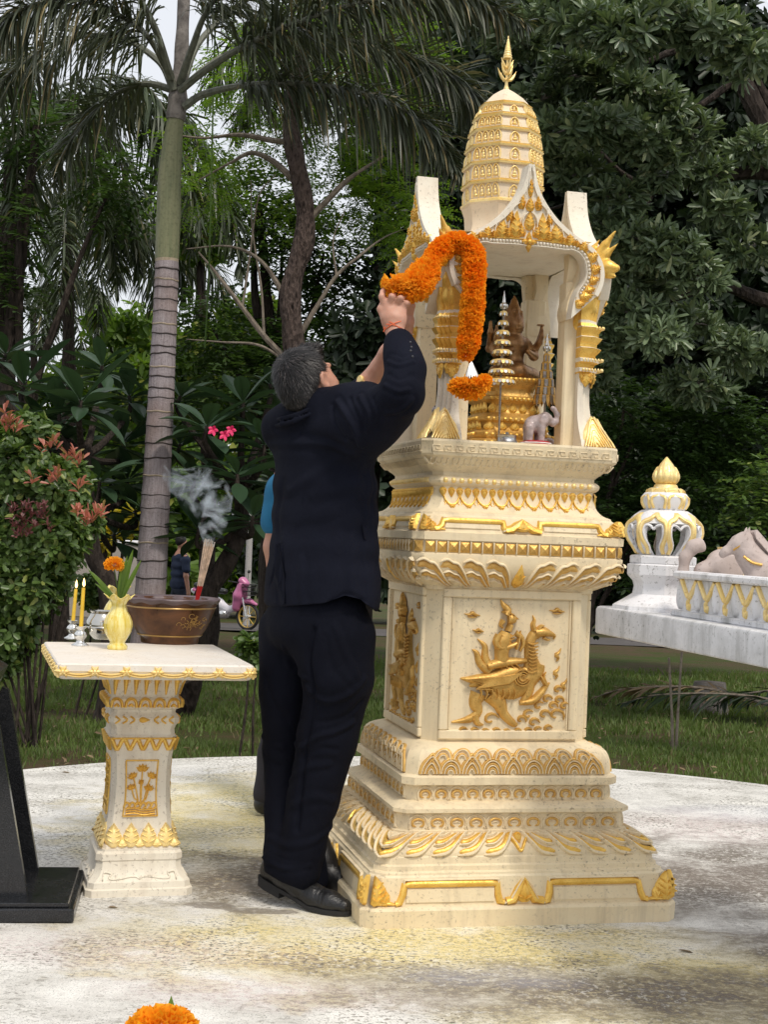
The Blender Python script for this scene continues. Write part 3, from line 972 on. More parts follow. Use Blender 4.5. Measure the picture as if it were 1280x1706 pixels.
# --- gold framed panels with a pointed leaf in the middle and split leaves on the corners (two tiers)
def panel_tier(w0, z0, w1, z1, s=1.0):
    M = lambda u, v, h: (u * (1 + (np.interp(v, [0, 1], [w0, w1]) / w0 - 1)), -np.interp(v, [0, 1], [w0, w1]) - h, np.interp(v, [0, 1], [z0, z1]))
    H = z1 - z0; cu = w0 - .035
    def R(pts, w, h, mi, g):
        # path in metres (u, height) -> v 0..1
        Mm = lambda u, v, hh: M(u, v / H, hh)
        ribbon(g, pts, w, h, Mm, mi=mi, taper=False)
    mine = G()
    e = .105 * s * (w0 / .5)
    for sg in (-1, 1):
        x0 = sg * .078 * (w0 / .5); x1 = sg * (w0 - .10 * (w0 / .5))
        # cream box + gold upper border with turned-down ends
        bx0, bx1 = sorted((x0, x1))
        Mm = lambda u, v, hh: M(u, v / H, hh)
        mine.loft([[Mm(bx0 + .02, .010, q) for q in (-.002, .004)] + [Mm(bx1 - .02, .010, q) for q in (.004, -.002)], [Mm(bx0 + .02, H * .60, q) for q in (-.002, .004)] + [Mm(bx1 - .02, H * .60, q) for q in (.004, -.002)]], mi=1)
        R([(bx0 - .012, .004), (bx0, .008), (bx0 + .008, H * .4), (bx0 + .010, H * .74), (bx0 + .03, H * .78), ((bx0 + bx1) / 2, H * .78), (bx1 - .03, H * .78), (bx1 - .010, H * .74), (bx1 - .008, H * .4), (bx1, .008), (bx1 + .012, .004)], .025, .011, 0, mine)
        R([(bx0 + .004, H * .5), (bx0 + .008, H * .92), (bx0 + .03, H * .93), ((bx0 + bx1) / 2, H * .93), (bx1 - .03, H * .93), (bx1 - .008, H * .92), (bx1 - .004, H * .5)], .007, .009, 1, mine)
    fr = mine.mesh('gold_panel_border', [M_GOLD, M_CREAM], sharp=40)
    lf = G(); Mm = lambda u, v, hh: M(u, v / H, hh)
    R([(-.058, .006), (-.035, .012), (-.016, H * .55), (0, H * 1.0), (.016, H * .55), (.035, .012), (.062, .006)], .030, .017, 0, lf)
    R([(-.066, .004), (-.045, .014), (-.024, H * .6), (0, H * 1.16), (.024, H * .6), (.045, .014), (.066, .004)], .006, .015, 1, lf)
    leafshape(lf, (0, .004), (0, H * .92), .074, .022, Mm, 0, 1)
    lm = lf.mesh('gold_centre_leaf', [M_GOLD, M_CREAM], sharp=40)
    # corner leaves: an M of two blades either side of the chamfer
    cg = G()
    def Mc(u, v, hh):   # u measured from the chamfer's middle, positive along the front face
        w = np.interp(v / H, [0, 1], [w0, w1]); c_ = CH(w) * .5
        nx = np.array([1, -1]) / math.sqrt(2)
        if u > 0: return (-w + 2 * c_ + u - c_ * .6 - .018, -w - hh - .002, z0 + v)
        return (-w - hh - .002, -w + 2 * c_ - u - c_ * .6 - .018, z0 + v)
    for sg in (-1, 1):
        for a, b, wd, hh in (((sg * .020, .002), (sg * .004, H * 1.12), .074, .022), ((sg * .055, .002), (sg * .014, H * .80), .040, .014)):
            leafshape(cg, a, b, wd * s, hh, lambda u, v, q, sg=sg: Mc(sg * max(.001, sg * u), v, q), 0, 3)
        ribbon(cg, [(sg * .012, .004), (sg * .05, .010), (sg * .088, .004)], .016, .010, Mc, mi=0)
    cm = cg.mesh('gold_corner_leaf', [M_GOLD], sharp=45)
    for k in range(4):
        face_link('gold_panel_border', fr, k); face_link('gold_centre_leaf', lm, k); face_link('gold_corner_leaf', cm, k)


panel_tier(.502, .064, .489, .146)
panel_tier(.352, 1.212, .337, 1.258, .72)

# --- lotus wave petals, mirrored about the middle of each side
Ml, Ll = profmap(LOT)
def wave_unit(Mp, L, x, sg, s, up=True, name='lotus_petal', gold=M_GOLD, cream=M_CREAM):
    g = G()
    f = (lambda v: v * L) if up else (lambda v: (1 - v) * L)
    def U(pts, w, h, mi): ribbon(g, [(x + sg * a * s, f(b)) for a, b in pts], w, h, Mp, mi=mi, n=16, taper=True)
    U([(-.10, .99), (.10, .80), (.30, .45), (.66, .12), (1.30, .03)], .013 * s / .08, .013, 1)
    U([(.04, .97), (.22, .74), (.46, .36), (.84, .16), (1.24, .14)], .026 * s / .08, .006, 0)
    U([(.28, .94), (.52, .66), (.86, .40), (1.28, .36)], .010 * s / .08, .012, 1)
    U([(.40, .95), (.66, .70), (.98, .53), (1.26, .52)], .022 * s / .08, .006, 0)
    U([(.70, .93), (.95, .76), (1.2, .72)], .009 * s / .08, .011, 1)
    return g.mesh(name, [gold, cream], sharp=50)


for i in range(5):
    for sg in (-1, 1):
        me_ = wave_unit(Ml, Ll, sg * (.016 + i * .086), sg, .080)
        for k in range(4): face_link('lotus_petal', me_, k)
g = G()
ribbon(g, [(-.052, Ll * .95), (-.02, Ll * .5), (0, Ll * .16), (.02, Ll * .5), (.052, Ll * .95)], .011, .009, Ml, mi=0, n=20)
leafshape(g, (0, Ll * .95), (0, Ll * .42), .034, .012, Ml, 0, 1)
me_ = g.mesh('lotus_centre', [M_GOLD], sharp=50)
for k in range(4): face_link('lotus_centre', me_, k)

Mu, Lu = profmap(UND[::-1])
for i in range(4):
    for sg in (-1, 1):
        g = G()
        x0 = sg * (.022 + i * .078); s = .078
        for (a, mi, w, h) in ((0, 1, .009, .011), (.15, 0, .022, .006), (.34, 1, .007, .010), (.46, 0, .018, .006), (.62, 1, .006, .009)):
            t0 = .10 + a * .85
            pts = [(x0 + sg * s * (1.25 - a * .15), Lu * (t0 + .05)), (x0 + sg * s * (.95 - a * .1), Lu * (t0 - .02)), (x0 + sg * s * (.7), Lu * (t0 + .05)), (x0 + sg * s * (.45 + .1 * a), Lu * (t0 + .10)), (x0 + sg * s * (.2 + .2 * a), Lu * min(.95, t0 + .38)), (x0 + sg * s * (.02 + .3 * a), Lu * .96)]
            ribbon(g, pts, w, h, Mu, mi=mi, n=18)
        me_ = g.mesh('cloud_wing', [M_OCHRE, M_CREAM], sharp=50)
        for k in range(4): face_link('cloud_wing', me_, k)
g = G()
leafshape(g, (0, Lu * .96), (0, Lu * .16), .05, .010, Mu, 0, 2)
me_ = g.mesh('cloud_centre', [M_GOLD], sharp=50)
for k in range(4): face_link('cloud_centre', me_, k)

# --- two rows of small cloud heads
def cloud_head(d, z0, H, s, lean):
    g = G(); M = flatmap(d, lean, z0)
    ribbon(g, [(-.48 * s, z0 + .10 * H), (-.50 * s, z0 + .52 * H), (-.34 * s, z0 + .84 * H), (0, z0 + .95 * H), (.34 * s, z0 + .84 * H), (.50 * s, z0 + .52 * H), (.48 * s, z0 + .10 * H)], .0065, .006, M, mi=1, n=14, taper=False)
    ribbon(g, [(-.10 * s, z0 + .22 * H), (-.28 * s, z0 + .30 * H), (-.30 * s, z0 + .55 * H), (-.10 * s, z0 + .68 * H), (.10 * s, z0 + .68 * H), (.30 * s, z0 + .55 * H), (.28 * s, z0 + .30 * H), (.10 * s, z0 + .22 * H)], .0095, .006, M, mi=0, n=16)
    ribbon(g, [(-.2 * s, z0 + .42 * H), (0, z0 + .52 * H), (.2 * s, z0 + .42 * H)], .006, .005, M, mi=1)
    ribbon(g, [(.38 * s, z0 + .12 * H), (.52 * s, z0 + .28 * H), (.66 * s, z0 + .12 * H)], .006, .005, M, mi=1)
    return g.mesh('cloud_head', [M_OCHRE, M_CREAM], sharp=50)


for (d, z0, H, n, lean) in ((.3828, .269, .050, 11, .03), (.3472, .354, .047, 12, .02)):
    s = 2 * (d - .032) / n
    me_ = cloud_head(d, z0, H, s * .92, lean)
    for k in range(4):
        for i in range(n):
            o = face_link('cloud_head', me_, k)
            x = -d + .032 + s * (i + .5)
            o.location = (x * math.cos(k * math.pi / 2), x * math.sin(k * math.pi / 2), 0)

# --- fish scale arches
Ma, La = profmap(ARC)
def arch(x, v0, hw, hh, pointed, n=3):
    g = G()
    for i in range(n):
        q = 1 - i / n * .92
        w = .0115 if i == 0 else .0095
        if pointed: pts = [(x - hw * q, v0), (x - hw * q * .78, v0 + hh * q * .5), (x - hw * .3 * q, v0 + hh * q * .82), (x, v0 + hh * q * 1.02), (x + hw * .3 * q, v0 + hh * q * .82), (x + hw * q * .78, v0 + hh * q * .5), (x + hw * q, v0)]
        else: pts = [(x - hw * q * math.cos(t), v0 + hh * q * math.sin(t)) for t in np.linspace(0.02, math.pi - .02, 9)]
        ribbon(g, pts, w, .008, Ma, mi=0 if i != 1 else 0, n=18, taper=False)
        q2 = q - .14
        if q2 > .1:
            if pointed: pts = [(x - hw * q2, v0), (x - hw * q2 * .78, v0 + hh * q2 * .5), (x, v0 + hh * q2 * 1.02), (x + hw * q2 * .78, v0 + hh * q2 * .5), (x + hw * q2, v0)]
            else: pts = [(x - hw * q2 * math.cos(t), v0 + hh * q2 * math.sin(t)) for t in np.linspace(0.02, math.pi - .02, 7)]
            ribbon(g, pts, .006, .010, Ma, mi=1, n=14, taper=False)
    return g.mesh('scale_arch', [M_OCHRE, M_CREAM], sharp=50)


xs = [-.275, -.21, -.14, -.07, 0, .07, .14, .21, .275]
for i, x in enumerate(xs):
    me_ = arch(x, .004, .036, .060 if i % 2 == 0 else .047, i % 2 == 0)
    for k in range(4): face_link('scale_arch', me_, k)
    if i < 8:
        me_ = arch(x + .035, .047, .030, .034, False, 2)
        for k in range(4): face_link('scale_arch', me_, k)

# --- square pyramid studs under the ledge
n = 17; d = .354; s = 2 * (d - .028) / n
g = G(); a = s * .42; z0 = 1.161; hh = .0175
g.add([(-a, -d - .001, z0 - hh), (a, -d - .001, z0 - hh), (a, -d - .001, z0 + hh), (-a, -d - .001, z0 + hh), (0, -d - .010, z0)], [(0, 1, 4), (1, 2, 4), (2, 3, 4), (3, 0, 4)])
me_ = g.mesh('gold_stud', M_GOLDD, smooth=False)
g = G(); g.box((s / 2, -d - .003, z0), (s * .09, .010, .038), bev=.001)
me_b = g.mesh('stud_divider', M_CREAM)
for k in range(4):
    for i in range(n):
        x = -d + .028 + s * (i + .5)
        o = face_link('gold_stud', me_, k); o.location = (x * math.cos(k * math.pi / 2), x * math.sin(k * math.pi / 2), 0)
        if i < n - 1: o = face_link('stud_divider', me_b, k); o.location = (x * math.cos(k * math.pi / 2), x * math.sin(k * math.pi / 2), 0)
    o = face_link('gold_stud', me_, k); o.rotation_euler[2] += math.pi / 4
    q = d - .012; o.location = rotz(np.array([q, -q, 0]) - rotz(np.array([0, -d, 0]), math.pi / 4), k * math.pi / 2)

# --- waist: pearls, hanging hearts and festoons
g = G(); g.ball((0, -.2925, 1.3755), (.0088, .0085, .0088), 10, 7)
me_p = g.mesh('gold_pearl', M_GOLDL)
for k in range(4):
    for i in range(19):
        x = (i - 9) * .0275
        o = face_link('gold_pearl', me_p, k); o.location = (x * math.cos(k * math.pi / 2), x * math.sin(k * math.pi / 2), 0)
Mv, Lv = profmap(CAV[::-1])
g = G()
leafshape(g, (0, .002), (0, .036), .027, .010, Mv, 0, 1)
me_h = g.mesh('gold_heart_drop', M_GOLD, sharp=50)
for k in range(4):
    for i in range(19):
        x = (i - 9) * .0278
        o = face_link('gold_heart_drop', me_h, k); o.location = (x * math.cos(k * math.pi / 2), x * math.sin(k * math.pi / 2), 0)
g = G()
ribbon(g, [(-.0275, .026), (-.022, .044), (-.010, .060), (0, .064), (.010, .060), (.022, .044), (.0275, .026)], .0065, .007, Mv, n=16, taper=False)
for t in np.linspace(0, 2 * math.pi, 7)[:-1]:
    ribbon(g, [(0, .067), (.009 * math.cos(t), .067 + .008 * math.sin(t))], [.004, .006], .006, Mv, taper=False)
for sg in (-1, 1): ribbon(g, [(sg * .026, .05), (sg * .020, .056), (sg * .024, .064)], .004, .004, Mv)
me_f = g.mesh('gold_festoon', M_GOLD, sharp=50)
for k in range(4):
    for i in range(9):
        x = (i - 4) * .0556
        o = face_link('gold_festoon', me_f, k); o.location = (x * math.cos(k * math.pi / 2), x * math.sin(k * math.pi / 2), 0)

# --- unpainted key pattern on the platform edge and tongues below it
g = G(); M = flatmap(.336)
for sg in (1,):
    ribbon(g, [(-.018, 1.4645), (-.018, 1.484), (.006, 1.484), (.006, 1.471), (-.006, 1.471), (-.006, 1.478)], .0042, .004, M, taper=False)
    ribbon(g, [(-.018, 1.4645), (.0195, 1.4645)], .0042, .004, M, taper=False)
me_k = g.mesh('key_carving', M_CREAM)
g = G(); C2 = curve([(.328, 1.449), (.314, 1.434), (.300, 1.418), (.288, 1.408)], 8); Mq, Lq = profmap(C2)
ribbon(g, [(-.008, .006), (-.009, .025), (0, .034), (.009, .025), (.008, .006)], .004, .003, Mq, n=10, taper=False)
me_t = g.mesh('tongue_carving', M_CREAM)
for k in range(4):
    for i in range(16):
        x = (i - 7.5) * .0385
        o = face_link('key_carving', me_k, k); o.location = (x * math.cos(k * math.pi / 2), x * math.sin(k * math.pi / 2), 0)
        for e in (-.0096, .0096):
            o = face_link('tongue_carving', me_t, k); o.location = ((x + e) * math.cos(k * math.pi / 2), (x + e) * math.sin(k * math.pi / 2), 0)

# ------------------------------------------------------------------ upper pavilion
# corner pillars: a square post inside and a fluted flaring pilaster outside
def redent(w, s, a, z, sx=1, sy=1):
    q = [(a, a), (w, a), (w, w - 3 * s), (w - s, w - 3 * s), (w - s, w - 1.9 * s), (w - 1.9 * s, w - 1.9 * s), (w - 1.9 * s, w - s), (w - 3 * s, w - s), (w - 3 * s, w), (a, w)]
    # soften by sampling
    pts = np.array([(x, y, z) for x, y in q])
    return pts


PW = [(1.503, .318), (1.52, .312), (1.545, .297), (1.575, .280), (1.61, .268), (1.66, .262), (1.72, .262), (1.755, .264)]
g = G()
g.loft([redent(w, .0125, .205, z) for z, w in [tuple(q) for q in smoothpath(PW, 14)]], cap0=False, cap1=False)
me_pil = g.mesh('corner_pilaster', M_CREAM2, sharp=40)
CAPP = [(1.752, .266, 1), (1.757, .278, 0), (1.768, .279, 0), (1.772, .268, 1), (1.784, .272, 1), (1.790, .284, 0), (1.800, .286, 0), (1.804, .272, 1), (1.816, .274, 1), (1.826, .283, 1), (1.836, .288, 0), (1.840, .276, 1),
        (1.852, .276, 1), (1.862, .284, 1), (1.872, .290, 0), (1.876, .280, 1), (1.888, .280, 1), (1.898, .286, 1), (1.905, .288, 0), (1.909, .279, 1), (1.92, .274, 0), (1.93, .272, 1), (1.96, .276, 1), (2.0, .280, 1), (2.02, .276, 1), (2.05, .262, 1)]
g = G()
g.loft([redent(w, .012, .203, z) for z, w, m in CAPP], mis=[1 if m else 0 for z, w, m in CAPP])
me_cap = g.mesh('pilaster_capital', [M_CREAM2, M_GOLD], sharp=35)
g = G(); g.box((.1995, .1995, 1.78), (.074, .074, .56), bev=.006)
me_post = g.mesh('square_post', M_CREAM, sharp=35)


def pw(z): return np.interp(z, [a for a, b in PW], [b for a, b in PW])


# gold base leaves on both outer faces
def MpF(u, v, h): return (u, -(pw(1.503 + v)) - h, 1.503 + v)
g = G()
base = [(.215, .002), (.262, .105), (.309, .002)]
leafshape(g, (.262, .0), (.253, .108), .098, .012, MpF, 0, 0)
for i in range(5):
    q = 1 - i * .2
    ribbon(g, [(.262 - .047 * q, .004), (.256 - .024 * q, .052 * q), (.253, .102 * q), (.262 + .020 * q, .052 * q), (.262 + .045 * q, .004)], .0055, .005, lambda u, v, h: MpF(u, v, h + .008), n=14, taper=False)
lfv = np.concatenate(g.v)
# mirrored twin on the other outer face
b_ = len(lfv); g.add(np.stack([-lfv[:, 1], -lfv[:, 0], lfv[:, 2]], 1), [q for q in g.f])
me_bl = g.mesh('gold_base_leaf', M_GOLDL, sharp=50)
# hanging pointed leaves below the capital
def MpC(u, v, h): return (u, -.263 - h, 1.757 - v)
g = G()
for cx, L_, w_ in ((.232, .05, .05), (.216, .035, .02), (.250, .038, .02)):
    leafshape(g, (cx, 0), (cx, L_), w_, .008, MpC, 0, 2)
lfv = np.concatenate(g.v); g.add(np.stack([-lfv[:, 1], -lfv[:, 0], lfv[:, 2]], 1), [q for q in g.f])
me_hl = g.mesh('gold_hanging_leaf', M_GOLD, sharp=50)
# small beads on the capital's lips
g = G()
for z in (1.763, 1.796, 1.903):
    for i in range(7): g.ball((.214 + i * .0105, -.2835, z), (.0042, .004, .0062), 6, 4)
lfv = np.concatenate(g.v); g.add(np.stack([-lfv[:, 1], -lfv[:, 0], lfv[:, 2]], 1), [q for q in g.f])
me_bd = g.mesh('gold_bead_row', M_GOLDL)


# crested serpent head rising from each corner (built in the diagonal plane, u outward, then turned)
def naga():
    s_ = SDF()
    D = np.array([1, -1, 0]) / math.sqrt(2)
    def q(u, z): return np.array([.262, -.262, 1.965]) + D * (u - .03) + np.array([0, 0, z])
    tr = (np.array([1, 1, 0]), .75)
    s_.chain([q(-.02, -.04), q(.0, .0), q(.012, .045), q(.008, .075), q(.030, .098)], [.026, .026, .022, .019, .022], .012)
    s_.chain([q(.030, .098), q(.055, .102), q(.078, .098)], [.022, .017, .010], .010)
    s_.chain([q(.04, .086), q(.062, .082), q(.074, .078)], [.012, .009, .005], .006)
    s_.chain([q(.008, .09), q(.022, .125), q(.046, .158), q(.072, .192)], [.020, .016, .010, .003], .008)
    s_.chain([q(-.004, .085), q(.002, .120), q(.012, .150), q(.030, .172)], [.016, .012, .008, .002], .006)
    s_.chain([q(.03, .11), q(.052, .135), q(.080, .160)], [.014, .009, .002], .006)
    s_.ell(q(.044, .108), (.007, .007, .007), .003)
    return s_.mesh('serpent_finial', M_GOLD, .0035, smooth_it=1)


me_nag = naga()
for k in range(4):
    R = k * math.pi / 2
    link('square_post', me_post, shrine, rot=(0, 0, R))
    link('corner_pilaster', me_pil, shrine, rot=(0, 0, R)); link('pilaster_capital', me_cap, shrine, rot=(0, 0, R))
    for nm, me_ in (('gold_base_leaf', me_bl), ('gold_hanging_leaf', me_hl), ('gold_bead_row', me_bd)):
        link(nm, me_, shrine, rot=(0, 0, R))
    q_ = np.array([.262, -.262, 1.94]); link('serpent_finial', me_nag, shrine, rot=(0, 0, R), scale=1.32, loc=rotz(q_, R) - rotz(q_ * 1.32, R) + np.array([0, 0, 0]))

# gables -----------------------------------------------------------
OUT = [(.0055, 2.417), (.012, 2.38), (.026, 2.335), (.047, 2.298), (.075, 2.262), (.105, 2.233), (.15, 2.200), (.19, 2.178), (.222, 2.158), (.243, 2.135), (.257, 2.108), (.263, 2.075), (.258, 2.04), (.243, 2.005)]
INN = [(.0, 2.148), (.05, 2.149), (.10, 2.147), (.128, 2.146), (.15, 2.148), (.174, 2.140), (.192, 2.120), (.201, 2.092), (.201, 2.065), (.190, 2.040), (.178, 2.022), (.168, 1.995), (.160, 1.955), (.157, 1.925)]
OS = smoothpath(OUT, 40); IS = smoothpath(INN, 40)
def gable():
    g = G()
    # outer and inner chains matched point by point, both sides, y front -.302 / back -.257
    for sg in (-1, 1):
        rows = []
        for i in range(40):
            o, n_ = OS[i], IS[i]
            rows.append([(sg * o[0], -.302, o[1]), (sg * n_[0], -.302, n_[1]), (sg * n_[0], -.252, n_[1]), (sg * o[0], -.257, o[1])])
        g.loft(rows, cap0=False, cap1=True)
    # fill the middle strip between both halves
    a = OS[0]; 
    g.add([(-a[0], -.302, a[1]), (a[0], -.302, a[1]), (a[0], -.257, a[1]), (-a[0], -.257, a[1])], [(0, 1, 2, 3)])
    b = IS[0]
    g.add([(-a[0], -.302, a[1]), (a[0], -.302, a[1]), (0, -.302, b[1])], [(0, 1, 2)])
    g.add([(-a[0], -.257, a[1]), (a[0], -.257, a[1]), (0, -.257, b[1])], [(0, 1, 2)])
    return g.mesh('gable', M_CREAM2, sharp=40)


me_gab = gable()
# raised outer rim of the gable, sweeping up to the horn
g = G()
for sg in (-1, 1):
    rows = []
    for i in range(40):
        o = OS[i]; t = OS[min(i + 1, 39)] - OS[max(i - 1, 0)]; t /= np.linalg.norm(t); nn = np.array([-t[1], t[0]]); nn *= -1 if nn[0] < 0 and i > 0 else 1
        if nn[0] < 0: nn = -nn
        wid = .011 if i > 4 else .006
        a = o + nn * .004; b = o - nn * wid
        yb = -.235
        rows.append([(sg * a[0], -.308, a[1]), (sg * b[0], -.309, b[1]), (sg * b[0], -.298, b[1]), (sg * b[0], yb, b[1]), (sg * a[0], yb, a[1])])
    g.loft(rows)
me_rim = g.mesh('gable_rim', M_CREAM2, sharp=40)
# roof vault behind each gable, from the gable's lower slope towards the spire
g = G()
rows = []
lowO = [q for q in OS if 2.145 < q[1] < 2.215]
prof_ = [(-o[0], o[1]) for o in lowO[::-1]] + [(o[0], o[1]) for o in lowO]
for y, k, dz in ((-.262, .985, -.004), (-.20, .97, -.004), (-.12, .96, 0), (-.0, .95, 0)):
    rows.append([(x * k, y, z + dz) for x, z in prof_])
g.loft(rows, closed=False, cap0=False, cap1=False)
me_vault = g.mesh('roof_vault', M_CREAM2, sharp=40)
# ceiling
g = G()
hw = .243
N = 14
V = []; 
for i in range(N + 1):
    for j in range(N + 1):
        x = -hw + 2 * hw * i / N; y = -hw + 2 * hw * j / N
        r = max(abs(x), abs(y)) / hw
        V.append((x, y, 2.152 + .03 * (1 - r ** 2) + .006 * math.sin(x * 40) * math.sin(y * 37)))
g.add(V, [(i * (N + 1) + j, (i + 1) * (N + 1) + j, (i + 1) * (N + 1) + j + 1, i * (N + 1) + j + 1) for i in range(N) for j in range(N)])
g.add([(-hw, -hw, 2.195), (hw, -hw, 2.195), (hw, hw, 2.195), (-hw, hw, 2.195)], [(0, 1, 2, 3)])
g.build('ceiling', M_CREAM, shrine, sharp=60)
g = G(); g.loft([chring(w, .05, z, 8) for w, z in ((.246, 2.150), (.246, 2.176), (.225, 2.194), (.17, 2.203), (.13, 2.206))])
g.build('roof_core', M_CREAM2, shrine, sharp=40)
# curved brackets from post to arch inside each opening
brk = []
for sg in (-1, 1):
    g = G()
    pts = smoothpath([(.163, 1.93), (.158, 1.96), (.166, 2.0), (.178, 2.03), (.190, 2.06), (.197, 2.09), (.196, 2.115), (.19, 2.15)], 24)
    rows = []
    for p in pts:
        rows.append([(sg * (p[0]), -.252, p[1]), (sg * (p[0] - .006), -.225, p[1] - .004), (sg * p[0], -.165, p[1] - .002), (sg * (p[0] + .045), -.165, p[1] + .03), (sg * (p[0] + .045), -.252, p[1] + .03)])
    g.loft(rows)
    brk.append(g.mesh('arch_bracket', M_CREAM, sharp=50))
# gold flames
Mg = lambda u, v, h: (u, -.302 - h, v)
fl = [((.05, 2.172), (.044, 2.262), .042), ((.098, 2.168), (.088, 2.228), .044), ((.145, 2.163), (.140, 2.203), .036), ((.186, 2.150), (.196, 2.182), .032), ((.214, 2.122), (.240, 2.150), .030),
      ((.222, 2.085), (.254, 2.105), .028), ((.216, 2.050), (.250, 2.066), .026), ((.197, 2.018), (.238, 2.030), .030)]
fl += [((.184, 1.998), (.232, 2.008), .034), ((.170, 1.972), (.205, 1.978), .026), ((.026, 2.178), (.028, 2.222), .026), ((.072, 2.172), (.072, 2.206), .026), ((.122, 2.166), (.118, 2.192), .022), ((.166, 2.160), (.168, 2.184), .020), ((.070, 2.222), (.062, 2.262), .020), ((.030, 2.268), (.026, 2.318), .020)]
flames = []
for (b, t, w) in fl:
    for sg in (-1, 1):
        g = G()
        b2 = (sg * b[0], b[1]); t2 = (sg * t[0], t[1])
        leafshape(g, b2, t2, w * 1.12, .015, Mg, 0, 3)
        d_ = np.array(t2) - np.array(b2); L_ = np.linalg.norm(d_); d_ /= L_; s_ = np.array([-d_[1], d_[0]])
        for q in (-1, 1):
            p0 = np.array(b2) + s_ * q * w * .28; p1 = p0 + d_ * L_ * .62 + s_ * q * w * .30
            leafshape(g, p0, p1, w * .45, .009, Mg, 0, 1)
        flames.append(g.mesh('gold_flame', M_GOLD, sharp=50))
for (b, t, w) in (((0, 2.20), (0, 2.262), .040), ((0, 2.262), (0, 2.31), .034), ((0, 2.31), (0, 2.37), .020)):
    g = G(); leafshape(g, b, t, w, .013, Mg, 0, 3); flames.append(g.mesh('gold_flame', M_GOLD, sharp=50))
g = G()
for t in range(4):
    a = math.pi / 2 * t + math.pi / 2
    c0 = np.array([0, 2.163]); leafshape(g, c0, c0 + np.array([math.cos(a), math.sin(a)]) * (.034 if t % 2 == 0 else .030), .022, .014, Mg, 0, 1)
g.ball((0, -.314, 2.163), (.008, .006, .008), 8, 6)
me_fw = g.mesh('gold_flower', M_GOLD, sharp=50)
# gold and cream scroll lines between the flames
scr = []
for sg in (-1, 1):
    for pts in ([(.012, 2.19), (.026, 2.215), (.020, 2.245), (.004, 2.262)], [(.024, 2.178), (.034, 2.20), (.060, 2.262), (.022, 2.30)], [(.070, 2.175), (.072, 2.215), (.064, 2.25)], [(.12, 2.172), (.116, 2.20), (.112, 2.214)], [(.006, 2.335), (.008, 2.375), (.004, 2.40)], [(.15, 2.178), (.164, 2.186), (.17, 2.172)]):
        g = G(); ribbon(g, [(sg * a, b) for a, b in pts], .0060, .010, Mg, mi=1, n=12); scr.append(g.mesh('scroll_line', [M_GOLD, M_CREAM2], sharp=50))
# bead string along the opening
bead = []
cum = np.r_[0, np.cumsum(np.linalg.norm(np.diff(IS, axis=0), axis=1))]
g = G()
for sg in (-1, 1):
    for s in np.arange(.006, cum[-1] * .80, .0115):
        x = np.interp(s, cum, IS[:, 0]); z = np.interp(s, cum, IS[:, 1])
        i = min(38, np.searchsorted(cum, s)); t = IS[min(i + 1, 39)] - IS[max(0, i - 1)]; t /= np.linalg.norm(t); nn = np.array([-t[1], t[0]])
        if nn[1] < 0 and i < 22: nn = -nn
        if i >= 22 and nn[0] < 0: nn = -nn
        g.ball((sg * (x + nn[0] * .012), -.306, z + nn[1] * .012), (.0052, .006, .0052), 6, 4, 1)
    for off, mi, w_ in ((.003, 1, .006), (.022, 0, .0045)):
        q = []
        for i in range(0, 34):
            t = IS[min(i + 1, 39)] - IS[max(0, i - 1)]; t /= np.linalg.norm(t); nn = np.array([-t[1], t[0]])
            if i < 22 and nn[1] < 0: nn = -nn
            if i >= 22 and nn[0] < 0: nn = -nn
            q.append((sg * (IS[i][0] + nn[0] * off), IS[i][1] + nn[1] * off))
        ribbon(g, q, w_, .007, Mg, mi=mi, taper=False)
me_bs = g.mesh('bead_string', [M_GOLD, M_CREAM2], sharp=50)
# little crest scallops on the outer rim
for k in range(4):
    R = (0, 0, k * math.pi / 2)
    for nm, me_ in (('gable', me_gab), ('gable_rim', me_rim), ('roof_vault', me_vault), ('gold_flower', me_fw), ('bead_string', me_bs)):
        link(nm, me_, shrine, rot=R)
    for me_ in flames: link('gold_flame', me_, shrine, rot=R)
    for me_ in brk: link('arch_bracket', me_, shrine, rot=R)
    for me_ in scr: link('scroll_line', me_, shrine, rot=R)

# ------------------------------------------------------------------ spire
def octr(r, z, n=5, a0=math.pi / 8):
    """octagon whose diagonal sides are stepped forward a little"""
    c = [(r / math.cos(math.pi / 8) * math.cos(a0 + i * math.pi / 4), r / math.cos(math.pi / 8) * math.sin(a0 + i * math.pi / 4)) for i in range(8)]
    p = []
    for i in range(8):
        a = np.array(c[i]); b = np.array(c[(i + 1) % 8])
        for j in range(n): p.append([*(a + (b - a) * j / n), z])
    return np.array(p)


spire_g = G()
RZ = lambda z: float(np.interp(z, [2.33, 2.38, 2.45, 2.52, 2.58, 2.64, 2.69, 2.725, 2.757], [.129, .132, .133, .1285, .120, .106, .085, .054, .004]))
rings = [(.142, 2.195, 0), (.140, 2.225, 0), (.124, 2.236, 0), (.117, 2.262, 0), (.120, 2.30, 0), (.129, 2.328, 0), (.134, 2.333, 1), (.134, 2.341, 1), (.127, 2.346, 0)]
tiers = [2.346, 2.411, 2.476, 2.537, 2.594, 2.645, 2.690]
for i in range(6):
    a, b = tiers[i], tiers[i + 1]
    rings += [(RZ(a) - .006, a + .001, 0), (RZ(b) - .007, b - .016, 0), (RZ(b) + .001, b - .014, 1), (RZ(b) + .0025, b - .008, 1), (RZ(b) - .002, b - .007, 1), (RZ(b) + .002, b - .002, 1), (RZ(b) - .006, b, 0)]
rings += [(RZ(z) - .004, z, 0) for z in (2.705, 2.72, 2.735, 2.747, 2.757)]
spire_g.loft([octr(r, z) for r, z, m in rings], mis=[m for r, z, m in rings])
spire = spire_g.build('spire', [M_PINKCREAM, M_GOLDL], shrine, sharp=25)
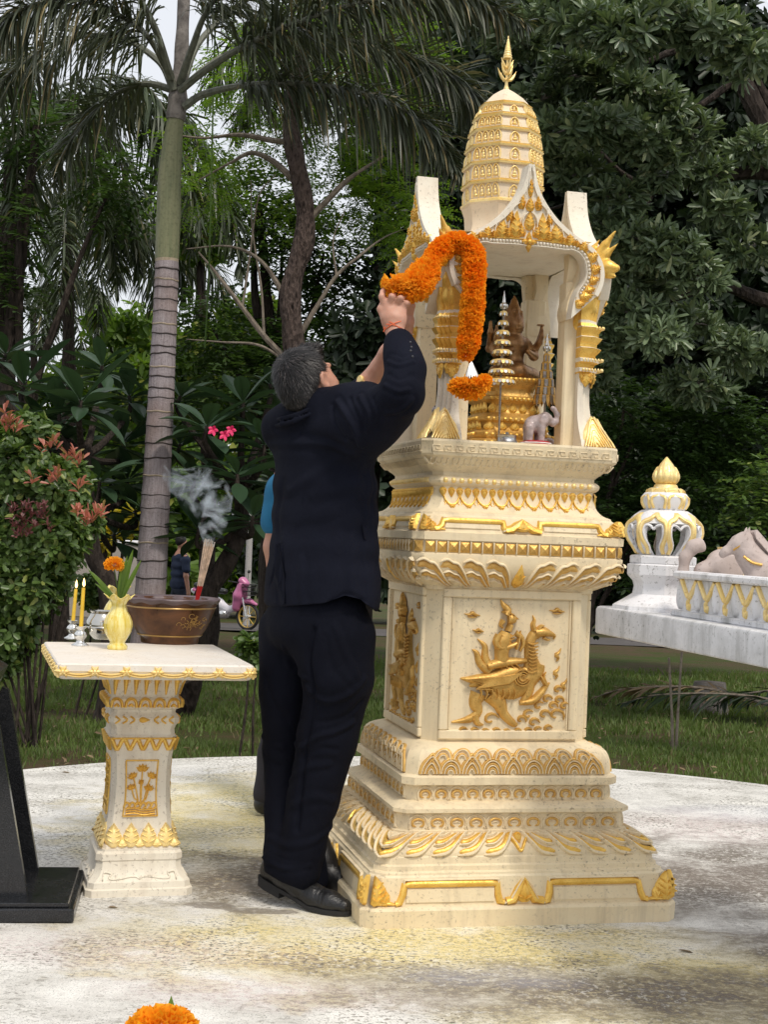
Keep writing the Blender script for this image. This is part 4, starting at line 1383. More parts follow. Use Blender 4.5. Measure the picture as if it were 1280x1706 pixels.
# niches: each with a seated figure, one on the main faces, four on the diagonal ones
def niche(w, h):
    g = G(); M = lambda u, v, hh: (u, -hh, v)
    ribbon(g, [(-w / 2, 0), (-w / 2, h * .5), (-w * .30, h * .84), (0, h), (w * .30, h * .84), (w / 2, h * .5), (w / 2, 0)], w * .2, .006, M, n=14, taper=False)
    g.ball((0, -.001, h * .22), (w * .34, .005, h * .13), 8, 5); g.ball((0, -.002, h * .43), (w * .19, .005, h * .20), 8, 5); g.ball((0, -.002, h * .68), (w * .11, .005, h * .11), 8, 5)
    return g.mesh('gold_niche', M_GOLDL, sharp=60)


ncache = {}
for i in range(6):
    a, b = tiers[i], tiers[i + 1]
    H = (b - a) - .019; r = RZ((a + b) / 2 - .005) - .0065
    side = 2 * r * math.tan(math.pi / 8)
    lean = math.atan2(RZ(a) - RZ(b), b - a)
    for f in range(8):
        ang = f * math.pi / 4
        if f % 2 == 0: spots = [0]; w = .031 * min(1, r / .12)
        else: spots = [(-1.5 + q) * side * .245 for q in range(4)]; w = side * .245
        key = (i, f % 2)
        if key not in ncache: ncache[key] = niche(w, H * (1.0 if f % 2 else .88))
        for u in spots:
            p = rotz(np.array([u, -(RZ(a) - .0065), a + .003]), ang)
            o = link('gold_niche', ncache[key], shrine, loc=p)
            o.rotation_euler = (-lean, 0, ang); o.rotation_mode = 'XYZ'
# finial
g = G()
g.lathe([(.010, 2.752), (.006, 2.765), (.0042, 2.80), (.0042, 2.858)], 10)
for z0, z1, L_ in ((2.79, 2.815, .038), (2.812, 2.835, .024), (2.832, 2.853, .025)):
    for k in range(4):
        pts = smoothpath([(0, 0, z0 - .008), (L_ * .45, 0, z0 - .003), (L_ * .75, 0, z0 + .012), (L_ * 1.0, 0, z1 + .006)], 8)
        g.tube(rotz(pts, k * math.pi / 2 + .25), [.0035, .005, .0055, .005, .0045, .0035, .002, .0006], 6)
        pts = smoothpath([(L_ * .6, 0, z0 + .004), (L_ * .62, 0, z0 + .016)], 4)
        g.tube(rotz(pts, k * math.pi / 2 + .25), [.004, .003, .002, .0005], 6)
prof = []
for i in range(9):
    r = .0165 * (1 - i / 9.5); z = 2.858 + i * .0085
    prof += [(r, z), (r * 1.0, z + .004), (r * .84, z + .0075)]
g.lathe(prof + [(.002, 2.938)], 14)
g.build('finial', M_GOLDL, shrine)

# ================================================================== ALTAR TABLE (left)
T_RZ = math.radians(16.2)
T_C = np.array([-0.783, 4.80, 0.0])
tab = empty('altar_table', T_C, T_RZ, 'small cream and gold altar table with a waisted carved pedestal, holding the incense bowl', 'altar table')
tab.scale = (1, 1, .982)


def sqring(w, c, z, n=8, tw=0.0):
    p = chring(w, c, z, n, .0009)
    return p


TP = [(.172, 0), (.172, .022), (.166, .026), (.164, .045), (.158, .052), (.146, .066), (.138, .09), (.137, .108), (.140, .112), (.139, .132), (.132, .140), (.131, .147)]
g = G(); g.loft([sqring(w, .02, z) for w, z in TP])
g.build('table_foot', M_CREAM2, tab, sharp=30)
TS = [(.124, .146), (.122, .156), (.113, .185), (.106, .215), (.1005, .26), (.097, .31), (.0955, .36), (.0965, .41), (.099, .445), (.103, .475), (.108, .505), (.110, .512), (.104, .518), (.102, .535), (.106, .548), (.114, .560), (.115, .575), (.108, .585), (.103, .592), (.104, .600), (.114, .606), (.119, .622), (.118, .636), (.110, .644), (.113, .66), (.119, .685), (.129, .71), (.140, .732)]
g = G(); g.loft([sqring(w, .016, z) for w, z in TS])
g.build('table_pedestal', M_CREAM2, tab, sharp=30)
g = G()
W2 = .298
g.loft([chring(w, .006, z, 16, .001) for w, z in ((.285, .728), (W2 - .006, .731), (W2, .738), (W2, .752), (W2 + .004, .756), (W2 + .004, .7745), (W2, .779), (W2 - .01, .7795))])
g.v = [np.concatenate(g.v) * np.array([1, 1.28, 1])]
g.build('table_top', mk_plaster('worn_tabletop_paint', (.80, .75, .68), (.70, .60, .48), (.36, .28, .22), .6, .1), tab, sharp=30)


def tw_(z): return float(np.interp(z, [b for a, b in TS], [a for a, b in TS]))
def MT(u, v, h): return (u, -tw_(v) - h, v)
def MT0(u, v, h): return (u, -W2 - .001 - h, v)
WY = W2 * 1.28


def four(name, me, par=None, ks=range(4)):
    for k in ks: link(name, me, par or tab, rot=(0, 0, k * math.pi / 2))


# gilt swags and rosettes round the edge of the top
g = G()
ribbon(g, [(-.05, .757), (-.03, .749), (0, .745), (.03, .749), (.05, .757)], .0075, .008, MT0, n=14, taper=False)
ribbon(g, [(-.05, .751), (-.03, .742), (0, .738), (.03, .742), (.05, .751)], .0075, .008, MT0, n=14, taper=False)
me_sw = g.mesh('gold_swag', M_GOLDL, sharp=50)
g = G()
for t in range(6):
    a = t * math.pi / 3
    leafshape(g, (0, .755), (.021 * math.cos(a), .755 + .019 * math.sin(a)), .019, .013, MT0, 0, 0)
ribbon(g, [(-.006, .748), (-.012, .735)], [.006, .003], .006, MT0, taper=False); ribbon(g, [(.006, .748), (.012, .735)], [.006, .003], .006, MT0, taper=False)
g.ball((0, -W2 - .009, .755), (.006, .005, .006), 8, 5)
me_ro = g.mesh('gold_rosette', M_GOLDL, sharp=50)
for k in range(4):
    c_, s_ = math.cos(k * math.pi / 2), math.sin(k * math.pi / 2)
    odd = k % 2; n_ = 8 if odd else 6; hw_ = WY if odd else W2; ex = 0 if odd else WY - W2
    st_ = 2 * (hw_ - .012) / n_
    for i in range(n_):
        x = (i - (n_ - 1) / 2) * st_; o = link('gold_swag', me_sw, tab, rot=(0, 0, k * math.pi / 2)); o.location = (x * c_ + ex * s_, x * s_ - ex * c_, 0)
    for i in range(n_ + 1):
        x = (i - n_ / 2) * st_; o = link('gold_rosette', me_ro, tab, rot=(0, 0, k * math.pi / 2)); o.location = (x * c_ + ex * s_, x * s_ - ex * c_, 0)
# flutes
g = G()
ribbon(g, [(0, .728), (.001, .70), (0, .652)], [.026, .020, .006], .010, MT, n=10, taper=False)
ribbon(g, [(.013, .728), (.013, .69)], [.006, .002], .005, MT, n=5, taper=False)
me_ = g.mesh('gold_flute', M_GOLD, sharp=50)
for k in range(4):
    for i in range(7):
        x = (i - 3) * .033; o = link('gold_flute', me_, tab, rot=(0, 0, k * math.pi / 2)); o.location = (x * math.cos(k * math.pi / 2), x * math.sin(k * math.pi / 2), 0)
g = G()
ribbon(g, [(-.018, .610), (-.014, .630), (0, .638), (.014, .630), (.018, .610)], .011, .010, MT, n=14, taper=False); ribbon(g, [(-.007, .612), (0, .620), (.007, .612)], .009, .008, MT, n=8, taper=False)
me_ = g.mesh('gold_wave_boss', M_GOLD, sharp=50)
for k in range(4):
    for i in range(5):
        x = (i - 2) * .046; o = link('gold_wave_boss', me_, tab, rot=(0, 0, k * math.pi / 2)); o.location = (x * math.cos(k * math.pi / 2), x * math.sin(k * math.pi / 2), 0)
g = G()
leafshape(g, (-.018, .568), (.018, .568), .022, .008, MT, 0, 0)
for sg in (-1, 1):
    for i in range(3):
        x = sg * (.032 + i * .024)
        ribbon(g, [(x + sg * .014, .580), (x, .568), (x + sg * .014, .556)], .007, .006, MT, n=8, taper=False)
me_ = g.mesh('gold_lozenge_band', [M_GOLD], sharp=50); four('gold_lozenge_band', me_)
g = G()
for i in range(5):
    x = (i - 2) * .042
    ribbon(g, [(x - .021, .507), (x - .013, .494), (x, .468), (x + .013, .494), (x + .021, .507)], .015, .009, MT, n=12, taper=False)
ribbon(g, [(-.104, .506), (.104, .506)], .007, .007, MT, taper=False)
me_ = g.mesh('gold_zigzag_collar', [M_GOLD], sharp=50); four('gold_zigzag_collar', me_)
g = G()
for i in range(4):
    x = (i - 1.5) * .056
    leafshape(g, (x, .150), (x, .228), .062, .012, MT, 0, 3); leafshape(g, (x + .028, .150), (x + .028, .180), .045, .008, MT, 0, 1)
me_ = g.mesh('gold_foot_leaf', [M_GOLDL], sharp=50); four('gold_foot_leaf', me_)
# lotus panel
g = G()
pb = [(-.054, .432), (.054, .432), (.050, .40), (.050, .32), (.054, .25), (-.058, .25), (-.052, .32), (-.052, .40), (-.054, .432)]
ribbon(g, [(-.056, .25), (-.050, .30), (-.049, .36), (-.052, .43)], .006, .006, MT, n=10, taper=False); ribbon(g, [(.056, .25), (.050, .30), (.049, .36), (.052, .43)], .006, .006, MT, n=10, taper=False)
ribbon(g, [(-.053, .432), (.053, .432)], .006, .006, MT, taper=False); ribbon(g, [(-.057, .249), (.057, .249)], .006, .006, MT, taper=False)
me_ = g.mesh('gold_panel_frame', [M_GOLD], sharp=50); four('gold_panel_frame', me_)
def lotus(g, x, z, r, a, full=True):
    for t in ((-1.1, -.55, 0, .55, 1.1) if full else (-.4, 0, .4)):
        b = a + t
        leafshape(g, (x, z), (x + r * math.sin(b), z + r * math.cos(b)), r * .75, .010, MT, 0, 0)
g = G()
for x, z, r, a, fu in ((.002, .398, .024, 0, True), (-.026, .375, .020, -.5, True), (.030, .376, .020, .5, True), (-.030, .338, .018, -.3, True), (.024, .334, .020, .2, True), (-.002, .352, .018, .15, False)):
    lotus(g, x, z, r, a, fu)
    ribbon(g, [(x, z), (x * .7, z - .03), (x * .35, .30), (x * .25 - .004, .285)], .0055, .005, MT, n=12, taper=False)
me_ = g.mesh('gold_lotus_relief', [M_GOLD], sharp=50); four('gold_lotus_relief', me_)
g = G()
for i in range(6): 
    x = -.044 + .0175 * i; ribbon(g, [(x - .010, .276), (x - .004, .292), (x + .006, .290), (x + .008, .278), (x, .275)], .008, .008, MT, n=10, taper=False)
for j in range(3): ribbon(g, [(-.048, .272 - .008 * j), (-.02, .275 - .008 * j), (.01, .269 - .008 * j), (.048, .273 - .008 * j)], .007, .006, MT, n=12, taper=False)
me_ = g.mesh('gold_water_relief', [M_GOLD], sharp=50); four('gold_water_relief', me_)
# unpainted scroll corners on the foot
g = G(); MF = lambda u, v, h: (u, -float(np.interp(v, [b for a, b in TP], [a for a, b in TP])) - h, v)
for sg in (-1, 1):
    ribbon(g, [(sg * .118, .052), (sg * .112, .075), (sg * .090, .070), (sg * .098, .058), (sg * .075, .055), (sg * .02, .062), (0, .055)], .006, .005, MF, n=22, taper=False)
me_ = g.mesh('foot_scroll', M_CREAM2); four('foot_scroll', me_)

TOPZ = .7655


def on_table(x, y):
    """table-local position from a photo pixel at the table top's height"""
    d = ray(x, y); t = (TOPZ - EYE[2]) / d[2]
    return EYE + d * t


# incense bowl ---------------------------------------------------------------
p = on_table(279, 1072); PB = p + np.array([0, .045, 0])
pot = empty('incense_bowl', PB, .2, 'wide brown glazed bowl with wavy grey rim and gold pattern on the altar table', 'incense bowl')
m = NT('brown_glaze', .3, spec=.35)
pz = m.tc.outputs['Object']; nb = m.noise(14, 5, .6, .6); zz = m.sep(pz)[2]
c = m.mix(m.ramp(nb, [(.35, 0), (.68, 1)]), (.050, .020, .009), (.15, .062, .024))
m.base(c); m.rough(m.ramp(nb, [(.3, .25), (.7, .45)])); M_GLAZE = m.m
M_RIMG = plain('grey_lilac_glaze', (.13, .09, .095), .35, 0, .25, 20)
M_ASH = plain('incense_ash', (.42, .27, .26), .95, 0, .3, 60, .6)
M_GLAZEG = plain('gold_glaze_line', (.42, .25, .07), .3, .3)
g = G()
g.lathe([(.088, 0), (.090, .008), (.090, .018), (.096, .026), (.110, .050), (.125, .085), (.137, .125), (.143, .150), (.146, .160), (.138, .160), (.132, .140)], 48)
pot.scale = (1.17, 1.17, 1.0)
g.build('bowl_body', M_GLAZE, pot, sharp=60)
g = G()
g.lathe([(.1415, .146), (.147, .150), (.153, .159), (.153, .163), (.147, .166), (.139, .162), (.135, .152)], 96, wob=lambda a, z: .012 * np.sin(a * 13), cap0=False, cap1=False)
v = np.concatenate(g.v); a = np.arctan2(v[:, 1], v[:, 0]); v[:, 2] += .004 * np.sin(a * 13) * (v[:, 2] < .162)
g.v = [v]
g.build('wavy_rim', M_RIMG, pot, sharp=80)
g = G(); 
g.lathe([(.1325, .146), (.10, .151), (.05, .150), (.004, .153)], 40, wob=lambda a, z: .01 * np.sin(a * 7 + z * 300))
g.build('ash', M_ASH, pot, sharp=80)
g = G()
for z in (.030, .132): g.lathe([(np.interp(z - .003, [.026, .05, .085, .125, .15], [.096, .110, .125, .137, .143]) + .001, z - .003), (np.interp(z, [.026, .05, .085, .125, .15], [.096, .110, .125, .137, .143]) + .003, z), (np.interp(z + .003, [.026, .05, .085, .125, .15], [.096, .110, .125, .137, .143]) + .001, z + .003)], 48, cap0=False, cap1=False)
g.build('gold_band', M_GLAZEG, pot)
g = G()
def MB(u, v, h):
    r = float(np.interp(v, [.026, .05, .085, .125, .15], [.096, .110, .125, .137, .143])) + h
    a = -math.pi / 2 + .55 + u / .125
    return (r * math.cos(a), r * math.sin(a), v)
rr = random.Random(3)
for i in range(26):
    x = rr.gauss(0, .026); z = .085 + rr.gauss(0, .014) * (1 - abs(x) * 8); r_ = rr.uniform(.004, .009); a0 = rr.uniform(0, 6)
    ribbon(g, [(x + r_ * math.cos(a0 + t), z + r_ * math.sin(a0 + t)) for t in np.linspace(0, 4.4, 8)], .0022, .0012, MB, taper=False, emb=.0008)
g.build('gold_flower_pattern', M_GLAZEG, pot)

# incense bundle --------------------------------------------------------------
inc = empty('incense_bundle', PB + np.array([.092, -.01, .150]), 0, 'bundle of burning incense sticks with red ends leaning in the brown bowl', 'incense')
M_STICK = plain('incense_paste', (.66, .50, .38), .9, 0, .25, 60)
M_STICKR = plain('red_stick', (.50, .02, .02), .6)
M_ASHT = plain('stick_ash', (.55, .50, .46), .95)
rr = random.Random(9)
for i in range(36):
    a = rr.uniform(0, 6.28); r0_ = rr.uniform(0, .006); r1 = r0_ * 2.0 + rr.uniform(0, .017)
    b0 = np.array([r0_ * math.cos(a), r0_ * math.sin(a), -.01]); L_ = .225 * rr.uniform(.94, 1.04)
    b2 = np.array([.036 + r1 * math.cos(a), r1 * math.sin(a), L_])
    b1 = b0 + (b2 - b0) * .31; b3 = b0 + (b2 - b0) * .96
    st_ = G(); st_.tube([b1, b3], .0016, 5, 0); st_.tube([b0, b1], .0012, 4, 1); st_.tube([b3, b2], .0019, 5, 2)
    st_.build('incense_stick', [M_STICK, M_STICKR, M_ASHT], inc)
TIP = PB + np.array([.092 + .036, -.01, .150 + .225])

# smoke ---------------------------------------------------------------------------
ms = bpy.data.materials.new('smoke'); ms.use_nodes = True; nt = ms.node_tree
nt.nodes.remove(nt.nodes['Principled BSDF'])
pv = nt.nodes.new('ShaderNodeVolumePrincipled'); tc = nt.nodes.new('ShaderNodeTexCoord')
nz = nt.nodes.new('ShaderNodeTexNoise'); nz.inputs['Scale'].default_value = 13; nz.inputs['Detail'].default_value = 6; nz.inputs['Roughness'].default_value = .58; nz.inputs['Distortion'].default_value = 2.0
rp = nt.nodes.new('ShaderNodeValToRGB'); rp.color_ramp.elements[0].position = .50; rp.color_ramp.elements[1].position = .66
mm = nt.nodes.new('ShaderNodeMath'); mm.operation = 'MULTIPLY'; mm.inputs[1].default_value = 17
nt.links.new(tc.outputs['Object'], nz.inputs['Vector']); nt.links.new(nz.outputs[0], rp.inputs[0]); nt.links.new(rp.outputs[0], mm.inputs[0]); nt.links.new(mm.outputs[0], pv.inputs['Density'])
pv.inputs['Color'].default_value = (.84, .92, 1.0, 1); pv.inputs['Anisotropy'].default_value = .25
nt.links.new(pv.outputs[0], nt.nodes['Material Output'].inputs['Volume'])
sm = SDF()
q = [TIP + np.array(t) for t in ((0, 0, -.005), (.010, 0, .05), (.012, .01, .10), (-.01, .02, .15), (-.06, .03, .185), (-.12, .05, .215), (-.17, .06, .25))]
sm.chain(q, [.022, .042, .055, .066, .065, .050, .028], .03)
sm.ell(TIP + np.array([.02, .01, .17]), (.06, .05, .06), .04)
sm.ell(TIP + np.array([-.03, .03, .24]), (.05, .04, .035), .04)
o = link('incense_smoke', sm.mesh('incense_smoke', ms, .012))
tag(o, 'wisp of blue-white smoke curling above the burning incense', 'smoke', kind='stuff')

# vases -------------------------------------------------------------------------
M_VASE = NT('yellow_glass', .12, spec=.6)
_n = M_VASE.noise(3, 3, .6, 1.0, vec=M_VASE.map(None, (22, 22, 3)))
M_VASE.base(M_VASE.mix(M_VASE.ramp(_n, [(.35, 0), (.65, 1)]), (.72, .53, .06), (.86, .76, .30)))
M_VASE.b.inputs['Coat Weight'].default_value = .6; M_VASE = M_VASE.m
VP_ = [(.038, 0), (.040, .006), (.040, .014), (.031, .024), (.030, .030), (.038, .044), (.051, .068), (.056, .092), (.054, .112), (.045, .134), (.033, .152), (.028, .166), (.028, .178), (.034, .188), (.045, .196), (.055, .199)]


def vase(px, py, s, label, dy=0.0):
    p = on_table(px, py) + np.array([0, .03 + dy, 0])
    root = empty('flower_vase', p, .3, label, 'vase', 'yellow vases on the altar table')
    g = G(); g.lathe(VP_, 48, wob=lambda a, z: (.035 * np.cos(a * 10)) * np.clip((z - .03) / .03, 0, 1) + (.10 * np.cos(a * 6) if z > .19 else 0), cap1=False)
    v = np.concatenate(g.v); a = np.arctan2(v[:, 1], v[:, 0]); t = np.clip((v[:, 2] - .185) / .014, 0, 1); v[:, 2] += t * (.010 + .009 * np.cos(a * 6)); g.v = [v]
    me = g.mesh('vase_body', M_VASE, sharp=80)
    o = link('vase_body', me, root, scale=s)
    sd = o.modifiers.new('thickness', 'SOLIDIFY'); sd.thickness = .003
    return root, p


va, pva = vase(192, 1083, .86, 'yellow ruffled glass vase with a marigold at the front of the altar table')
vb, pvb = vase(186, 1060, .86, 'yellow glass vase half hidden behind the front vase with the marigold', .04)
va['label'] = 'ruffled yellow vase standing in front, with ribbed sides, beside the brown bowl'


def petal_ball(name, c, r, n, mat, parent=None, flat=.8, seed=1, up=(0, 0, 1), rag=1.0):
    """double marigold head: many frilled petals over a squat ball"""
    rg = np.random.default_rng(seed)
    V = []; F = []
    c = np.asarray(c, float)
    for i in range(n):
        t = (i + .5) / n; ph = math.acos(1 - 1.55 * t); th = i * 2.399963 + rg.uniform(-.2, .2)
        nd = np.array([math.sin(ph) * math.cos(th), math.sin(ph) * math.sin(th), math.cos(ph)])
        nd = nd + rg.normal(0, .14, 3) * rag; nd /= np.linalg.norm(nd)
        s = np.cross(nd, rg.normal(0, 1, 3)); s /= np.linalg.norm(s); u = np.cross(nd, s)
        r0_ = r * .55; r1 = r * rg.uniform(.88, 1.08); w = r * rg.uniform(.16, .26) * math.sqrt(130 / n)
        sc = np.array([1, 1, flat])
        b = c + nd * r0_ * sc; e = c + nd * r1 * sc
        k = len(V)
        V += [b - s * w * .4, b + s * w * .4, e + s * w - u * w * .3, e + s * w * .3 + u * w * .5 + nd * r * .05, e - s * w * .4 + u * w * .3, e - s * w - u * w * .4 + nd * r * .03]
        F += [(k, k + 1, k + 2, k + 3), (k, k + 3, k + 4, k + 5)]
    return link(name, mesh(name, V, F, mat), parent)


def blade(g, p0, p1, w, sag=.02, mi=0, n=6, side=None):
    p0 = np.array(p0, float); p1 = np.array(p1, float); d = p1 - p0; L_ = np.linalg.norm(d)
    s = np.cross(d, (0.3, -1, .2)) if side is None else np.array(side, float); s /= np.linalg.norm(s)
    rows = []
    for i in range(n + 1):
        t = i / n; c_ = p0 + d * t + np.array([0, 0, -sag * t * t * 2]); ww = w * math.sin(math.pi * min(1, .08 + t * .92)) ** .7 + .0004
        nn = np.cross(s, d / L_)
        rows.append([c_ - s * ww / 2, c_ + nn * ww * .18, c_ + s * ww / 2])
    g.loft(rows, closed=False, cap0=False, cap1=False, mi=mi)


def bouquet(base, head, seed, blades, r=.030, mat=None, label='', flat=.8, grp=None):
    root = empty('marigold', base, 0, label, 'flower', grp)
    base = np.array(base)
    h = np.array(head) - base
    petal_ball('flower_head', h, r, 420, mat or M_MARIY, root, flat, seed)
    g = G(); g.tube(smoothpath([(0, 0, 0), h * .5 + np.array([0, .004, 0]), h - np.array([0, 0, r * .4])], 6), .0022, 6); g.build('stem', L_BUSH, root)
    for b in blades:
        g = G(); blade(g, (0, 0, .0), np.array(b[:3]) - base, b[3], .01); g.build('leaf', L_LIGHT, root)
    return root


b0 = pva + np.array([0, .0, .15])
W = lambda x, y, Y=None: P(x, y, pva[1] if Y is None else Y)
bouquet(b0, W(190, 941), 4, [(*W(222, 905), .020), (*W(236, 922), .016), (*W(212, 915), .016), (*W(205, 922), .018), (*W(146, 938), .016), (*W(158, 962), .012)], .034, label='orange marigold with thin green leaves standing in the front yellow vase')

# steel bowl ------------------------------------------------------------------------
p = on_table(160, 1068) + np.array([0, .10, 0])
mb = empty('metal_bowl', p, 0, 'round polished metal bowl between the candles and the yellow vase', 'bowl')
g = G(); g.lathe([(.030, 0), (.034, .003), (.052, .020), (.060, .045), (.058, .068), (.048, .086), (.044, .094), (.050, .101), (.053, .104), (.049, .104), (.041, .095), (.05, .07)], 40, cap1=False)
g.build('bowl_body', M_MIRROR, mb, sharp=60)
g = G(); g.lathe([(.0605, .040), (.0625, .044), (.0605, .048)], 40, cap0=False, cap1=False); g.build('raised_band', M_MIRROR, mb)

# candles ------------------------------------------------------------------------------
M_WAX = plain('yellow_wax', (.86, .56, .05), .45, 0, .06, 20)
M_PINKT = plain('candle_stub', (.72, .25, .12), .5)
mf = NT('candle_flame', .5); mf.b.inputs['Emission Color'].default_value = (1, .62, .22, 1); mf.b.inputs['Emission Strength'].default_value = 4; mf.base((.9, .5, .2)); M_FLAME = mf.m
M_WICK = plain('wick', (.02, .02, .02), .9)
for px, py, top, dy, lab in ((131, 1077, 979, .0, 'silver ornate candlestick nearer the vase on the altar table corner'), (116, 1066, 981, .06, 'silver ornate candlestick at the far left edge of the altar table')):
    p = on_table(px, py) + np.array([0, .02 + dy * .3, 0])
    cs = empty('candle_holder', p, 0, lab, 'candlestick', 'silver candlesticks on the altar table')
    g = G(); g.lathe([(.027, 0), (.028, .004), (.022, .009), (.014, .014), (.012, .022), (.018, .030), (.021, .038), (.017, .047), (.012, .052), (.013, .058), (.020, .064), (.021, .068), (.012, .066), (.010, .060)], 24, wob=lambda a, z: .10 * np.cos(a * 6) * (1 if .02 < z < .055 or z < .006 else 0), cap1=False)
    g.build('holder_body', M_SILVER, cs, sharp=60)
    cn = empty('candle', p + np.array([0, 0, .058]), 0, ('yellow candle burning in the silver candlestick nearer the vase' if dy == 0 else 'yellow candle burning in the far left silver candlestick'), 'candle', 'burning yellow candles')
    H_ = (P(px, top, p[1])[2] - (p[2] + .058))
    lean = (.003 if dy == 0 else .006)
    g = G(); g.tube([(0, 0, 0), (lean, 0, H_)], [.0072, .0062], 12); g.build('wax', M_WAX, cn)
    g = G(); g.tube([(lean, 0, H_), (lean + .001, 0, H_ + .008)], .0008, 5); g.build('wick', M_WICK, cn)
    g = G(); g.lathe([(.001, 0), (.0045, .006), (.0048, .011), (.003, .020), (.0003, .030)], 10, c=(lean + .001, 0, H_ + .004)); g.build('flame', M_FLAME, cn)
    g = G(); g.lathe([(.0085, 0), (.009, .004), (.0072, .008)], 12, cap0=False); g.build('wax_collar', M_PINKT, cn)

# ================================================================== BLACK GRANITE STAND (left edge)
gs = empty('granite_sign', (-1.215, 4.50, 0), S_RZ - .10, 'black polished granite slab on a wedge stand and base at the left edge', 'sign')
g = G(); g.box((0, 0, .022), (.62, .50, .040), bev=.004); g.box((0, 0, .048), (.585, .46, .014), bev=.003)
g.build('base_slab', M_BLACKG, gs, sharp=30)
def prism(pts, y0, y1):
    g = G(); g.loft([[(x, y0, z) for x, z in pts], [(x, y1, z) for x, z in pts]]); return g
# side cheeks: a leaning wedge each, the plate rests against their sloping edge
for y in (-.165,):
    pr = prism([(.165, .055), (.045, .64), (.025, .65), (-.22, .055)], y, y + .03); pr.build('side_cheek', M_BLACKG, gs, sharp=20)
pr = prism([(.165, .055), (.045, .64), (.025, .65), (-.22, .055)], .165, .195); pr.build('side_cheek', M_BLACKG, gs, sharp=20)
g = G(); g.loft([[(-.235, -.23, .10), (.008, -.23, .73), (.034, -.23, .715), (-.208, -.23, .09)], [(-.235, .23, .10), (.008, .23, .73), (.034, .23, .715), (-.208, .23, .09)]])
g.build('inscription_slab', M_BLACKG, gs, sharp=20)
g = G(); g.loft([[(-.236, -.2315, .10), (.008, -.2315, .731), (.0345, -.2315, .716), (-.2075, -.2315, .09)], [(-.236, -.230, .10), (.008, -.230, .731), (.0345, -.230, .716), (-.2075, -.230, .09)]])
g.build('slab_edge', M_GRANEDGE, gs, sharp=20)
# gilt border lines cut in the face
g = G()
def MS(u, v, h): return (-.235 + .243 * v - h * .94, u, .10 + .63 * v + h * .35)
for q in (.20, .185): ribbon(g, [(-q, .06), (-q, .95)], .004, .0015, MS, taper=False); ribbon(g, [(q, .06), (q, .95)], .004, .0015, MS, taper=False)
ribbon(g, [(-.2, .95), (.2, .95)], .004, .0015, MS, taper=False)
g.build('gold_border_line', M_GOLD, gs)

# ================================================================== WHITE OFFERING TABLE WITH MODEL PAVILION (right)
# its long side runs parallel to the spirit house's depth
WZ = 1.005                                   # top surface
wc = P(989, 1030, 4.33); wc[2] = 0
wt = empty('offering_table', wc, S_RZ, 'weathered white concrete table slab with a low balustrade at the right edge', 'table')
# local frame: +x to the right, -y towards the camera; corner at the origin
def slab_ring(z, i=0.0):
    q = [(0.012 + i, -1.9 + i), (0.0 + i, -1.88 + i), (0.0 + i, -.02 - i), (.006 + i, -.006 - i), (.02 + i, 0 - i), (.92 - i, 0 - i), (.94 - i, -.02 - i), (.94 - i, -1.88 + i), (.92 - i, -1.9 + i)]
    return [(x, y, z) for x, y in q][::-1]
g = G(); g.loft([slab_ring(WZ - .082, .004), slab_ring(WZ - .078), slab_ring(WZ - .01), slab_ring(WZ - .003, .003), slab_ring(WZ, .010)])
g.build('table_slab', M_WHITE2, wt, sharp=30)
g = G()
g.loft([[(x * w + .60, y * w - .95, z) for x, y in ((-1, -1), (1, -1), (1, 1), (-1, 1))] for w, z in ((.24, 0), (.24, .1), (.16, .16), (.14, .7), (.2, .85), (.24, .925))])
g.build('table_pedestal', M_WHITE, wt, sharp=30)


def oct_(r, z, c=(0, 0), a0=math.pi / 8, wob=None):
    a = np.arange(8) * math.pi / 4 + a0
    return np.stack([c[0] + r * np.cos(a), c[1] + r * np.sin(a), np.full(8, z)], 1)


# pavilion: eight sided, open heart shaped windows, gilt flame frames, lotus bud on top
pc = P(1103, 1000, 4.20)
pav = empty('model_pavilion', (pc[0], pc[1], WZ), S_RZ + .05, 'white and gold eight-sided model pavilion with a lotus bud finial on the white table', 'pavilion')
s = .124 / .137
pav.scale = (.79, .79, .87)
def O(prof, name, mat, **k):
    g = G(); g.loft([oct_(r * s, z * s) for r, z in prof], **k); return g.build(name, mat, pav, sharp=28)
O([(.200, 0), (.196, .014), (.150, .040), (.120, .058), (.114, .085), (.120, .105), (.140, .125), (.143, .130), (.143, .165), (.136, .168), (.130, .172)], 'pavilion_base', M_WHITE)
O([(.134, .172), (.134, .196), (.128, .200), (.105, .202)], 'pavilion_step', M_WHITE)
BODY = [(.098, .202), (.118, .225), (.138, .255), (.147, .285), (.143, .315), (.125, .342), (.100, .360), (.086, .368)]
# ribs at the eight corners and lintels between them leave the windows open
def rb(z): return float(np.interp(z, [b for a, b in BODY], [a for a, b in BODY]))
for i in range(8):
    a = i * math.pi / 4 + math.pi / 8
    g = G(); rows = []
    for r, z in smoothpath(BODY, 14):
        wd = np.interp(z, [.2, .26, .31, .34, .37], [.022, .018, .022, .040, .034])
        r = r / 1.0
        c_ = np.array([math.cos(a), math.sin(a)]); t = np.array([-c_[1], c_[0]])
        row = []
        for u, dr in ((-1, -.012), (-1, 0), (0, .006), (1, 0), (1, -.012)):
            q = c_ * (r + dr - (.0 if u == 0 else wd * .35)) + t * u * wd
            row.append((q[0] * s, q[1] * s, z * s))
        rows.append(row)
    g.loft(rows); g.build('corner_rib', M_WHITE, pav, sharp=50)
def Mface(k, top=False):
    a = k * math.pi / 4
    def M(u, v, h):
        r = rb(v) * math.cos(math.pi / 8) + h + .004 if not top else (float(np.interp(v, [.368, .39, .415, .435], [.078, .092, .094, .070])) * .93 + h)
        x = -u; 
        return ((r * math.cos(a) - u * math.sin(a)) * s, (r * math.sin(a) + u * math.cos(a)) * s, v * s)
    return M
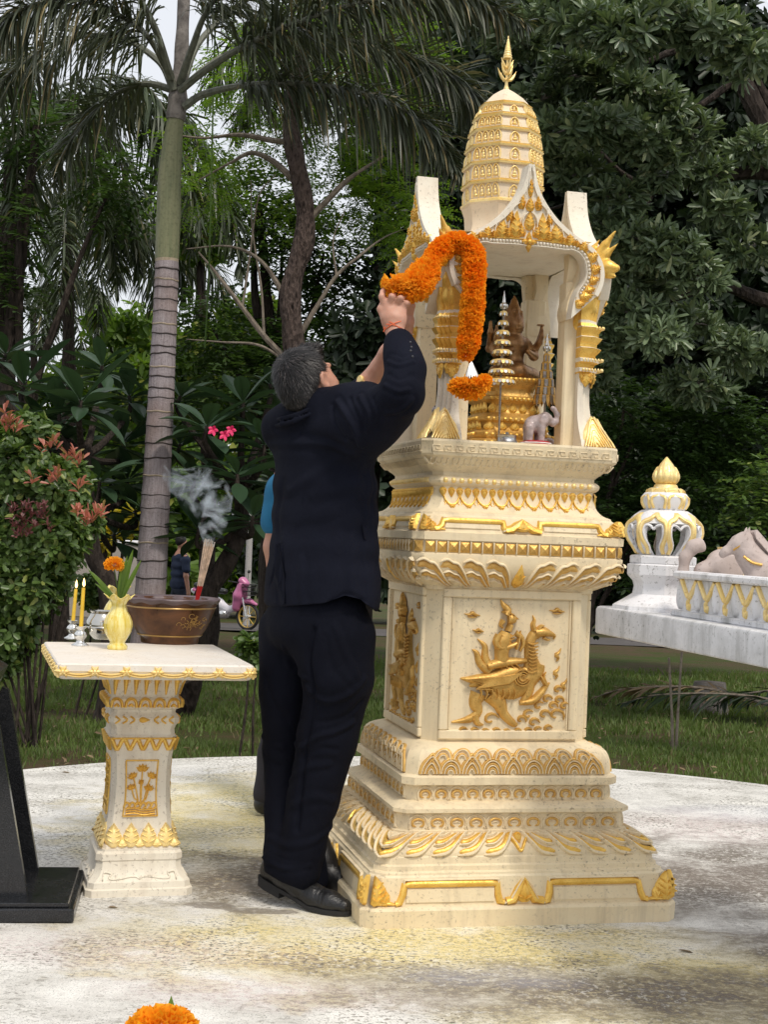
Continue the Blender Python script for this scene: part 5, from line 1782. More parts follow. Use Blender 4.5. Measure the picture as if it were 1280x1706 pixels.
for k in range(8):
    g = G(); M = Mface(k)
    ribbon(g, [(-.032, .206), (-.030, .23), (-.048, .262), (-.054, .292), (-.046, .322), (-.018, .335), (0, .352), (.018, .335), (.046, .322), (.054, .292), (.048, .262), (.030, .23), (.032, .206)], .019, .012, M, n=34, taper=False)
    g.build('gold_window_frame', M_GOLDL, pav, sharp=50)
    g = G()
    ribbon(g, [(-.022, .208), (-.022, .235), (-.038, .268), (-.042, .295), (-.032, .312), (-.012, .308), (0, .297), (.012, .308), (.032, .312), (.042, .295), (.038, .268), (.022, .235), (.022, .208)], .010, .006, M, n=34, taper=False)
    g.build('white_window_lining', M_WHITE, pav, sharp=50)
    # lintel closing the head of the bay
    g = G(); rows = []
    for v_ in (.318, .335, .352, .366):
        hw_ = .048 if v_ < .33 else .04
        rows.append([M(-hw_, v_, -.002), M(0, v_, -.001), M(hw_, v_, -.002), M(hw_, v_, -.014), M(0, v_, -.014), M(-hw_, v_, -.014)])
    g.loft(rows); g.build('lintel', M_WHITE, pav)
O([(.078, .366), (.082, .372), (.094, .395), (.096, .418), (.084, .432), (.060, .440), (.054, .452)], 'upper_storey', M_WHITE)
for k in range(8):
    g = G(); M = Mface(k, True)
    ribbon(g, [(-.022, .374), (-.030, .400), (-.024, .418), (-.008, .423), (0, .430), (.008, .423), (.024, .418), (.030, .400), (.022, .374)], .013, .008, M, n=24, taper=False)
    ribbon(g, [(-.035, .436), (0, .441), (.035, .436)], .020, .006, M, n=8, taper=False)
    g.build('gold_upper_frame', M_GOLDL, pav, sharp=50)
g = G(); g.lathe([(.070, .428), (.074, .436), (.064, .446), (.050, .452), (.046, .462), (.040, .466)], 24); g.v = [np.concatenate(g.v) * s]; g.build('gold_collar', M_GOLDL, pav)
g = G(); g.lathe([(.038, .466), (.047, .474), (.053, .486), (.051, .499), (.042, .518), (.026, .540), (.012, .556), (.002, .567)], 40, wob=lambda a, z: .05 * np.cos(a * 12 + z * 40)); g.v = [np.concatenate(g.v) * s]; g.build('lotus_bud', M_GOLDL, pav, sharp=60)
g = G()
for i in range(12):
    a = i * math.pi / 6
    M = lambda u, v, h, a=a: ((float(np.interp(v, [.466, .474, .488, .502, .522, .545], [.037, .046, .052, .050, .041, .025])) + h) * s * math.cos(a + u / .05), (float(np.interp(v, [.466, .474, .488, .502, .522, .545], [.037, .046, .052, .050, .041, .025])) + h) * s * math.sin(a + u / .05), v * s)
    leafshape(g, (0, .468), (0, .530 if i % 2 else .515), .026, .005, M, 0, 0)
g.build('bud_petals', M_GOLDL, pav, sharp=60)

# balustrade along the table's left edge -------------------------------------
bal = empty('balustrade', (wc[0], wc[1], WZ), S_RZ, 'low white rail with gilt swag panels along the edge of the white table', 'balustrade')
bx = .075; y0b = -.47
g = G(); g.box((bx, (y0b - 1.75) / 2, .008), (.06, 1.75 - .47 + .06, .016), bev=.003); g.build('bottom_rail', M_WHITE2, bal, sharp=30)
g = G(); g.box((bx, (y0b - 1.75) / 2, .112), (.062, 1.75 - .47 + .05, .020), bev=.005); g.build('top_rail', M_WHITE, bal, sharp=30)
g = G(); g.box((bx, (y0b - 1.75) / 2, .058), (.020, 1.75 - .47, .084)); g.build('back_panel', M_WHITE, bal)
g = G(); M = lambda u, v, h: (bx - .010 - h, -u, v)
L_ = .105
ribbon(g, [(-L_ / 2 + .008, .098), (-.014, .062), (0, .052), (.014, .062), (L_ / 2 - .008, .098)], .013, .010, M, n=16, taper=False)
ribbon(g, [(0, .05), (-.006, .036), (0, .02), (.006, .036)], .012, .008, M, n=8)
me_b1 = g.mesh('gold_swag', M_GOLDL, sharp=50)
g = G(); leafshape(g, (0, .018), (0, .096), .046, .014, M, 0, 0); me_b2 = g.mesh('white_leaf_post', M_WHITE, sharp=50)
g = G()
for sg in (-1, 1): ribbon(g, [(sg * .017, .020), (sg * .013, .06), (sg * .006, .096)], .005, .010, M, n=8, taper=False)
me_b3 = g.mesh('gold_leaf_edge', M_GOLDL, sharp=50)
for i in range(12):
    y = y0b - .045 - i * L_
    link('gold_swag', me_b1, bal, loc=(0, y, 0))
    link('white_leaf_post', me_b2, bal, loc=(0, y + L_ / 2, 0))

# figurines: crouching elephant and a rearing horse -----------------------------
M_FIG = mk_plaster('dusty_pink_ceramic', (.52, .44, .41), (.44, .34, .30), (.22, .16, .13), .6, .3)


def wl(x, y, z): 
    v_ = rotz(np.array([x, y, z]), S_RZ); return np.array([wc[0], wc[1], 0]) + v_


e0 = P(1160, 950, 3.95) + rotz(np.array([.045, 0, 0.]), S_RZ); e0[2] = WZ + .02
ele = empty('elephant_figurine', e0, 0, 'small grey-pink ceramic elephant with curled raised trunk beside the model pavilion', 'figurine')
ele.scale = (1.2,) * 3
e = SDF()
e.ell((.075, .03, .085), (.065, .042, .052), .03)
e.chain([(.045, .03, .08), (.030, .02, .10)], [.045, .038], .02)
e.chain([(.012, .0, .10), (-.018, .0, .085), (-.030, .0, .05), (-.050, .0, .045), (-.064, .0, .075), (-.060, .0, .115), (-.042, .0, .140)], [.024, .018, .015, .013, .012, .012, .015], .012)
e.chain([(-.042, .0, .14), (-.030, 0, .146), (-.022, 0, .138)], [.016, .013, .010], .008)
for x, y in ((.035, .0), (.035, .055), (.115, .005), (.115, .055)): e.chain([(x, y, .06), (x, y, .004)], [.022, .020], .015)
e.ell((.038, -.018, .095), (.030, .006, .034), .008)
link('body', e.mesh('body', M_FIG, .004), ele)
g = G(); g.box((.07, .025, -.008), (.16, .10, .018), bev=.003); g.build('plinth', M_FIG, ele)
g = G(); g.loft([[(.075 + a * .05, .03 + b * (.046 if z < .1 else .02), z + (0 if z > .1 else 0)) for a, b in ((-1, -1), (1, -1), (1, 1), (-1, 1))] for z in (.08, .125, .142)]); g.build('gold_saddle_cloth', M_GOLDL, ele, sharp=60)

h0 = P(1212, 952, 3.72) + rotz(np.array([.06, 0, 0.]), S_RZ); h0[2] = WZ + .022
hor = empty('horse_figurine', h0, 0, 'pale grey-pink ceramic horse with a gold saddle, head raised, on the white table', 'figurine')
hor.scale = (.98,) * 3
e = SDF()
e.chain([(.05, .0, .105), (.135, .01, .105)], [.046, .044], .03)
e.chain([(.03, 0, .115), (.0, 0, .155), (-.016, 0, .185)], [.042, .030, .022], .025)
e.chain([(-.012, 0, .192), (-.030, 0, .182), (-.062, 0, .160)], [.024, .020, .012], .012)
e.chain([(-.062, 0, .160), (-.070, 0, .153)], [.012, .010], .008)
for y in (-.012, .012): e.chain([(-.008, y, .205), (-.004, y * 1.3, .226)], [.009, .003], .006)
e.chain([(.02, -.02, .09), (-.01, -.02, .05), (-.03, -.02, .055), (-.045, -.02, .02)], [.024, .015, .012, .010], .012)
e.chain([(.03, .02, .09), (.03, .02, .045), (.03, .02, .004)], [.022, .014, .012], .012)
e.chain([(.15, -.02, .09), (.165, -.02, .05), (.155, -.02, .004)], [.026, .014, .012], .012)
e.chain([(.15, .03, .09), (.17, .03, .05), (.16, .03, .004)], [.026, .014, .012], .012)
e.chain([(.18, .01, .12), (.215, .01, .10), (.225, .01, .05)], [.014, .014, .008], .01)
def _m(v, f):
    return v + vnormals(v, f) * (vnoise(v, 150) * .0008)[:, None]
link('body', e.mesh('body', M_FIG, .004, disp=_m), hor)
g = G()
for i in range(22):
    t = i / 21; c0 = np.array([.058 * (1 - t) + .002 * t, 0, .150 + .060 * t])
    g.tube([c0, c0 + np.array([.012, -.012, .006]), c0 + np.array([.012, -.024, -.014])], [.010, .007, .0015], 6)
g.build('mane', M_FIG, hor)
g = G(); g.loft([[(.095 + a * .045, .005 + b * w_, z) for a, b in ((-1, -1), (1, -1), (1, 1), (-1, 1))] for z, w_ in ((.085, .050), (.125, .050), (.152, .034), (.160, .012))]); g.build('gold_saddle', M_GOLDL, hor, sharp=60)
g = G(); g.tube(smoothpath([(.025, -.045, .13), (-.0, -.038, .135), (-.02, -.028, .15)], 8), .004, 6); g.tube(smoothpath([(-.045, -.016, .165), (-.028, -.022, .18), (-.01, -.02, .20)], 6), .003, 6); g.build('bridle', M_GOLDD, hor)
g = G(); g.box((.11, .01, -.008), (.24, .09, .028), bev=.003); g.build('plinth', M_GOLDL, hor)

# ================================================================== THINGS STANDING IN THE SPIRIT HOUSE
PZ = 1.505
# gold tiered throne
thr = empty('gold_throne', sw(.045, .02, PZ), S_RZ, 'gold tiered throne inside the spirit house, carrying the bronze four-faced statue', 'throne')
g = G()
TH = [(.150, 0), (.150, .022), (.138, .026), (.142, .034), (.142, .045), (.128, .052), (.118, .066), (.120, .080), (.130, .088), (.130, .100), (.112, .108), (.096, .118), (.090, .135), (.094, .150), (.108, .160), (.108, .172), (.088, .178), (.082, .192), (.086, .206), (.104, .224), (.108, .232), (.108, .240)]
g.loft([chring(w, w * .25, z, 10, .002) for w, z in TH]); g.build('throne_body', M_GOLDD, thr, sharp=40)
g = G()
for z, w in ((.012, .151), (.040, .143), (.094, .131), (.166, .109), (.234, .109)):
    for i in range(11):
        x = (i - 5) * w * .15
        for k in range(4): g.ball(rotz(np.array([x, -w, z]), k * math.pi / 2), (.0065, .0065, .0065), 6, 4)
g.build('bead_rows', M_GOLD, thr)['kind'] = 'stuff'
g = G()
for k in range(4):
    for i in range(5):
        M = lambda u, v, h, k=k: tuple(rotz(np.array([u, -.118 - h + (v - .06) * .0, v]), k * math.pi / 2))
        leafshape(g, ((i - 2) * .045, .05), ((i - 2) * .045, .09), .042, .012, M, 0, 1)
        M = lambda u, v, h, k=k: tuple(rotz(np.array([u, -.092 - h, v]), k * math.pi / 2))
        leafshape(g, ((i - 2) * .036, .115), ((i - 2) * .036, .155), .034, .010, M, 0, 1)
g.build('throne_leaves', M_GOLD, thr, sharp=50)

# bronze statue: seated, crowned, faces to the sides, hands raised
st0 = sw(.066, .02, PZ + .240)
stt = empty('deity_statue', st0, S_RZ + .15, 'bronze seated four-faced statue with a tall crown and raised hands on the gold throne', 'statue')
s = SDF()
s.ell((0, -.01, .022), (.075, .060, .026), .02); s.chain([(-.07, -.02, .022), (0, -.055, .026), (.07, -.02, .022)], [.022, .024, .022], .02)
s.chain([(0, 0, .03), (0, 0, .075), (0, 0, .115)], [.044, .034, .046], .02); s.chain([(-.042, 0, .128), (.042, 0, .128)], [.020, .020], .02)
s.chain([(0, 0, .13), (0, 0, .16)], [.018, .017], .01); s.ell((0, 0, .186), (.037, .038, .040), .012)
for a in range(4):
    b = a * math.pi / 2 - math.pi / 2
    s.ell((.030 * math.cos(b), .030 * math.sin(b), .184), (.008, .008, .006), .006)
    s.ell((.030 * math.cos(b), .030 * math.sin(b), .171), (.010, .010, .004), .004)
s.chain([(0, 0, .205), (0, 0, .235), (0, 0, .262), (0, 0, .285)], [.030, .022, .011, .003], .01)
for a in range(8):
    b = a * math.pi / 4; s.chain([(.027 * math.cos(b), .027 * math.sin(b), .21), (.029 * math.cos(b), .029 * math.sin(b), .235)], [.008, .002], .005)
for sg in (-1, 1):
    s.chain([(sg * .050, 0, .125), (sg * .072, -.02, .085), (sg * .030, -.055, .095)], [.017, .014, .010], .012)
    s.chain([(sg * .052, 0, .125), (sg * .074, -.01, .095), (sg * .080, -.04, .130), (sg * .084, -.045, .150)], [.015, .012, .009, .008], .01)
    s.chain([(sg * .084, -.045, .150), (sg * .086, -.047, .172)], [.008, .004], .006)
    s.chain([(sg * .05, .01, .12), (sg * .082, .01, .10), (sg * .094, -.02, .150), (sg * .096, -.022, .185)], [.014, .011, .009, .006], .01)
link('body', s.mesh('body', M_BRONZE, .0035), stt, scale=1.04)
g = G()
for z, r in ((.208, .033), (.222, .029), (.240, .022), (.256, .016)): g.lathe([(r - .002, z - .003), (r + .001, z), (r - .002, z + .003)], 20)
g.build('crown_rings', M_BRONZE, stt)
g = G(); g.lathe([(.014, 0), (.014, .004)], 14, c=(.096, -.022, .197)); g.build('raised_disc', M_BRONZE, stt)


# tiered foil trees
def foil_tree(px, bpy_, tpy, lx, ly, n, mat1, mat2, label, rmax, droop=0.0, bowl=None):
    b = sw(lx, ly, PZ); Y = b[1]
    root = empty('tiered_foil_tree', b, 0, label, 'ornament', 'tiered foil trees in the spirit house')
    H_ = P(px, tpy, Y)[2] - PZ
    z0 = P(px, bpy_, Y)[2] - PZ
    g = G(); g.tube([(0, 0, .02), (0, 0, H_ - .04)], .0035, 8); g.build('rod', M_TARN, root)
    for i in range(n):
        t = i / (n - 1); z = z0 + (H_ - .075 - z0) * t; r = rmax * (1 - .72 * t)
        g = G(); k = max(12, int(r * 520))
        h_ = .0095 * (1 if not droop else 2.6)
        for j in range(k):
            a = 2 * math.pi * j / k; a2 = 2 * math.pi * (j + .86) / k
            dr = droop * r * (.35 if j % 3 == 0 else .2)
            g.add([(r * math.cos(a), r * math.sin(a), z), (r * math.cos(a2), r * math.sin(a2), z), (r * 1.06 * math.cos(a2) , r * 1.06 * math.sin(a2), z - h_ * .8), ((r * 1.08) * math.cos((a + a2) / 2), (r * 1.08) * math.sin((a + a2) / 2), z - h_ * 1.15 - dr), (r * 1.06 * math.cos(a), r * 1.06 * math.sin(a), z - h_ * .8)], [(0, 1, 2, 3, 4)], j % 2)
        g.lathe([(r * .30, z + .008), (r * .75, z + .006), (r, z), (r * .99, z - .002), (r * .5, z + .001)], 20, mi=1 if droop else 0, cap1=False)
        g.build('foil_tier', [mat1, mat2], root, smooth=False)
    g = G(); g.lathe([(.010, H_ - .062), (.014, H_ - .054), (.013, H_ - .046), (.006, H_ - .040), (.005, H_ - .03), (.0008, H_)], 12); g.build('foil_tip', M_SILVER, root)
    g = G(); g.lathe([(.010, 0), (.026, 0), (.026, .006), (.006, .012), (.005, .03)] if bowl is None else [(.024, 0), (.038, .010), (.040, .026), (.030, .036), (.026, .037), (.006, .034)], 20 if bowl is None else 36, wob=None if bowl is None else (lambda a, z: .05 * np.abs(np.sin(a * 6)))); g.build('stand', M_TARN if bowl is None else M_BOWLP, root, sharp=60)
    return root


M_BOWLP = plain('brown_ceramic', (.30, .20, .17), .3, 0, .2, 20)
foil_tree(831, 634, 484, -.022, -.135, 8, M_GOLDL, M_SILVER, 'silver and gold tiered foil tree in front of the bronze statue', .048)
foil_tree(921, 660, 556, .150, -.10, 6, M_TARN, M_GOLDD, 'tarnished drooping tiered foil tree in a brown ribbed pot near the right pillar', .040, .9, True)

# white elephant on a red base
b = sw(.078, -.225, PZ)
ef = empty('elephant_figurine', b, S_RZ, 'small white elephant figurine with raised trunk on a red base inside the spirit house', 'figurine')
M_ELE = plain('pale_pink_ceramic', (.42, .34, .33), .3, 0, .3, 40)
e = SDF()
e.ell((-.004, .01, .072), (.034, .026, .030), .02)
e.chain([(.022, 0, .085), (.030, 0, .094)], [.024, .021], .015)
e.chain([(.044, 0, .090), (.058, 0, .078), (.070, 0, .086), (.072, 0, .108), (.062, 0, .124), (.056, 0, .128)], [.014, .010, .008, .008, .007, .009], .008)
for x, y in ((-.026, -.010), (-.024, .024), (.014, -.012), (.014, .022)): e.chain([(x, y, .06), (x, y, .018)], [.014, .012], .010)
e.ell((.020, -.022, .088), (.016, .005, .019), .005)
e.chain([(.046, -.010, .078), (.062, -.012, .080)], [.004, .0015], .003)
link('body', e.mesh('body', M_ELE, .003), ef)
g = G(); g.lathe([(.048, 0), (.050, .004), (.046, .012), (.036, .017)], 24, wob=lambda a, z: .08 * np.sin(a * 9)); g.build('red_base', M_RED, ef)
g = G(); g.lathe([(.049, .007), (.0505, .009), (.048, .011)], 24, cap0=False, cap1=False, wob=lambda a, z: .08 * np.sin(a * 9)); g.build('white_petal_line', M_WHITE, ef)
# pewter dish
b = sw(-.026, -.235, PZ)
pd = empty('offering_dish', b, 0, 'grey pewter dish with a domed lid on the front edge of the spirit house floor', 'dish')
g = G(); g.lathe([(.040, 0), (.041, .003), (.036, .008), (.031, .014), (.0305, .024), (.033, .028), (.030, .030), (.012, .033), (.002, .034)], 32); g.build('dish_body', M_PEWTER, pd, sharp=60)
g = G(); g.ball((0, 0, .036), (.006, .006, .005), 8, 5); g.build('lid_knob', M_PEWTER, pd)


# kneeling doll figurines by the left side
def doll(lx, ly, rz, label):
    r = empty('doll_figurine', sw(lx, ly, PZ), rz, label, 'figurine', 'kneeling dolls in the spirit house')
    d = SDF()
    d.ell((0, 0, .028), (.026, .020, .016), .012); d.chain([(-.02, 0, .022), (-.06, 0, .016)], [.014, .010], .01)
    d.chain([(0, 0, .03), (.002, 0, .07)], [.017, .020], .012); d.chain([(.002, 0, .08), (.003, 0, .094)], [.008, .008], .005); d.ell((.004, 0, .106), (.014, .013, .016), .004)
    for q in (-1, 1): d.chain([(.002, q * .02, .074), (.012, q * .024, .05), (.022, q * .006, .058)], [.008, .007, .005], .006)
    link('body', d.mesh('body', M_DOLL, .003), r)
    d = SDF(); d.ell((-.002, 0, .112), (.016, .015, .014), .004); d.ell((-.014, 0, .118), (.009, .009, .009), .004); link('hair', d.mesh('hair', M_BLACK, .003), r)
    g = G(); g.lathe([(.034, 0), (.036, .004), (.032, .013)], 20); v_ = np.concatenate(g.v); v_[:, 0] = v_[:, 0] * 1.5 - .02; g.v = [v_]; g.build('red_cushion', M_RED, r)
M_DOLL = plain('white_costume', (.55, .50, .52), .5, 0, .35, 90)
doll(-.24, -.13, math.pi * 1.1, 'kneeling doll in white behind the front left pillar')
doll(-.10, .10, 0, 'kneeling doll beside the throne, behind the marigold garland')

# ================================================================== MARIGOLD GARLAND over the corner
def garland():
    dC = sw(-.292, -.292, 0)[1]
    pts = [P(656, 466, 4.46), P(662, 482, 4.47), P(690, 478, 4.49), P(710, 452, 4.55), P(734, 418, 4.605), P(762, 405, 4.625), P(789, 422, 4.61), P(790, 470, 4.578), P(787, 520, 4.565), P(781, 570, 4.56), P(775, 598, 4.56)]
    root = empty('marigold_garland', pts[-1], 0, 'thick orange marigold garland hung over the front left corner of the spirit house', 'garland')
    path = smoothpath(pts, 160); off = pts[-1]
    cum = np.r_[0, np.cumsum(np.linalg.norm(np.diff(path, axis=0), axis=1))]; L = cum[-1]
    rg = np.random.default_rng(5)
    nd = int(L / .021)
    T = np.gradient(path, axis=0); T /= np.linalg.norm(T, axis=1)[:, None]
    for part in range(2):
        V = []; F = []
        for d in range(nd):
            s_ = L * (d + .5) / nd
            if (s_ < .085) != (part == 0): continue
            c = np.array([np.interp(s_, cum, path[:, k]) for k in range(3)]); t = np.array([np.interp(s_, cum, T[:, k]) for k in range(3)]); t /= np.linalg.norm(t)
            tilt = rg.normal(0, .10, 3); t = t + tilt; t /= np.linalg.norm(t)
            a = np.cross(t, (0, 1, .1)); a /= np.linalg.norm(a); b = np.cross(t, a)
            R = (.0395 + .012 * (s_ < .20)) * (1 + .05 * rg.normal()) * (1.0 if s_ < L - .05 else 1 - .35 * (s_ - L + .05) / .05)
            if s_ < .03: R *= .75 + .25 * s_ / .03
            for j in range(270):
                th = rg.uniform(0, 6.283); e = math.cos(th) * a + math.sin(th) * b
                z = rg.uniform(-1, 1); dirv = e * math.sqrt(max(0, 1 - (z * .45) ** 2)) + t * z * .45; dirv += rg.normal(0, .12, 3); dirv /= np.linalg.norm(dirv)
                sd = np.cross(dirv, rg.normal(0, 1, 3)); sd /= np.linalg.norm(sd); u = np.cross(dirv, sd)
                r1 = R * rg.uniform(.90, 1.03) * (1 - .13 * z * z); w = .0044 * rg.uniform(.7, 1.4)
                p0 = c + dirv * R * .5 - off; p1 = c + dirv * r1 - off + t * z * .004
                k = len(V)
                V += [p0 - sd * w * .3, p0 + sd * w * .3, p1 + sd * w - u * w * .5, p1 + u * w * .7 + dirv * .0015, p1 - sd * w - u * w * .3]
                F += [(k, k + 1, k + 2, k + 3, k + 4)]
        link('marigold_rope', mesh('marigold_rope', V, F, M_MARIY if part == 0 else M_MARI, smooth=False), root)
    g = G(); g.tube(path[6:-6:3] - off, .028, 10); g.build('rope_core', M_MARI, root)
    # foil tassel head and the ruffle below
    b = P(785, 604, 4.555) - off; e = P(787, 630, 4.55) - off
    g = G()
    for i in range(16):
        a = i / 16 * 6.283; rt = .023
        g.tube(smoothpath([b + (0, 0, .004), (b + e) / 2 + np.array([math.cos(a) * .010, math.sin(a) * .010, 0]), e + np.array([math.cos(a) * rt, math.sin(a) * rt, -.004])], 5), [.003, .005, .0055, .005, .002], 5)
    g.build('silver_foil_tassel', M_SILVER, root, smooth=False)
    V = []; F = []
    for i in range(2600):
        s_ = rg.uniform(-1, 1); cx = P(784 + 27 * s_, 647 - 9 * s_ ** 2 * (1.6 if s_ > 0 else .5), 4.545) - off
        R = .036 * math.sqrt(max(.12, 1 - (abs(s_) * .92) ** 3)) * (1 + .16 * math.sin(s_ * 14) + rg.normal(0, .10))
        dv = rg.normal(0, 1, 3); dv /= np.linalg.norm(dv); dv[2] *= .9
        sd = np.cross(dv, rg.normal(0, 1, 3)); sd /= np.linalg.norm(sd); u = np.cross(dv, sd); w = .004 * rg.uniform(.7, 1.4)
        p0 = cx + dv * R * .4; p1 = cx + dv * R; k = len(V)
        V += [p0 - sd * w * .3, p0 + sd * w * .3, p1 + sd * w - u * w * .5, p1 + u * w * .7, p1 - sd * w - u * w * .3]; F += [(k, k + 1, k + 2, k + 3, k + 4)]
    link('marigold_ruffle', mesh('marigold_ruffle', V, F, M_MARIY, smooth=False), root)
    # pale cord end held in the fingers
    g = G()
    for i in range(5): g.ball(P(655 + i * 6, 494 + (i % 2) * 3, 4.455) - off, (.0065, .0065, .0065), 7, 5)
    g.build('jasmine_bud_string', M_WHITE, root)


garland()

# ================================================================== NEAR MARIGOLD at the bottom of the frame
hd = P(271, 1722, 2.05)
bs = np.array([hd[0] + .01, hd[1] + .01, 0])
stl = empty('low_stool', bs, 0, 'low white round stool under the nearest flower vase', 'stool')
g = G(); g.lathe([(.12, 0), (.12, .02), (.06, .05), (.05, .17), (.11, .2), (.12, .205), (.12, .225)], 28); g.build('stool_body', M_WHITE, stl, sharp=40)
nv = empty('flower_vase', bs + np.array([0, 0, .226]), 0, 'yellow ruffled vase nearest the camera, below the bottom edge of the photo', 'vase', 'yellow vases on the altar table')
del nv['group']
link('vase_body', va.children[0].data, nv)
r = bouquet(bs + np.array([0, 0, .40]), hd, 8, [(*P(286, 1636, 2.10), .022), (*P(408, 1700, 2.0), .018), (*P(345, 1703, 1.98), .014)], .052, label='large orange marigold with a pointed green leaf at the bottom edge', flat=.72)

# ================================================================== THE MAN IN THE DARK SUIT
def folds(v, f, items):
    """press wrinkles into cloth: (points on the photo's outline sheet, depth guess, width m, height m)"""
    N = vnormals(v, f)
    px, py = [], []
    q = v - EYE; z = q @ _f; sx = 640 + FPX * (q @ _r) / z; sy = 853 - FPX * (q @ _u) / z
    front = (N @ np.array([0, -1.0, 0])) > -.25
    disp = np.zeros(len(v))
    for pts, w, h in items:
        P3 = []
        for (x, y) in pts:
            d = (sx - x) ** 2 + (sy - y) ** 2 + np.where(front, 0, 1e6)
            c = np.argsort(d)[:6]; P3.append(v[c[np.argmin(v[c, 1])]])
        d = polydist(v, smoothpath(P3, 14) if len(P3) > 2 else np.array(P3))
        w = w * .72; h = h * .62
        s_ = np.exp(-(d / w) ** 2) * h
        if h > 0: s_ -= np.exp(-((d - w * 1.9) / w) ** 2) * h * .5
        disp += s_
    disp += vnoise(v, 28) * .0005
    return v + N * disp[:, None]


ROOT = P(490, 1525, 4.60); ROOT[2] = 0
man = None
# --- skin: head, neck, arms and hands as one body
b = SDF()
Q = lambda x, y, Y: P(x, y, Y)
hc = Q(512, 637, 4.62)
fd = np.array([.62, .70, .34]); fd /= np.linalg.norm(fd)              # he looks right, away and up
upv = np.array([-.36, -.10, .93]); upv -= fd * (upv @ fd); upv /= np.linalg.norm(upv)
rt = np.cross(fd, upv)                                                # his right: towards the camera
HR = np.stack([rt, fd, upv], 1)
def hp(r, f_, u): return hc + rt * r + fd * f_ + upv * u
b.ell(hp(0, -.016, .026), (.072, .088, .082), .03, R=HR)
b.ell(hp(0, .035, -.020), (.062, .062, .085), .03, R=HR)
b.chain([hp(0, .055, -.085), hp(0, .030, -.078)], [.030, .045], .03)
b.ell(hp(.048, .040, -.035), (.024, .032, .035), .03, R=HR); b.ell(hp(-.048, .040, -.035), (.024, .032, .035), .03, R=HR)
b.chain([hp(0, .092, .012), hp(0, .108, -.018), hp(0, .116, -.032)], [.010, .013, .015], .012)
b.ell(hp(.014, .104, -.034), (.010, .010, .008), .006, R=HR); b.ell(hp(-.014, .104, -.034), (.010, .010, .008), .006, R=HR)
b.chain([hp(-.03, .085, .028), hp(0, .093, .026), hp(.03, .085, .028)], [.010, .011, .010], .012)
b.ell(hp(.030, .082, .010), (.015, .012, .009), .006, R=HR, sub=True); b.ell(hp(-.030, .082, .010), (.015, .012, .009), .006, R=HR, sub=True)
b.ell(hp(.030, .076, .010), (.012, .012, .011), .003, R=HR); b.ell(hp(-.030, .076, .010), (.012, .012, .011), .003, R=HR)
b.ell(hp(0, .096, -.060), (.022, .011, .006), .005, R=HR); b.ell(hp(0, .094, -.071), (.019, .011, .006), .005, R=HR)
for sg in (1, -1):                                                     # ears
    e0_ = hp(sg * .078, .000, -.012)
    b.ell(e0_, (.010, .019, .031), .006, R=HR); b.ell(e0_ + rt * sg * .007 + fd * .003, (.006, .010, .019), .004, R=HR, sub=True)
    b.ell(hp(sg * .074, .006, -.038), (.008, .009, .010), .005, R=HR)
# neck, shoulders under the jacket
NK = Q(514, 712, 4.675)
b.chain([hp(0, -.025, -.05), NK], [.060, .064], .03)
b.chain([NK, Q(535, 770, 4.68)], [.060, .07], .04)
# right arm (nearer the camera)
RS, RE, RWr = Q(585, 706, 4.53), Q(674, 650, 4.34), Q(657, 548, 4.44)
b.chain([Q(545, 735, 4.6), RS], [.06, .055], .03); b.chain([RS, RE], [.050, .042], .03); b.chain([RE, Q(668, 600, 4.39), RWr], [.042, .036, .027], .02, flat=None)
# left arm
LS, LE, LW = Q(500, 705, 4.80), Q(590, 668, 4.86), Q(645, 588, 4.74)
b.chain([Q(535, 735, 4.7), LS], [.06, .055], .03); b.chain([LS, LE], [.048, .040], .03); b.chain([LE, Q(614, 637, 4.81), LW], [.040, .032, .025], .02)
b.chain([LW, Q(668, 560, 4.70), Q(676, 535, 4.66)], [.026, .034, .030], .015)
# right hand, seen from the back: palm, four fingers curled over, index up, thumb along the cord
palm0, palm1 = Q(656, 533, 4.445), Q(656, 512, 4.455)
b.cone(RWr, palm0, .026, .034, .015); b.cone(palm0 + np.array([-.012, 0, 0]), palm1 + np.array([-.016, 0, .006]), .026, .024, .015); b.cone(palm0 + np.array([.014, 0, 0]), palm1 + np.array([.020, 0, .0]), .026, .022, .015)
fg = [([(640, 507, 4.445), (636, 494, 4.44), (638, 486, 4.452), (641, 481, 4.46)], [.0105, .0098, .0088, .0076]),
      ([(651, 505, 4.44), (653, 494, 4.43), (661, 490, 4.455), (664, 497, 4.475)], [.0112, .0104, .0092, .0080]),
      ([(662, 506, 4.44), (667, 497, 4.43), (673, 495, 4.455), (672, 502, 4.475)], [.0108, .0102, .0090, .0078]),
      ([(671, 511, 4.445), (677, 505, 4.44), (680, 505, 4.46), (677, 512, 4.475)], [.0098, .0090, .0082, .0070])]
for pts, rd in fg: b.chain([Q(*p) for p in pts], rd, .0035)
b.chain([Q(643, 530, 4.44), Q(635, 515, 4.45), Q(641, 500, 4.462), Q(650, 492, 4.468)], [.016, .0125, .0105, .0085], .006)
# left hand fingers behind, holding the string from the far side
for k in range(4): b.chain([Q(672 + k * 4, 530 - k * 2, 4.65), Q(676 + k * 4, 512 - k, 4.62), Q(672 + k * 3, 502, 4.60)], [.0105, .0095, .008], .004)
b.chain([Q(664, 545, 4.67), Q(658, 525, 4.63), Q(661, 510, 4.60)], [.013, .011, .009], .005)
def skin_detail(v, f):
    N = vnormals(v, f); return v + N * (vnoise(v, 130) * .0004)[:, None]
me_ = b.mesh('person', M_SKIN, .0042, disp=skin_detail, smooth_it=1)
man = link('person', me_)
tag(man, 'man in dark navy suit on tiptoe hanging the garland, seen from behind', 'person')

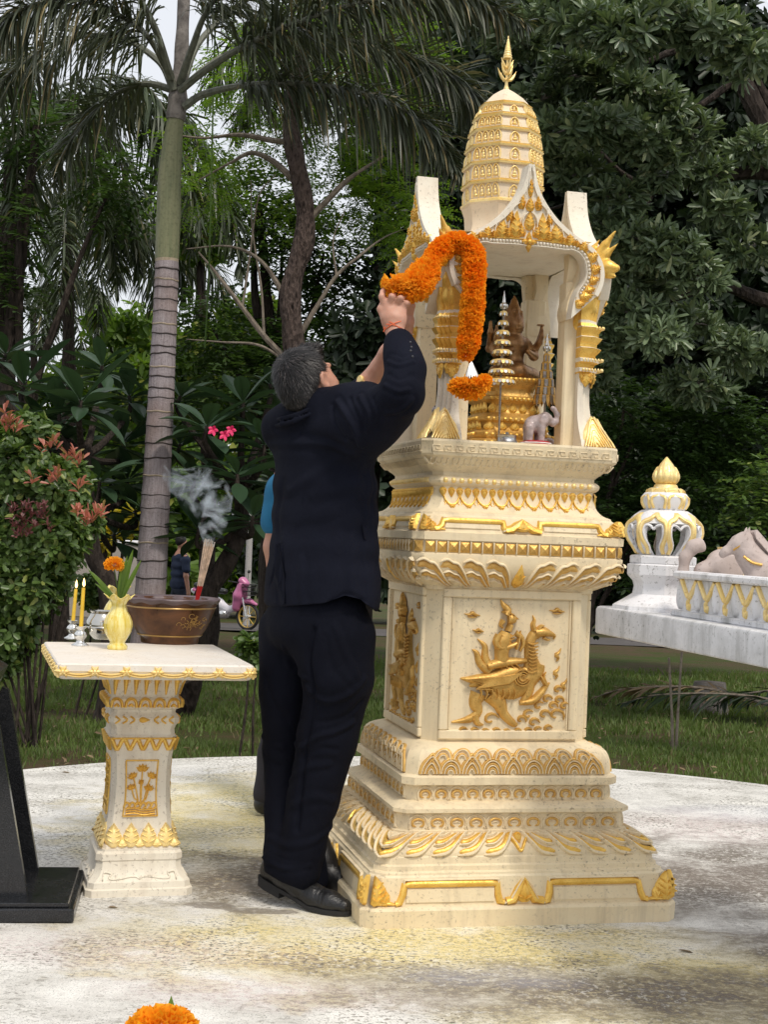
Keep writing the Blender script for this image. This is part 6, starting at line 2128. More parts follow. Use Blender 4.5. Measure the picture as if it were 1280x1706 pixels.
# --- jacket
j = SDF()
def T(x, y, Y): return Q(x, y, Y)
tdir = np.array([.77, -.64, 0])                                        # across the shoulders
def slab_(x, y, Y, a, dpt): return (T(x, y, Y), a, dpt)
RJ = np.stack([tdir, np.array([.64, .77, 0]), np.array([0, 0, 1.0])], 1)
for (x, y, Y, a, dpt) in ((534, 722, 4.66, .165, .105), (540, 760, 4.655, .190, .120), (541, 810, 4.65, .198, .130), (541, 860, 4.65, .200, .135), (540, 910, 4.65, .203, .138), (538, 955, 4.65, .210, .142), (536, 992, 4.65, .214, .142)):
    j.ell(T(x, y, Y), (a, dpt, .088), .06, R=RJ)
# square off the skirt's lower edge by stacking discs near the hem
for (x, y, a, dpt) in ((535, 1006, .214, .142),):
    j.ell(T(x, y, 4.65), (a, dpt, .040), .02, R=RJ)
j.chain([T(470, 716, 4.76), T(520, 690, 4.70), T(575, 698, 4.58)], [.070, .066, .078], .05)
j.chain([T(486, 704, 4.68), T(515, 700, 4.66)], [.060, .060], .04)
# sleeves, right one bunched at the shoulder
j.chain([T(570, 712, 4.56), T(615, 700, 4.46), T(668, 662, 4.35)], [.096, .088, .066], .035)
j.chain([T(660, 690, 4.42), T(600, 730, 4.52)], [.050, .08], .04)
j.chain([T(672, 650, 4.34), T(676, 615, 4.37), T(670, 592, 4.395), T(665, 572, 4.415)], [.064, .058, .051, .047], .03)
j.chain([T(487, 714, 4.80), T(540, 690, 4.86), T(588, 668, 4.87), T(603, 652, 4.84)], [.064, .060, .052, .046], .03)
# collar
cg_ = [hp(.0, -.085, -.075), NK]
j.chain([T(466, 706, 4.72), T(500, 694, 4.64), T(540, 678, 4.58), T(580, 676, 4.53), T(610, 668, 4.47)], [.050, .056, .056, .066, .062], .03)
j.chain([T(462, 693, 4.68), T(490, 684, 4.60), T(518, 672, 4.57), T(545, 664, 4.57)], [.013, .016, .015, .010], .012)
def jac(v, f):
    it = [([(560, 668), (575, 690), (590, 720), (600, 745)], .012, .012), ([(582, 662), (592, 690), (602, 716)], .010, -.012), ([(552, 672), (556, 700), (572, 730)], .011, -.010),
          ([(598, 660), (612, 690), (612, 722)], .010, .010), ([(620, 664), (632, 690), (626, 716)], .010, -.008), ([(640, 640), (660, 652), (684, 652)], .009, .007), ([(646, 622), (664, 630), (690, 622)], .008, -.006),
          ([(645, 600), (664, 606), (690, 600)], .008, .005), ([(650, 588), (672, 592), (690, 586)], .007, -.004), ([(640, 690), (668, 684), (688, 668)], .010, .007),
          ([(450, 740), (490, 738), (540, 742), (590, 758)], .016, .008), ([(455, 715), (500, 720), (550, 735), (600, 760)], .018, -.009), ([(560, 765), (520, 790), (480, 820)], .02, .005),
          ([(545, 700), (545, 800), (548, 900), (556, 990)], .003, -.0022), ([(600, 780), (592, 850), (586, 920), (592, 1000)], .020, .006), ([(610, 850), (604, 920), (610, 1000)], .014, -.006),
          ([(630, 770), (622, 830), (612, 880)], .012, -.006), ([(470, 800), (462, 880), (470, 960)], .020, -.007), ([(500, 930), (498, 980), (504, 1010)], .016, .005), ([(540, 1012), (580, 990), (610, 1006)], .012, -.010),
          ([(458, 910), (452, 960), (446, 1016)], .006, -.014), ([(466, 912), (464, 960), (466, 1014)], .006, .008), ([(520, 830), (560, 820), (600, 800)], .02, .004), ([(500, 880), (550, 870), (606, 840)], .02, -.004)]
    v = folds(v, f, it)
    # cut the hem to the photo's line: flatten what hangs lower
    q = v - EYE; z = q @ _f; sx = 640 + FPX * (q @ _r) / z; sy = 853 - FPX * (q @ _u) / z
    hem = np.interp(sx, [425, 445, 480, 540, 575, 600, 625, 645], [1018, 1016, 1010, 1005, 992, 998, 1018, 1030])
    over = np.clip(sy - hem, 0, None) * (sy > 930)
    v = v + _u * (over / FPX * 4.65 * .97)[:, None]
    return v
me_ = j.mesh('jacket', M_SUIT, .006, disp=jac, smooth_it=2)
link('jacket', me_, man)

col_ = SDF()
cp = [T(458, 702, 4.66), T(470, 700, 4.585), T(492, 694, 4.545), T(520, 682, 4.535), T(543, 670, 4.54)]
col_.chain([c_ + np.array([0, 0, .004]) for c_ in cp], [.006, .008, .008, .007, .004], .005, flat=(np.array([0, 1.0, .2]), .6))
col_.chain([c_ - np.array([0, .002, .014]) for c_ in cp], [.006, .008, .008, .007, .004], .006, flat=(np.array([0, 1.0, .2]), .6))
link('collar', col_.mesh('collar', M_SUIT, .004), man)
# pocket flap, cuff buttons, collar edge, shirt collar
def on_surf(me, x, y):
    v = np.array([q.co for q in me.vertices]); q = v - EYE; z = q @ _f
    sx = 640 + FPX * (q @ _r) / z; sy = 853 - FPX * (q @ _u) / z
    d = (sx - x) ** 2 + (sy - y) ** 2; c = np.argsort(d)[:8]; return v[c[np.argmin(v[c, 1])]]
def seam(me, pts, r, mat, name='seam', off=.0015):
    q = [on_surf(me, *p_) + np.array([0, -off, 0]) for p_ in pts]
    g = G(); g.tube(smoothpath(q, 4 * len(q)), r, 5); g.build(name, mat, man)
seam(me_, [(500, 722), (503, 780), (502, 840), (492, 880), (466, 905)], .0010, M_SUIT, 'back_seam', .0002)
seam(me_, [(556, 672), (562, 700), (578, 728), (604, 744)], .0010, M_SUIT, 'armhole_seam', .0002)
g = G(); va_, vb_, vc_, vd_ = [on_surf(me_, *p_) for p_ in ((463, 904), (473, 960), (474, 1008), (450, 1012))]; ve_ = on_surf(me_, 456, 955)
o1 = np.array([0, -.0085, 0]); g.loft([[va_ + o1 * .3, vb_ + o1, vc_ + o1, vd_ + o1 * 1.3, ve_ + o1], [va_ + (0, .006, 0), vb_ + (0, .006, 0), vc_ + (0, .006, 0), vd_ + (0, .006, 0), ve_ + (0, .006, 0)]]); g.build('vent_flap', M_SUIT, man, sharp=60)
g = G()
pa, pb, pc_, pd_ = [on_surf(me_, *p) for p in ((605, 874), (637, 884), (637, 908), (608, 898))]
o_ = np.array([.0, -.004, 0]); g.loft([[pa + o_, pb + o_, pc_ + o_ * 2, pd_ + o_ * 2], [pa - o_ * 2, pb - o_ * 2, pc_ - o_ * 2, pd_ - o_ * 2]])
g.build('pocket_flap', M_SUIT, man, sharp=60)
for x, y in ((687, 569), (689, 577), (690, 585), (692, 593)):
    p = on_surf(me_, x - 3, y); g = G(); g.ball(p, (.0042, .003, .0042), 8, 5); g.build('cuff_button', M_BTN, man)
# watch and cord bracelet
def ring_at(c, axis, r, t, wid, name, mat, n=28):
    axis = np.array(axis, float); axis /= np.linalg.norm(axis); a = np.cross(axis, (0, 1, .2)); a /= np.linalg.norm(a); b_ = np.cross(axis, a)
    rows = []
    for i in range(n + 1):
        th = 2 * math.pi * i / n; e = math.cos(th) * a + math.sin(th) * b_
        rows.append([c + e * r - axis * wid / 2, c + e * (r + t) - axis * wid / 2 * .8, c + e * (r + t) + axis * wid / 2 * .8, c + e * r + axis * wid / 2])
    g = G(); g.loft(rows, closed=True, cap0=False, cap1=False); return g, a, b_
wc_ = Q(616, 636, 4.805); ax = LW - LE
g, a_, b__ = ring_at(wc_, ax, .0335, .004, .015, '', None); g.build('watch_band', M_GOLDL, man, sharp=40)
g = G(); d_ = np.array([-.3, -.8, .5]); d_ /= np.linalg.norm(d_); axn = ax / np.linalg.norm(ax); d_ -= axn * (d_ @ axn); d_ /= np.linalg.norm(d_); s_ = np.cross(axn, d_)
cw = wc_ + d_ * .038
rows = [[cw + d_ * h_ + (axn * math.cos(t) + s_ * math.sin(t)) * r_ for t in np.linspace(0, 2 * math.pi, 17)[:-1]] for h_, r_ in ((-.004, .014), (.003, .0155), (.006, .013))]
g.loft(rows); g.build('watch_case', M_GOLDL, man, sharp=40)
M_CORD = plain('orange_cord', (.75, .16, .06), .7)
axr = (palm0 - RWr)
for k, (o1, tl) in enumerate(((-.002, .1), (.004, -.12), (.001, .2))):
    g, _, _ = ring_at(RWr + axr * .10 + np.array([0, 0, o1]), axr + np.array([tl * .1, 0, 0]), .0325, .0022, .0028, '', None); g.build('cord_bracelet', M_CORD, man)
g = G(); g.ball(RWr + np.array([-.029, -.010, .000]), (.005, .005, .006), 8, 5); g.tube([RWr + np.array([-.029, -.010, .0]), RWr + np.array([-.033, -.012, -.012])], [.002, .001], 5); g.build('bracelet_knot', M_CORD, man)

# --- trousers: two legs that meet, breaking over the shoes
t = SDF()
t.ell(T(528, 1010, 4.65), (.176, .125, .09), .05, R=RJ); t.ell(T(527, 1050, 4.65), (.186, .135, .10), .05, R=RJ)
t.chain([T(478, 1050, 4.74), T(476, 1150, 4.74), T(474, 1250, 4.74), T(474, 1350, 4.70), T(474, 1425, 4.63), T(476, 1450, 4.62)], [.094, .086, .070, .064, .066, .068], .018)
t.chain([T(572, 1060, 4.60), T(566, 1130, 4.595), T(545, 1230, 4.60), T(522, 1330, 4.61), T(504, 1410, 4.60), T(496, 1448, 4.59)], [.105, .106, .096, .082, .072, .075], .018)
t.chain([T(548, 1100, 4.58), T(560, 1130, 4.56)], [.10, .09], .05)
t.chain([T(515, 1430, 4.74), T(520, 1465, 4.74)], [.055, .055], .03)
def trz(v, f):
    it = [([(520, 1050), (512, 1100), (522, 1150), (512, 1220), (500, 1300), (492, 1380)], .012, -.020), ([(512, 1150), (540, 1170), (580, 1160), (610, 1130)], .014, .008), ([(500, 1195), (540, 1205), (580, 1195), (604, 1170)], .013, -.009),
          ([(498, 1245), (530, 1225), (560, 1222), (590, 1205)], .012, .010), ([(500, 1262), (530, 1248), (565, 1250)], .012, -.008), ([(440, 1130), (452, 1170), (480, 1200)], .014, -.008), ([(436, 1225), (465, 1245), (490, 1240)], .013, .007),
          ([(440, 1260), (462, 1275), (486, 1262)], .012, -.007), ([(446, 1395), (480, 1410), (530, 1400), (556, 1380)], .014, .007), ([(440, 1415), (480, 1432), (530, 1422)], .012, -.005),
          ([(480, 1300), (510, 1280), (550, 1275)], .014, .006), ([(560, 1040), (580, 1090), (600, 1130)], .014, .006), ([(540, 1060), (556, 1110), (590, 1150)], .014, -.006), ([(486, 1340), (520, 1330), (560, 1335)], .016, .005),
          ([(500, 1024), (540, 1027), (580, 1024)], .006, -.004), ([(470, 1080), (484, 1110), (506, 1130)], .012, .006), ([(432, 1430), (470, 1446), (520, 1440)], .009, .007)]
    v = folds(v, f, it)
    q = v - EYE; z = q @ _f; sx = 640 + FPX * (q @ _r) / z; sy = 853 - FPX * (q @ _u) / z
    hem = np.interp(sx, [420, 440, 470, 500, 520, 535], [1440, 1452, 1470, 1482, 1484, 1478])
    over = np.clip(sy - hem, 0, None) * (sy > 1300)
    return v + _u * (over / FPX * 4.6 * .97)[:, None]
me_t = t.mesh('trousers', M_TROU, .0065, disp=trz, smooth_it=2)
link('trousers', me_t, man)

# --- shoes, heels lifted
def shoe(heel, toe, name='shoe'):
    h = np.array(heel); t_ = np.array(toe); d = t_ - h; L_ = np.linalg.norm(d[:2]); fw = np.array([d[0], d[1], 0]) / L_; sd = np.array([-fw[1], fw[0], 0])
    lift = h[2]
    s = SDF()
    def q(a, z, y=0): return h * 0 + np.array([h[0], h[1], 0]) + fw * a * L_ + sd * y + np.array([0, 0, z + lift * max(0, 1 - a / .62) ** 1.0])
    s.chain([q(.06, .040), q(.25, .046), q(.42, .044), q(.60, .036), q(.78, .030), q(.93, .026)], [.034, .037, .038, .038, .036, .026], .02)
    s.chain([q(.12, .080), q(.30, .085)], [.036, .040], .03)
    s.chain([q(.22, .125), q(.26, .080)], [.040, .042], .03)
    def sq(v, f):
        N = vnormals(v, f)
        for a in (.66, .70, .74):
            c = q(a, .05); dd = np.abs((v - c) @ fw); v = v - N * (np.exp(-(dd / .004) ** 2) * .0016 * (v[:, 2] > .03))[:, None]
        low = v[:, 2] < .010; v[low, 2] = .010 + (v[low, 2] - .010) * .1
        return v
    link('shoe', s.mesh('shoe', M_SHOE, .0045, disp=sq), man)
    g = G(); rows = []
    for a, w in ((-.04, .022), (.05, .034), (.2, .035), (.4, .034), (.6, .042), (.78, .043), (.92, .034), (1.01, .012)):
        zb = q(a, .004)[2]; zt = zb + .013
        c = q(a, 0); c[2] = 0
        rows.append([c + sd * w + (0, 0, zb), c - sd * w + (0, 0, zb), c - sd * w + (0, 0, zt), c + sd * w + (0, 0, zt)])
    g.loft(rows); g.build('sole', M_RUBBER, man, sharp=40)
    g = G(); rows = []
    for a, w in ((-.03, .026), (.06, .034), (.24, .033)):
        zb = q(a, .006)[2]; c = q(a, 0); c[2] = 0
        rows.append([c + sd * w + (0, 0, zb - .022), c - sd * w + (0, 0, zb - .022), c - sd * w + (0, 0, zb + .004), c + sd * w + (0, 0, zb + .004)])
    g.loft(rows); g.build('heel', M_RUBBER, man, sharp=40)
    g = G()
    for k in range(4):
        c = q(.40 + .065 * k, .088 - .008 * k); g.tube(smoothpath([c - sd * .022, c + (0, 0, .004), c + sd * .022], 6), .0022, 5)
    g.build('laces', M_BLACK, man)


hl = P(440, 1500, 4.66); hl[2] = .062
tt = P(582, 1527, 4.50); tt[2] = 0
shoe(hl, tt)
hl = P(505, 1470, 4.83); hl[2] = .045
tt2 = P(590, 1480, 4.70); tt2[2] = 0
tt2 = np.array([hl[0] + .22, hl[1] - .13, 0])
shoe(hl, tt2)

# --- hair: a shaped cap with thousands of short strands, greying towards the ears
hcap = SDF()
hcap.ell(hp(0, -.020, .030), (.0775, .090, .084), .02, R=HR)
hcap.ell(hp(0, -.054, -.025), (.062, .053, .060), .03, R=HR)
hcap.ell(hp(0, .050, .085), (.050, .036, .022), .03, R=HR)
hcap.ell(hp(0, .075, -.005), (.12, .050, .062), .012, R=HR, sub=True)
hcap.ell(hp(.085, .010, -.020), (.036, .030, .042), .010, R=HR, sub=True); hcap.ell(hp(-.085, .012, -.018), (.030, .024, .034), .010, R=HR, sub=True)
hm = hcap.mesh('hair', M_HAIRC, .0045)
link('hair', hm, man)
hv = np.array([q.co for q in hm.vertices]); hn = np.array([q.normal for q in hm.vertices])
rg = np.random.default_rng(4)
sel = rg.integers(0, len(hv), 16000)
V = []; F = []
crown = hp(.01, -.070, .085)
for i in sel:
    p = hv[i]; n_ = hn[i]
    if (p - hc) @ upv < -.075 : continue
    flow = p - crown; flow -= n_ * (flow @ n_); flow /= np.linalg.norm(flow) + 1e-6
    flow = flow + rg.normal(0, .13, 3); L_ = rg.uniform(.011, .026) * (1.0 if (p - hc) @ upv > 0 else .6)
    lift = rg.uniform(.08, .38)
    if (p - hc) @ fd > .03 and (p - hc) @ upv > .04: flow = flow * .5 + upv * .5 + rt * rg.normal(0, .3); L_ *= 1.25
    s_ = np.cross(flow, n_); s_ /= np.linalg.norm(s_) + 1e-6; w = rg.uniform(.0007, .0013)
    p0 = p - n_ * .001; p1 = p + (flow * .6 + n_ * lift) * L_ * .6; p2 = p + (flow + n_ * lift * .9 - upv * .1) * L_
    k = len(V); V += [p0 - s_ * w, p0 + s_ * w, p1 + s_ * w * .8, p1 - s_ * w * .8, p2]
    F += [(k, k + 1, k + 2, k + 3), (k + 3, k + 2, k + 4)]
link('hair_strands', mesh('hair_strands', V, F, M_HAIR), man)['kind'] = 'stuff'

# ================================================================== PERSON IN A BLUE SHIRT behind the man
def simple_person(x, y_foot, Y, h, rz, shirt, legs, skin_arm, label, stride=0.0, shoe_mat=None):
    base = P(x, y_foot, Y); base[2] = float(ground_z(Y)) if Y > 8 else 0.0
    def L(a, b_, z):
        v_ = rotz(np.array([a, b_, 0.0]), rz); return base + np.array([v_[0], v_[1], z * h])
    s = SDF()
    s.ell(L(0, .01, .935), (.075, .09, .11), .02); s.chain([L(0, 0, .88), L(0, 0, .82)], [.055, .06], .03)
    for sg in (-1, 1):
        s.chain([L(sg * .22, 0, .80), L(sg * .28, .0, .63), L(sg * .285, .05, .47)], [.045, .040, .028], .02)
        s.chain([L(sg * .285, .05, .47), L(sg * .27, .06, .42)], [.030, .026], .015)
        for q in range(4): s.chain([L(sg * .245, .045 + .014 * q, .425), L(sg * .24, .05 + .014 * q, .385)], [.009, .007], .004)
        s.chain([L(sg * .235, .045, .45), L(sg * .225, .075, .41)], [.011, .009], .005)
    s.chain([L(0, 0, .80), L(0, 0, .55)], [.11, .12], .05)
    o = link('person', s.mesh('person', M_SKIN, .010)); tag(o, label, 'person')
    s = SDF()
    RR = np.stack([rotz(np.array([1, 0, 0.]), rz), rotz(np.array([0, 1., 0]), rz), np.array([0, 0, 1.])], 1)
    for z, a, d in ((.79, .18, .12), (.72, .205, .145), (.64, .20, .145), (.57, .20, .145), (.53, .20, .14)): s.ell(L(0, 0, z), (a, d, .09), .05, R=RR)
    for sg in (-1, 1): s.chain([L(sg * .15, 0, .80), L(sg * .23, 0, .77), L(sg * .272, 0, .69)], [.07, .068, .064], .03)
    link('shirt', s.mesh('shirt', shirt, .010, disp=lambda v, f: v + vnormals(v, f) * (vnoise(v, 16) * .006)[:, None]), o)
    s = SDF()
    s.ell(L(0, 0, .50), (.17, .12, .10), .05, R=RR)
    for sg in (-1, 1):
        k = stride * sg
        s.chain([L(sg * .09, 0, .48), L(sg * .09, k * .5, .27), L(sg * .09, k - abs(stride) * .1, .05)], [.092, .070, .056], .03)
    link('trousers', s.mesh('trousers', legs, .010, disp=lambda v, f: v + vnormals(v, f) * (vnoise(v, 18) * .006)[:, None]), o)
    for sg in (-1, 1):
        k = stride * sg; s = SDF(); s.chain([L(sg * .09, k - .02, .028), L(sg * .10, k + .17, .018)], [.045, .035], .02)
        link('shoe', s.mesh('shoe', shoe_mat or M_BLACK, .010), o)
    s = SDF(); s.ell(L(0, -.012, .955), (.088, .10, .10), .02); s.ell(L(0, .07, .92), (.09, .05, .07), .02, sub=True); link('hair', s.mesh('hair', M_HAIRC, .010), o)
    return o


simple_person(499, 1358, 6.02, 1.77, -.9, M_BLUE, M_DARKC, None, 'person in a bright blue short-sleeved shirt, mostly hidden behind the man in the suit', .10)
simple_person(296, 1050, 22.5, 1.66, -1.1, plain('dark_blue_cotton', (.018, .03, .07), .8), M_DENIM, None, 'distant person in dark blue walking behind the ringed palm trunk', .26)

# ================================================================== PLANTS
def nrm(a): return a / (np.linalg.norm(a, axis=-1, keepdims=True) + 1e-9)


def leaf_arrays(pos, d, up, L, W, curl=.15, fold=.25, wide=.5, rg=RNG):
    """two-sided folded leaves, six points each; all arguments arrays"""
    n = len(pos); d = nrm(d); s = nrm(np.cross(d, up)); u = np.cross(s, d)
    L = np.broadcast_to(L, n)[:, None]; W = np.broadcast_to(W, n)[:, None]
    p = lambda a, b, c: pos + d * L * a + s * W * b + u * (W * c - L * curl * a * a)
    V = np.stack([pos, p(wide * .62, -.42, fold * .5), p(wide * 1.35, -.48, fold * .5), p(1, 0, 0), p(wide * 1.35, .48, fold * .5), p(wide * .62, .42, fold * .5)], 1).reshape(-1, 3)
    b = np.arange(n)[:, None] * 6
    F = np.concatenate([b + [0, 3, 2, 1], b + [0, 5, 4, 3]], 0)
    return V, F


def merge(parts):
    V = []; F = []; o = 0
    for v, f in parts:
        V.append(v); F.append(f + o); o += len(v)
    return np.concatenate(V), np.concatenate(F)


def blob_tips(blobs, n, rg, shell=.55):
    """points inside clumps given as (centre, (rx, ry, rz)), thicker towards the outside"""
    vol = np.array([(b[1][0] * b[1][1] * b[1][2]) ** (2 / 3) for b in blobs]); pr = vol / vol.sum()
    k = rg.choice(len(blobs), n, p=pr)
    d = nrm(rg.normal(0, 1, (n, 3))); r = (shell + (1 - shell) * rg.random(n) ** .5)[:, None]
    C = np.array([b[0] for b in blobs])[k]; R = np.array([b[1] for b in blobs])[k]
    return C + d * R * r, nrm(d / R * R.mean(1, keepdims=True)), k


def whorls(tips, axes, m, L, W, rg, spread=(.5, 1.2), curl=.25, upb=.35, fold=.25, wide=.62):
    n = len(tips)
    ax = nrm(axes + np.array([0, 0, upb]) + rg.normal(0, .25, (n, 3)))
    a = nrm(np.cross(ax, rg.normal(0, 1, (n, 3)))); b = np.cross(ax, a)
    P_ = np.repeat(tips, m, 0); AX = np.repeat(ax, m, 0); A = np.repeat(a, m, 0); B = np.repeat(b, m, 0)
    th = np.tile(np.arange(m) * 2.4, n) + rg.uniform(0, .8, n * m); sp = rg.uniform(*spread, n * m)[:, None]
    rad = np.cos(th)[:, None] * A + np.sin(th)[:, None] * B
    d = AX * np.cos(sp) + rad * np.sin(sp) + rg.normal(0, .12, (n * m, 3))
    up = AX * 1.0 + rg.normal(0, .25, (n * m, 3))
    off = AX * (rg.uniform(-.4, .3, n * m) * L)[:, None]
    return leaf_arrays(P_ + off, d, up, L * rg.uniform(.7, 1.15, n * m), W * rg.uniform(.8, 1.15, n * m), curl, fold, wide)


def sprays(tips, axes, m, L, W, rg, span, curl=.1):
    """pinnate sprays: leaflets in two ranks along a short drooping stalk"""
    n = len(tips); ax = nrm(axes * .7 + rg.normal(0, .6, (n, 3)) + np.array([0, 0, .05])); ax[:, 2] *= .8; ax = nrm(ax)
    sd = nrm(np.cross(ax, np.array([0, 0, 1.0]))); t = (np.arange(m) // 2 + 1) / (m / 2); sg = np.where(np.arange(m) % 2, 1, -1)
    P_ = (tips[:, None] + ax[:, None] * (t * span)[None, :, None] - np.array([0, 0, 1.0]) * (t ** 2 * span * .3)[None, :, None]).reshape(-1, 3)
    D = (sd[:, None] * sg[None, :, None] + ax[:, None] * .45 - np.array([0, 0, .15])).reshape(-1, 3) + rg.normal(0, .22, (n * m, 3))
    U = np.tile(np.array([0, 0, 1.0]), (n * m, 1)) + rg.normal(0, .2, (n * m, 3))
    LL = (L * (np.sin(np.clip(t, .05, .95) * math.pi) * .5 + .6))[None].repeat(n, 0).reshape(-1) * rg.uniform(.8, 1.1, n * m)
    return leaf_arrays(P_, D, U, LL, W * rg.uniform(.8, 1.1, n * m), curl, .15)


def strips(pos, d, L, W, droop, rg, twist=.4):
    """narrow hanging leaflets"""
    n = len(pos); d = nrm(d); s = nrm(np.cross(d, nrm(np.array([0, 0, 1.0]) + rg.normal(0, twist, (n, 3)))))
    L = np.broadcast_to(L, n)[:, None]; W = np.broadcast_to(W, n)[:, None]; dr = np.broadcast_to(droop, n)[:, None]
    g_ = np.array([0, 0, -1.0]); rows = []
    for t, w in ((0, .5), (.3, 1), (.68, .85)):
        c = pos + d * L * t * (1 - .25 * dr * t) + g_ * dr * L * t * t * .8
        rows += [c - s * W * w / 2, c + s * W * w / 2]
    rows.append(pos + d * L * (1 - .25 * dr) + g_ * dr * L * .8)
    V = np.stack(rows, 1).reshape(-1, 3); b = np.arange(n)[:, None] * 7
    F = np.concatenate([b + [0, 1, 3, 2], b + [2, 3, 5, 4], b + [4, 5, 6, 6]], 0)
    return V, F


def tri_mesh(name, V, F, mat, smooth=True):
    """quads, the last of which may be a triangle written with a repeated corner"""
    t = F[:, 2] == F[:, 3]
    if not t.any(): return mesh(name, V, F, mat, smooth)
    Q_, T_ = F[~t], F[t][:, :3]
    me = bpy.data.meshes.new(name); me.vertices.add(len(V)); me.vertices.foreach_set('co', V.astype(np.float32).ravel())
    lv = np.concatenate([Q_.ravel(), T_.ravel()]).astype(np.int32)
    ls = np.concatenate([np.arange(len(Q_)) * 4, len(Q_) * 4 + np.arange(len(T_)) * 3]).astype(np.int32)
    lt = np.concatenate([np.full(len(Q_), 4), np.full(len(T_), 3)]).astype(np.int32)
    me.loops.add(len(lv)); me.loops.foreach_set('vertex_index', lv); me.polygons.add(len(lt)); me.polygons.foreach_set('loop_start', ls); me.polygons.foreach_set('loop_total', lt)
    me.update(calc_edges=True); me.materials.append(mat); me.polygons.foreach_set('use_smooth', [smooth] * len(lt)); return me


def frond(path, leafL, W, root, mat, rg, dens=150, r0=.016, plume=1.0, droop=(.5, 1.0), n0=.12, stalk=M_RACHIS):
    """one palm frond: a curved stalk with leaflets standing out all round it"""
    path = np.array(path, float); p = smoothpath(path, 40)
    fr = G(); fr.tube(p, np.linspace(r0, .003, 40), 7)
    o = fr.build('frond_stalk', stalk, root)
    cum = np.r_[0, np.cumsum(np.linalg.norm(np.diff(p, axis=0), axis=1))]; Lt = cum[-1]
    n = int(dens * Lt); s = Lt * (n0 + (1 - n0) * (np.arange(n) + rg.random(n)) / n)
    c = np.stack([np.interp(s, cum, p[:, k]) for k in range(3)], 1); T_ = np.gradient(p, axis=0); T_ = nrm(np.stack([np.interp(s, cum, T_[:, k]) for k in range(3)], 1))
    sd = nrm(np.cross(T_, np.array([0, 0, 1.0]))); up = np.cross(sd, T_)
    th = rg.normal(0, .75 * plume, n) + np.where(rg.random(n) < .5, 0, math.pi)
    rad = np.cos(th)[:, None] * sd + np.sin(th)[:, None] * up
    d = rad + T_ * rg.uniform(.45, .85, n)[:, None]
    t = s / Lt; LL = leafL * np.clip(.55 + 1.2 * t, 0, 1) * np.clip((1.06 - t) * 3.2, .30, 1) * rg.uniform(.8, 1.1, n)
    V, F = strips(c, d, LL, W * rg.uniform(.75, 1.2, n), rg.uniform(*droop, n), rg)
    link('leaflets', tri_mesh('leaflets', V, F, mat), o)
    return o


def limbs(g, specs, seg=9):
    for pts, r in specs:
        pts = np.array(pts, float); p = smoothpath(pts, max(8, 5 * len(pts))); rr = np.interp(np.linspace(0, 1, len(p)), np.linspace(0, 1, len(r)), r)
        p = p + np.stack([vnoise(p, 3, k) for k in range(3)], 1) * rr[:, None] * .5
        g.tube(p, rr * (1 + .10 * vnoise(p, 9, 5)), seg)


def gz(p):
    p = np.array(p, float); p[2] = float(ground_z(p[1])) - .05; return p


# ---- A: ringed palm in front ------------------------------------------------------------
rg = np.random.default_rng(21)
YA = 9.5
tr_px = [(236, 1190, .112), (243, 1080, .106), (252, 960, .100), (258, 850, .094), (264, 740, .088), (269, 640, .084), (274, 540, .079), (277, 470, .077), (278, 436, .076)]
tp = np.array([P(x, y, YA) for x, y, r in tr_px]); tr = np.array([r for x, y, r in tr_px]); tp[0][2] = float(ground_z(YA)) - .05
palm = empty('palm_tree', (tp[0][0], tp[0][1], float(ground_z(YA))), 0, 'foxtail palm with a smooth grey ringed trunk and green crownshaft standing left of the man', 'palm tree')
po = np.array(palm.location)
ring_z = [P(270, y, YA)[2] for y in (449, 466, 480, 500, 520, 541, 556, 577, 592, 612, 628, 648, 664, 687, 711, 740, 764, 794, 826, 848, 878, 905, 934, 962, 1000, 1040, 1080)]
p = smoothpath(np.column_stack([tp, tr]), 120)
g = G(); rr_ = p[:, 3].copy()
zz_ = np.sort(ring_z)[::-1]
for i, z in enumerate(p[:, 2]):
    k = np.searchsorted(-zz_, -z); below = zz_[k - 1] if k > 0 else z + .1
    rr_[i] += .004 * max(0, 1 - abs(z - (zz_[min(k, len(zz_) - 1)])) / .05)
g.tube(p[:, :3] - po, rr_, 28); g.build('trunk', M_PTRUNK, palm)
for i, z in enumerate(ring_z):
    k = np.argmin(abs(p[:, 2] - z)); c = p[k, :3] - po; r = p[k, 3] + .002; c[2] = z - po[2]
    a = np.linspace(0, 2 * math.pi, 29)[:-1]; tilt = rg.normal(0, .05); ph = rg.uniform(0, 6)
    rows = []
    for dr, dz in ((-.006, -.008), (.0015, -.003), (.0035, .003), (-.006, .008)):
        q = r + dr; rows.append(np.stack([c[0] + q * np.cos(a), c[1] + q * np.sin(a), c[2] + dz + tilt * q * np.cos(a + ph) + .0025 * np.sin(a * 5 + ph)], 1))
    g = G(); g.loft(rows, cap0=False, cap1=False); g.build('leaf_scar_ring', M_RINGSCAR if i % 4 != 1 else M_SHAFTB, palm)
cs = np.array([[*P(x, y, YA), r] for x, y, r in ((278, 437, .076), (278, 428, .079), (279, 400, .080), (281, 350, .080), (282, 300, .078), (286, 255, .068), (290, 215, .058), (293, 196, .055))])
q = smoothpath(cs, 30); g = G(); g.tube(q[:4, :3] - po, q[:4, 3], 28); g.build('shaft_base', M_SHAFTB, palm)
g = G(); g.tube(q[3:, :3] - po, q[3:, 3], 28); g.build('crownshaft', M_SHAFT, palm)
cs = np.array([[*P(x, y, YA), r] for x, y, r in ((292, 200, .062), (295, 175, .066), (297, 150, .058), (300, 120, .050), (303, 70, .045), (306, 0, .040), (309, -80, .030))])
q = smoothpath(cs, 30); g = G(); g.tube(q[:, :3] - po, q[:, 3] * (1 + .05 * np.sin(np.arange(30) * 1.1)), 20); g.build('upper_sheath', M_BARKG, palm)
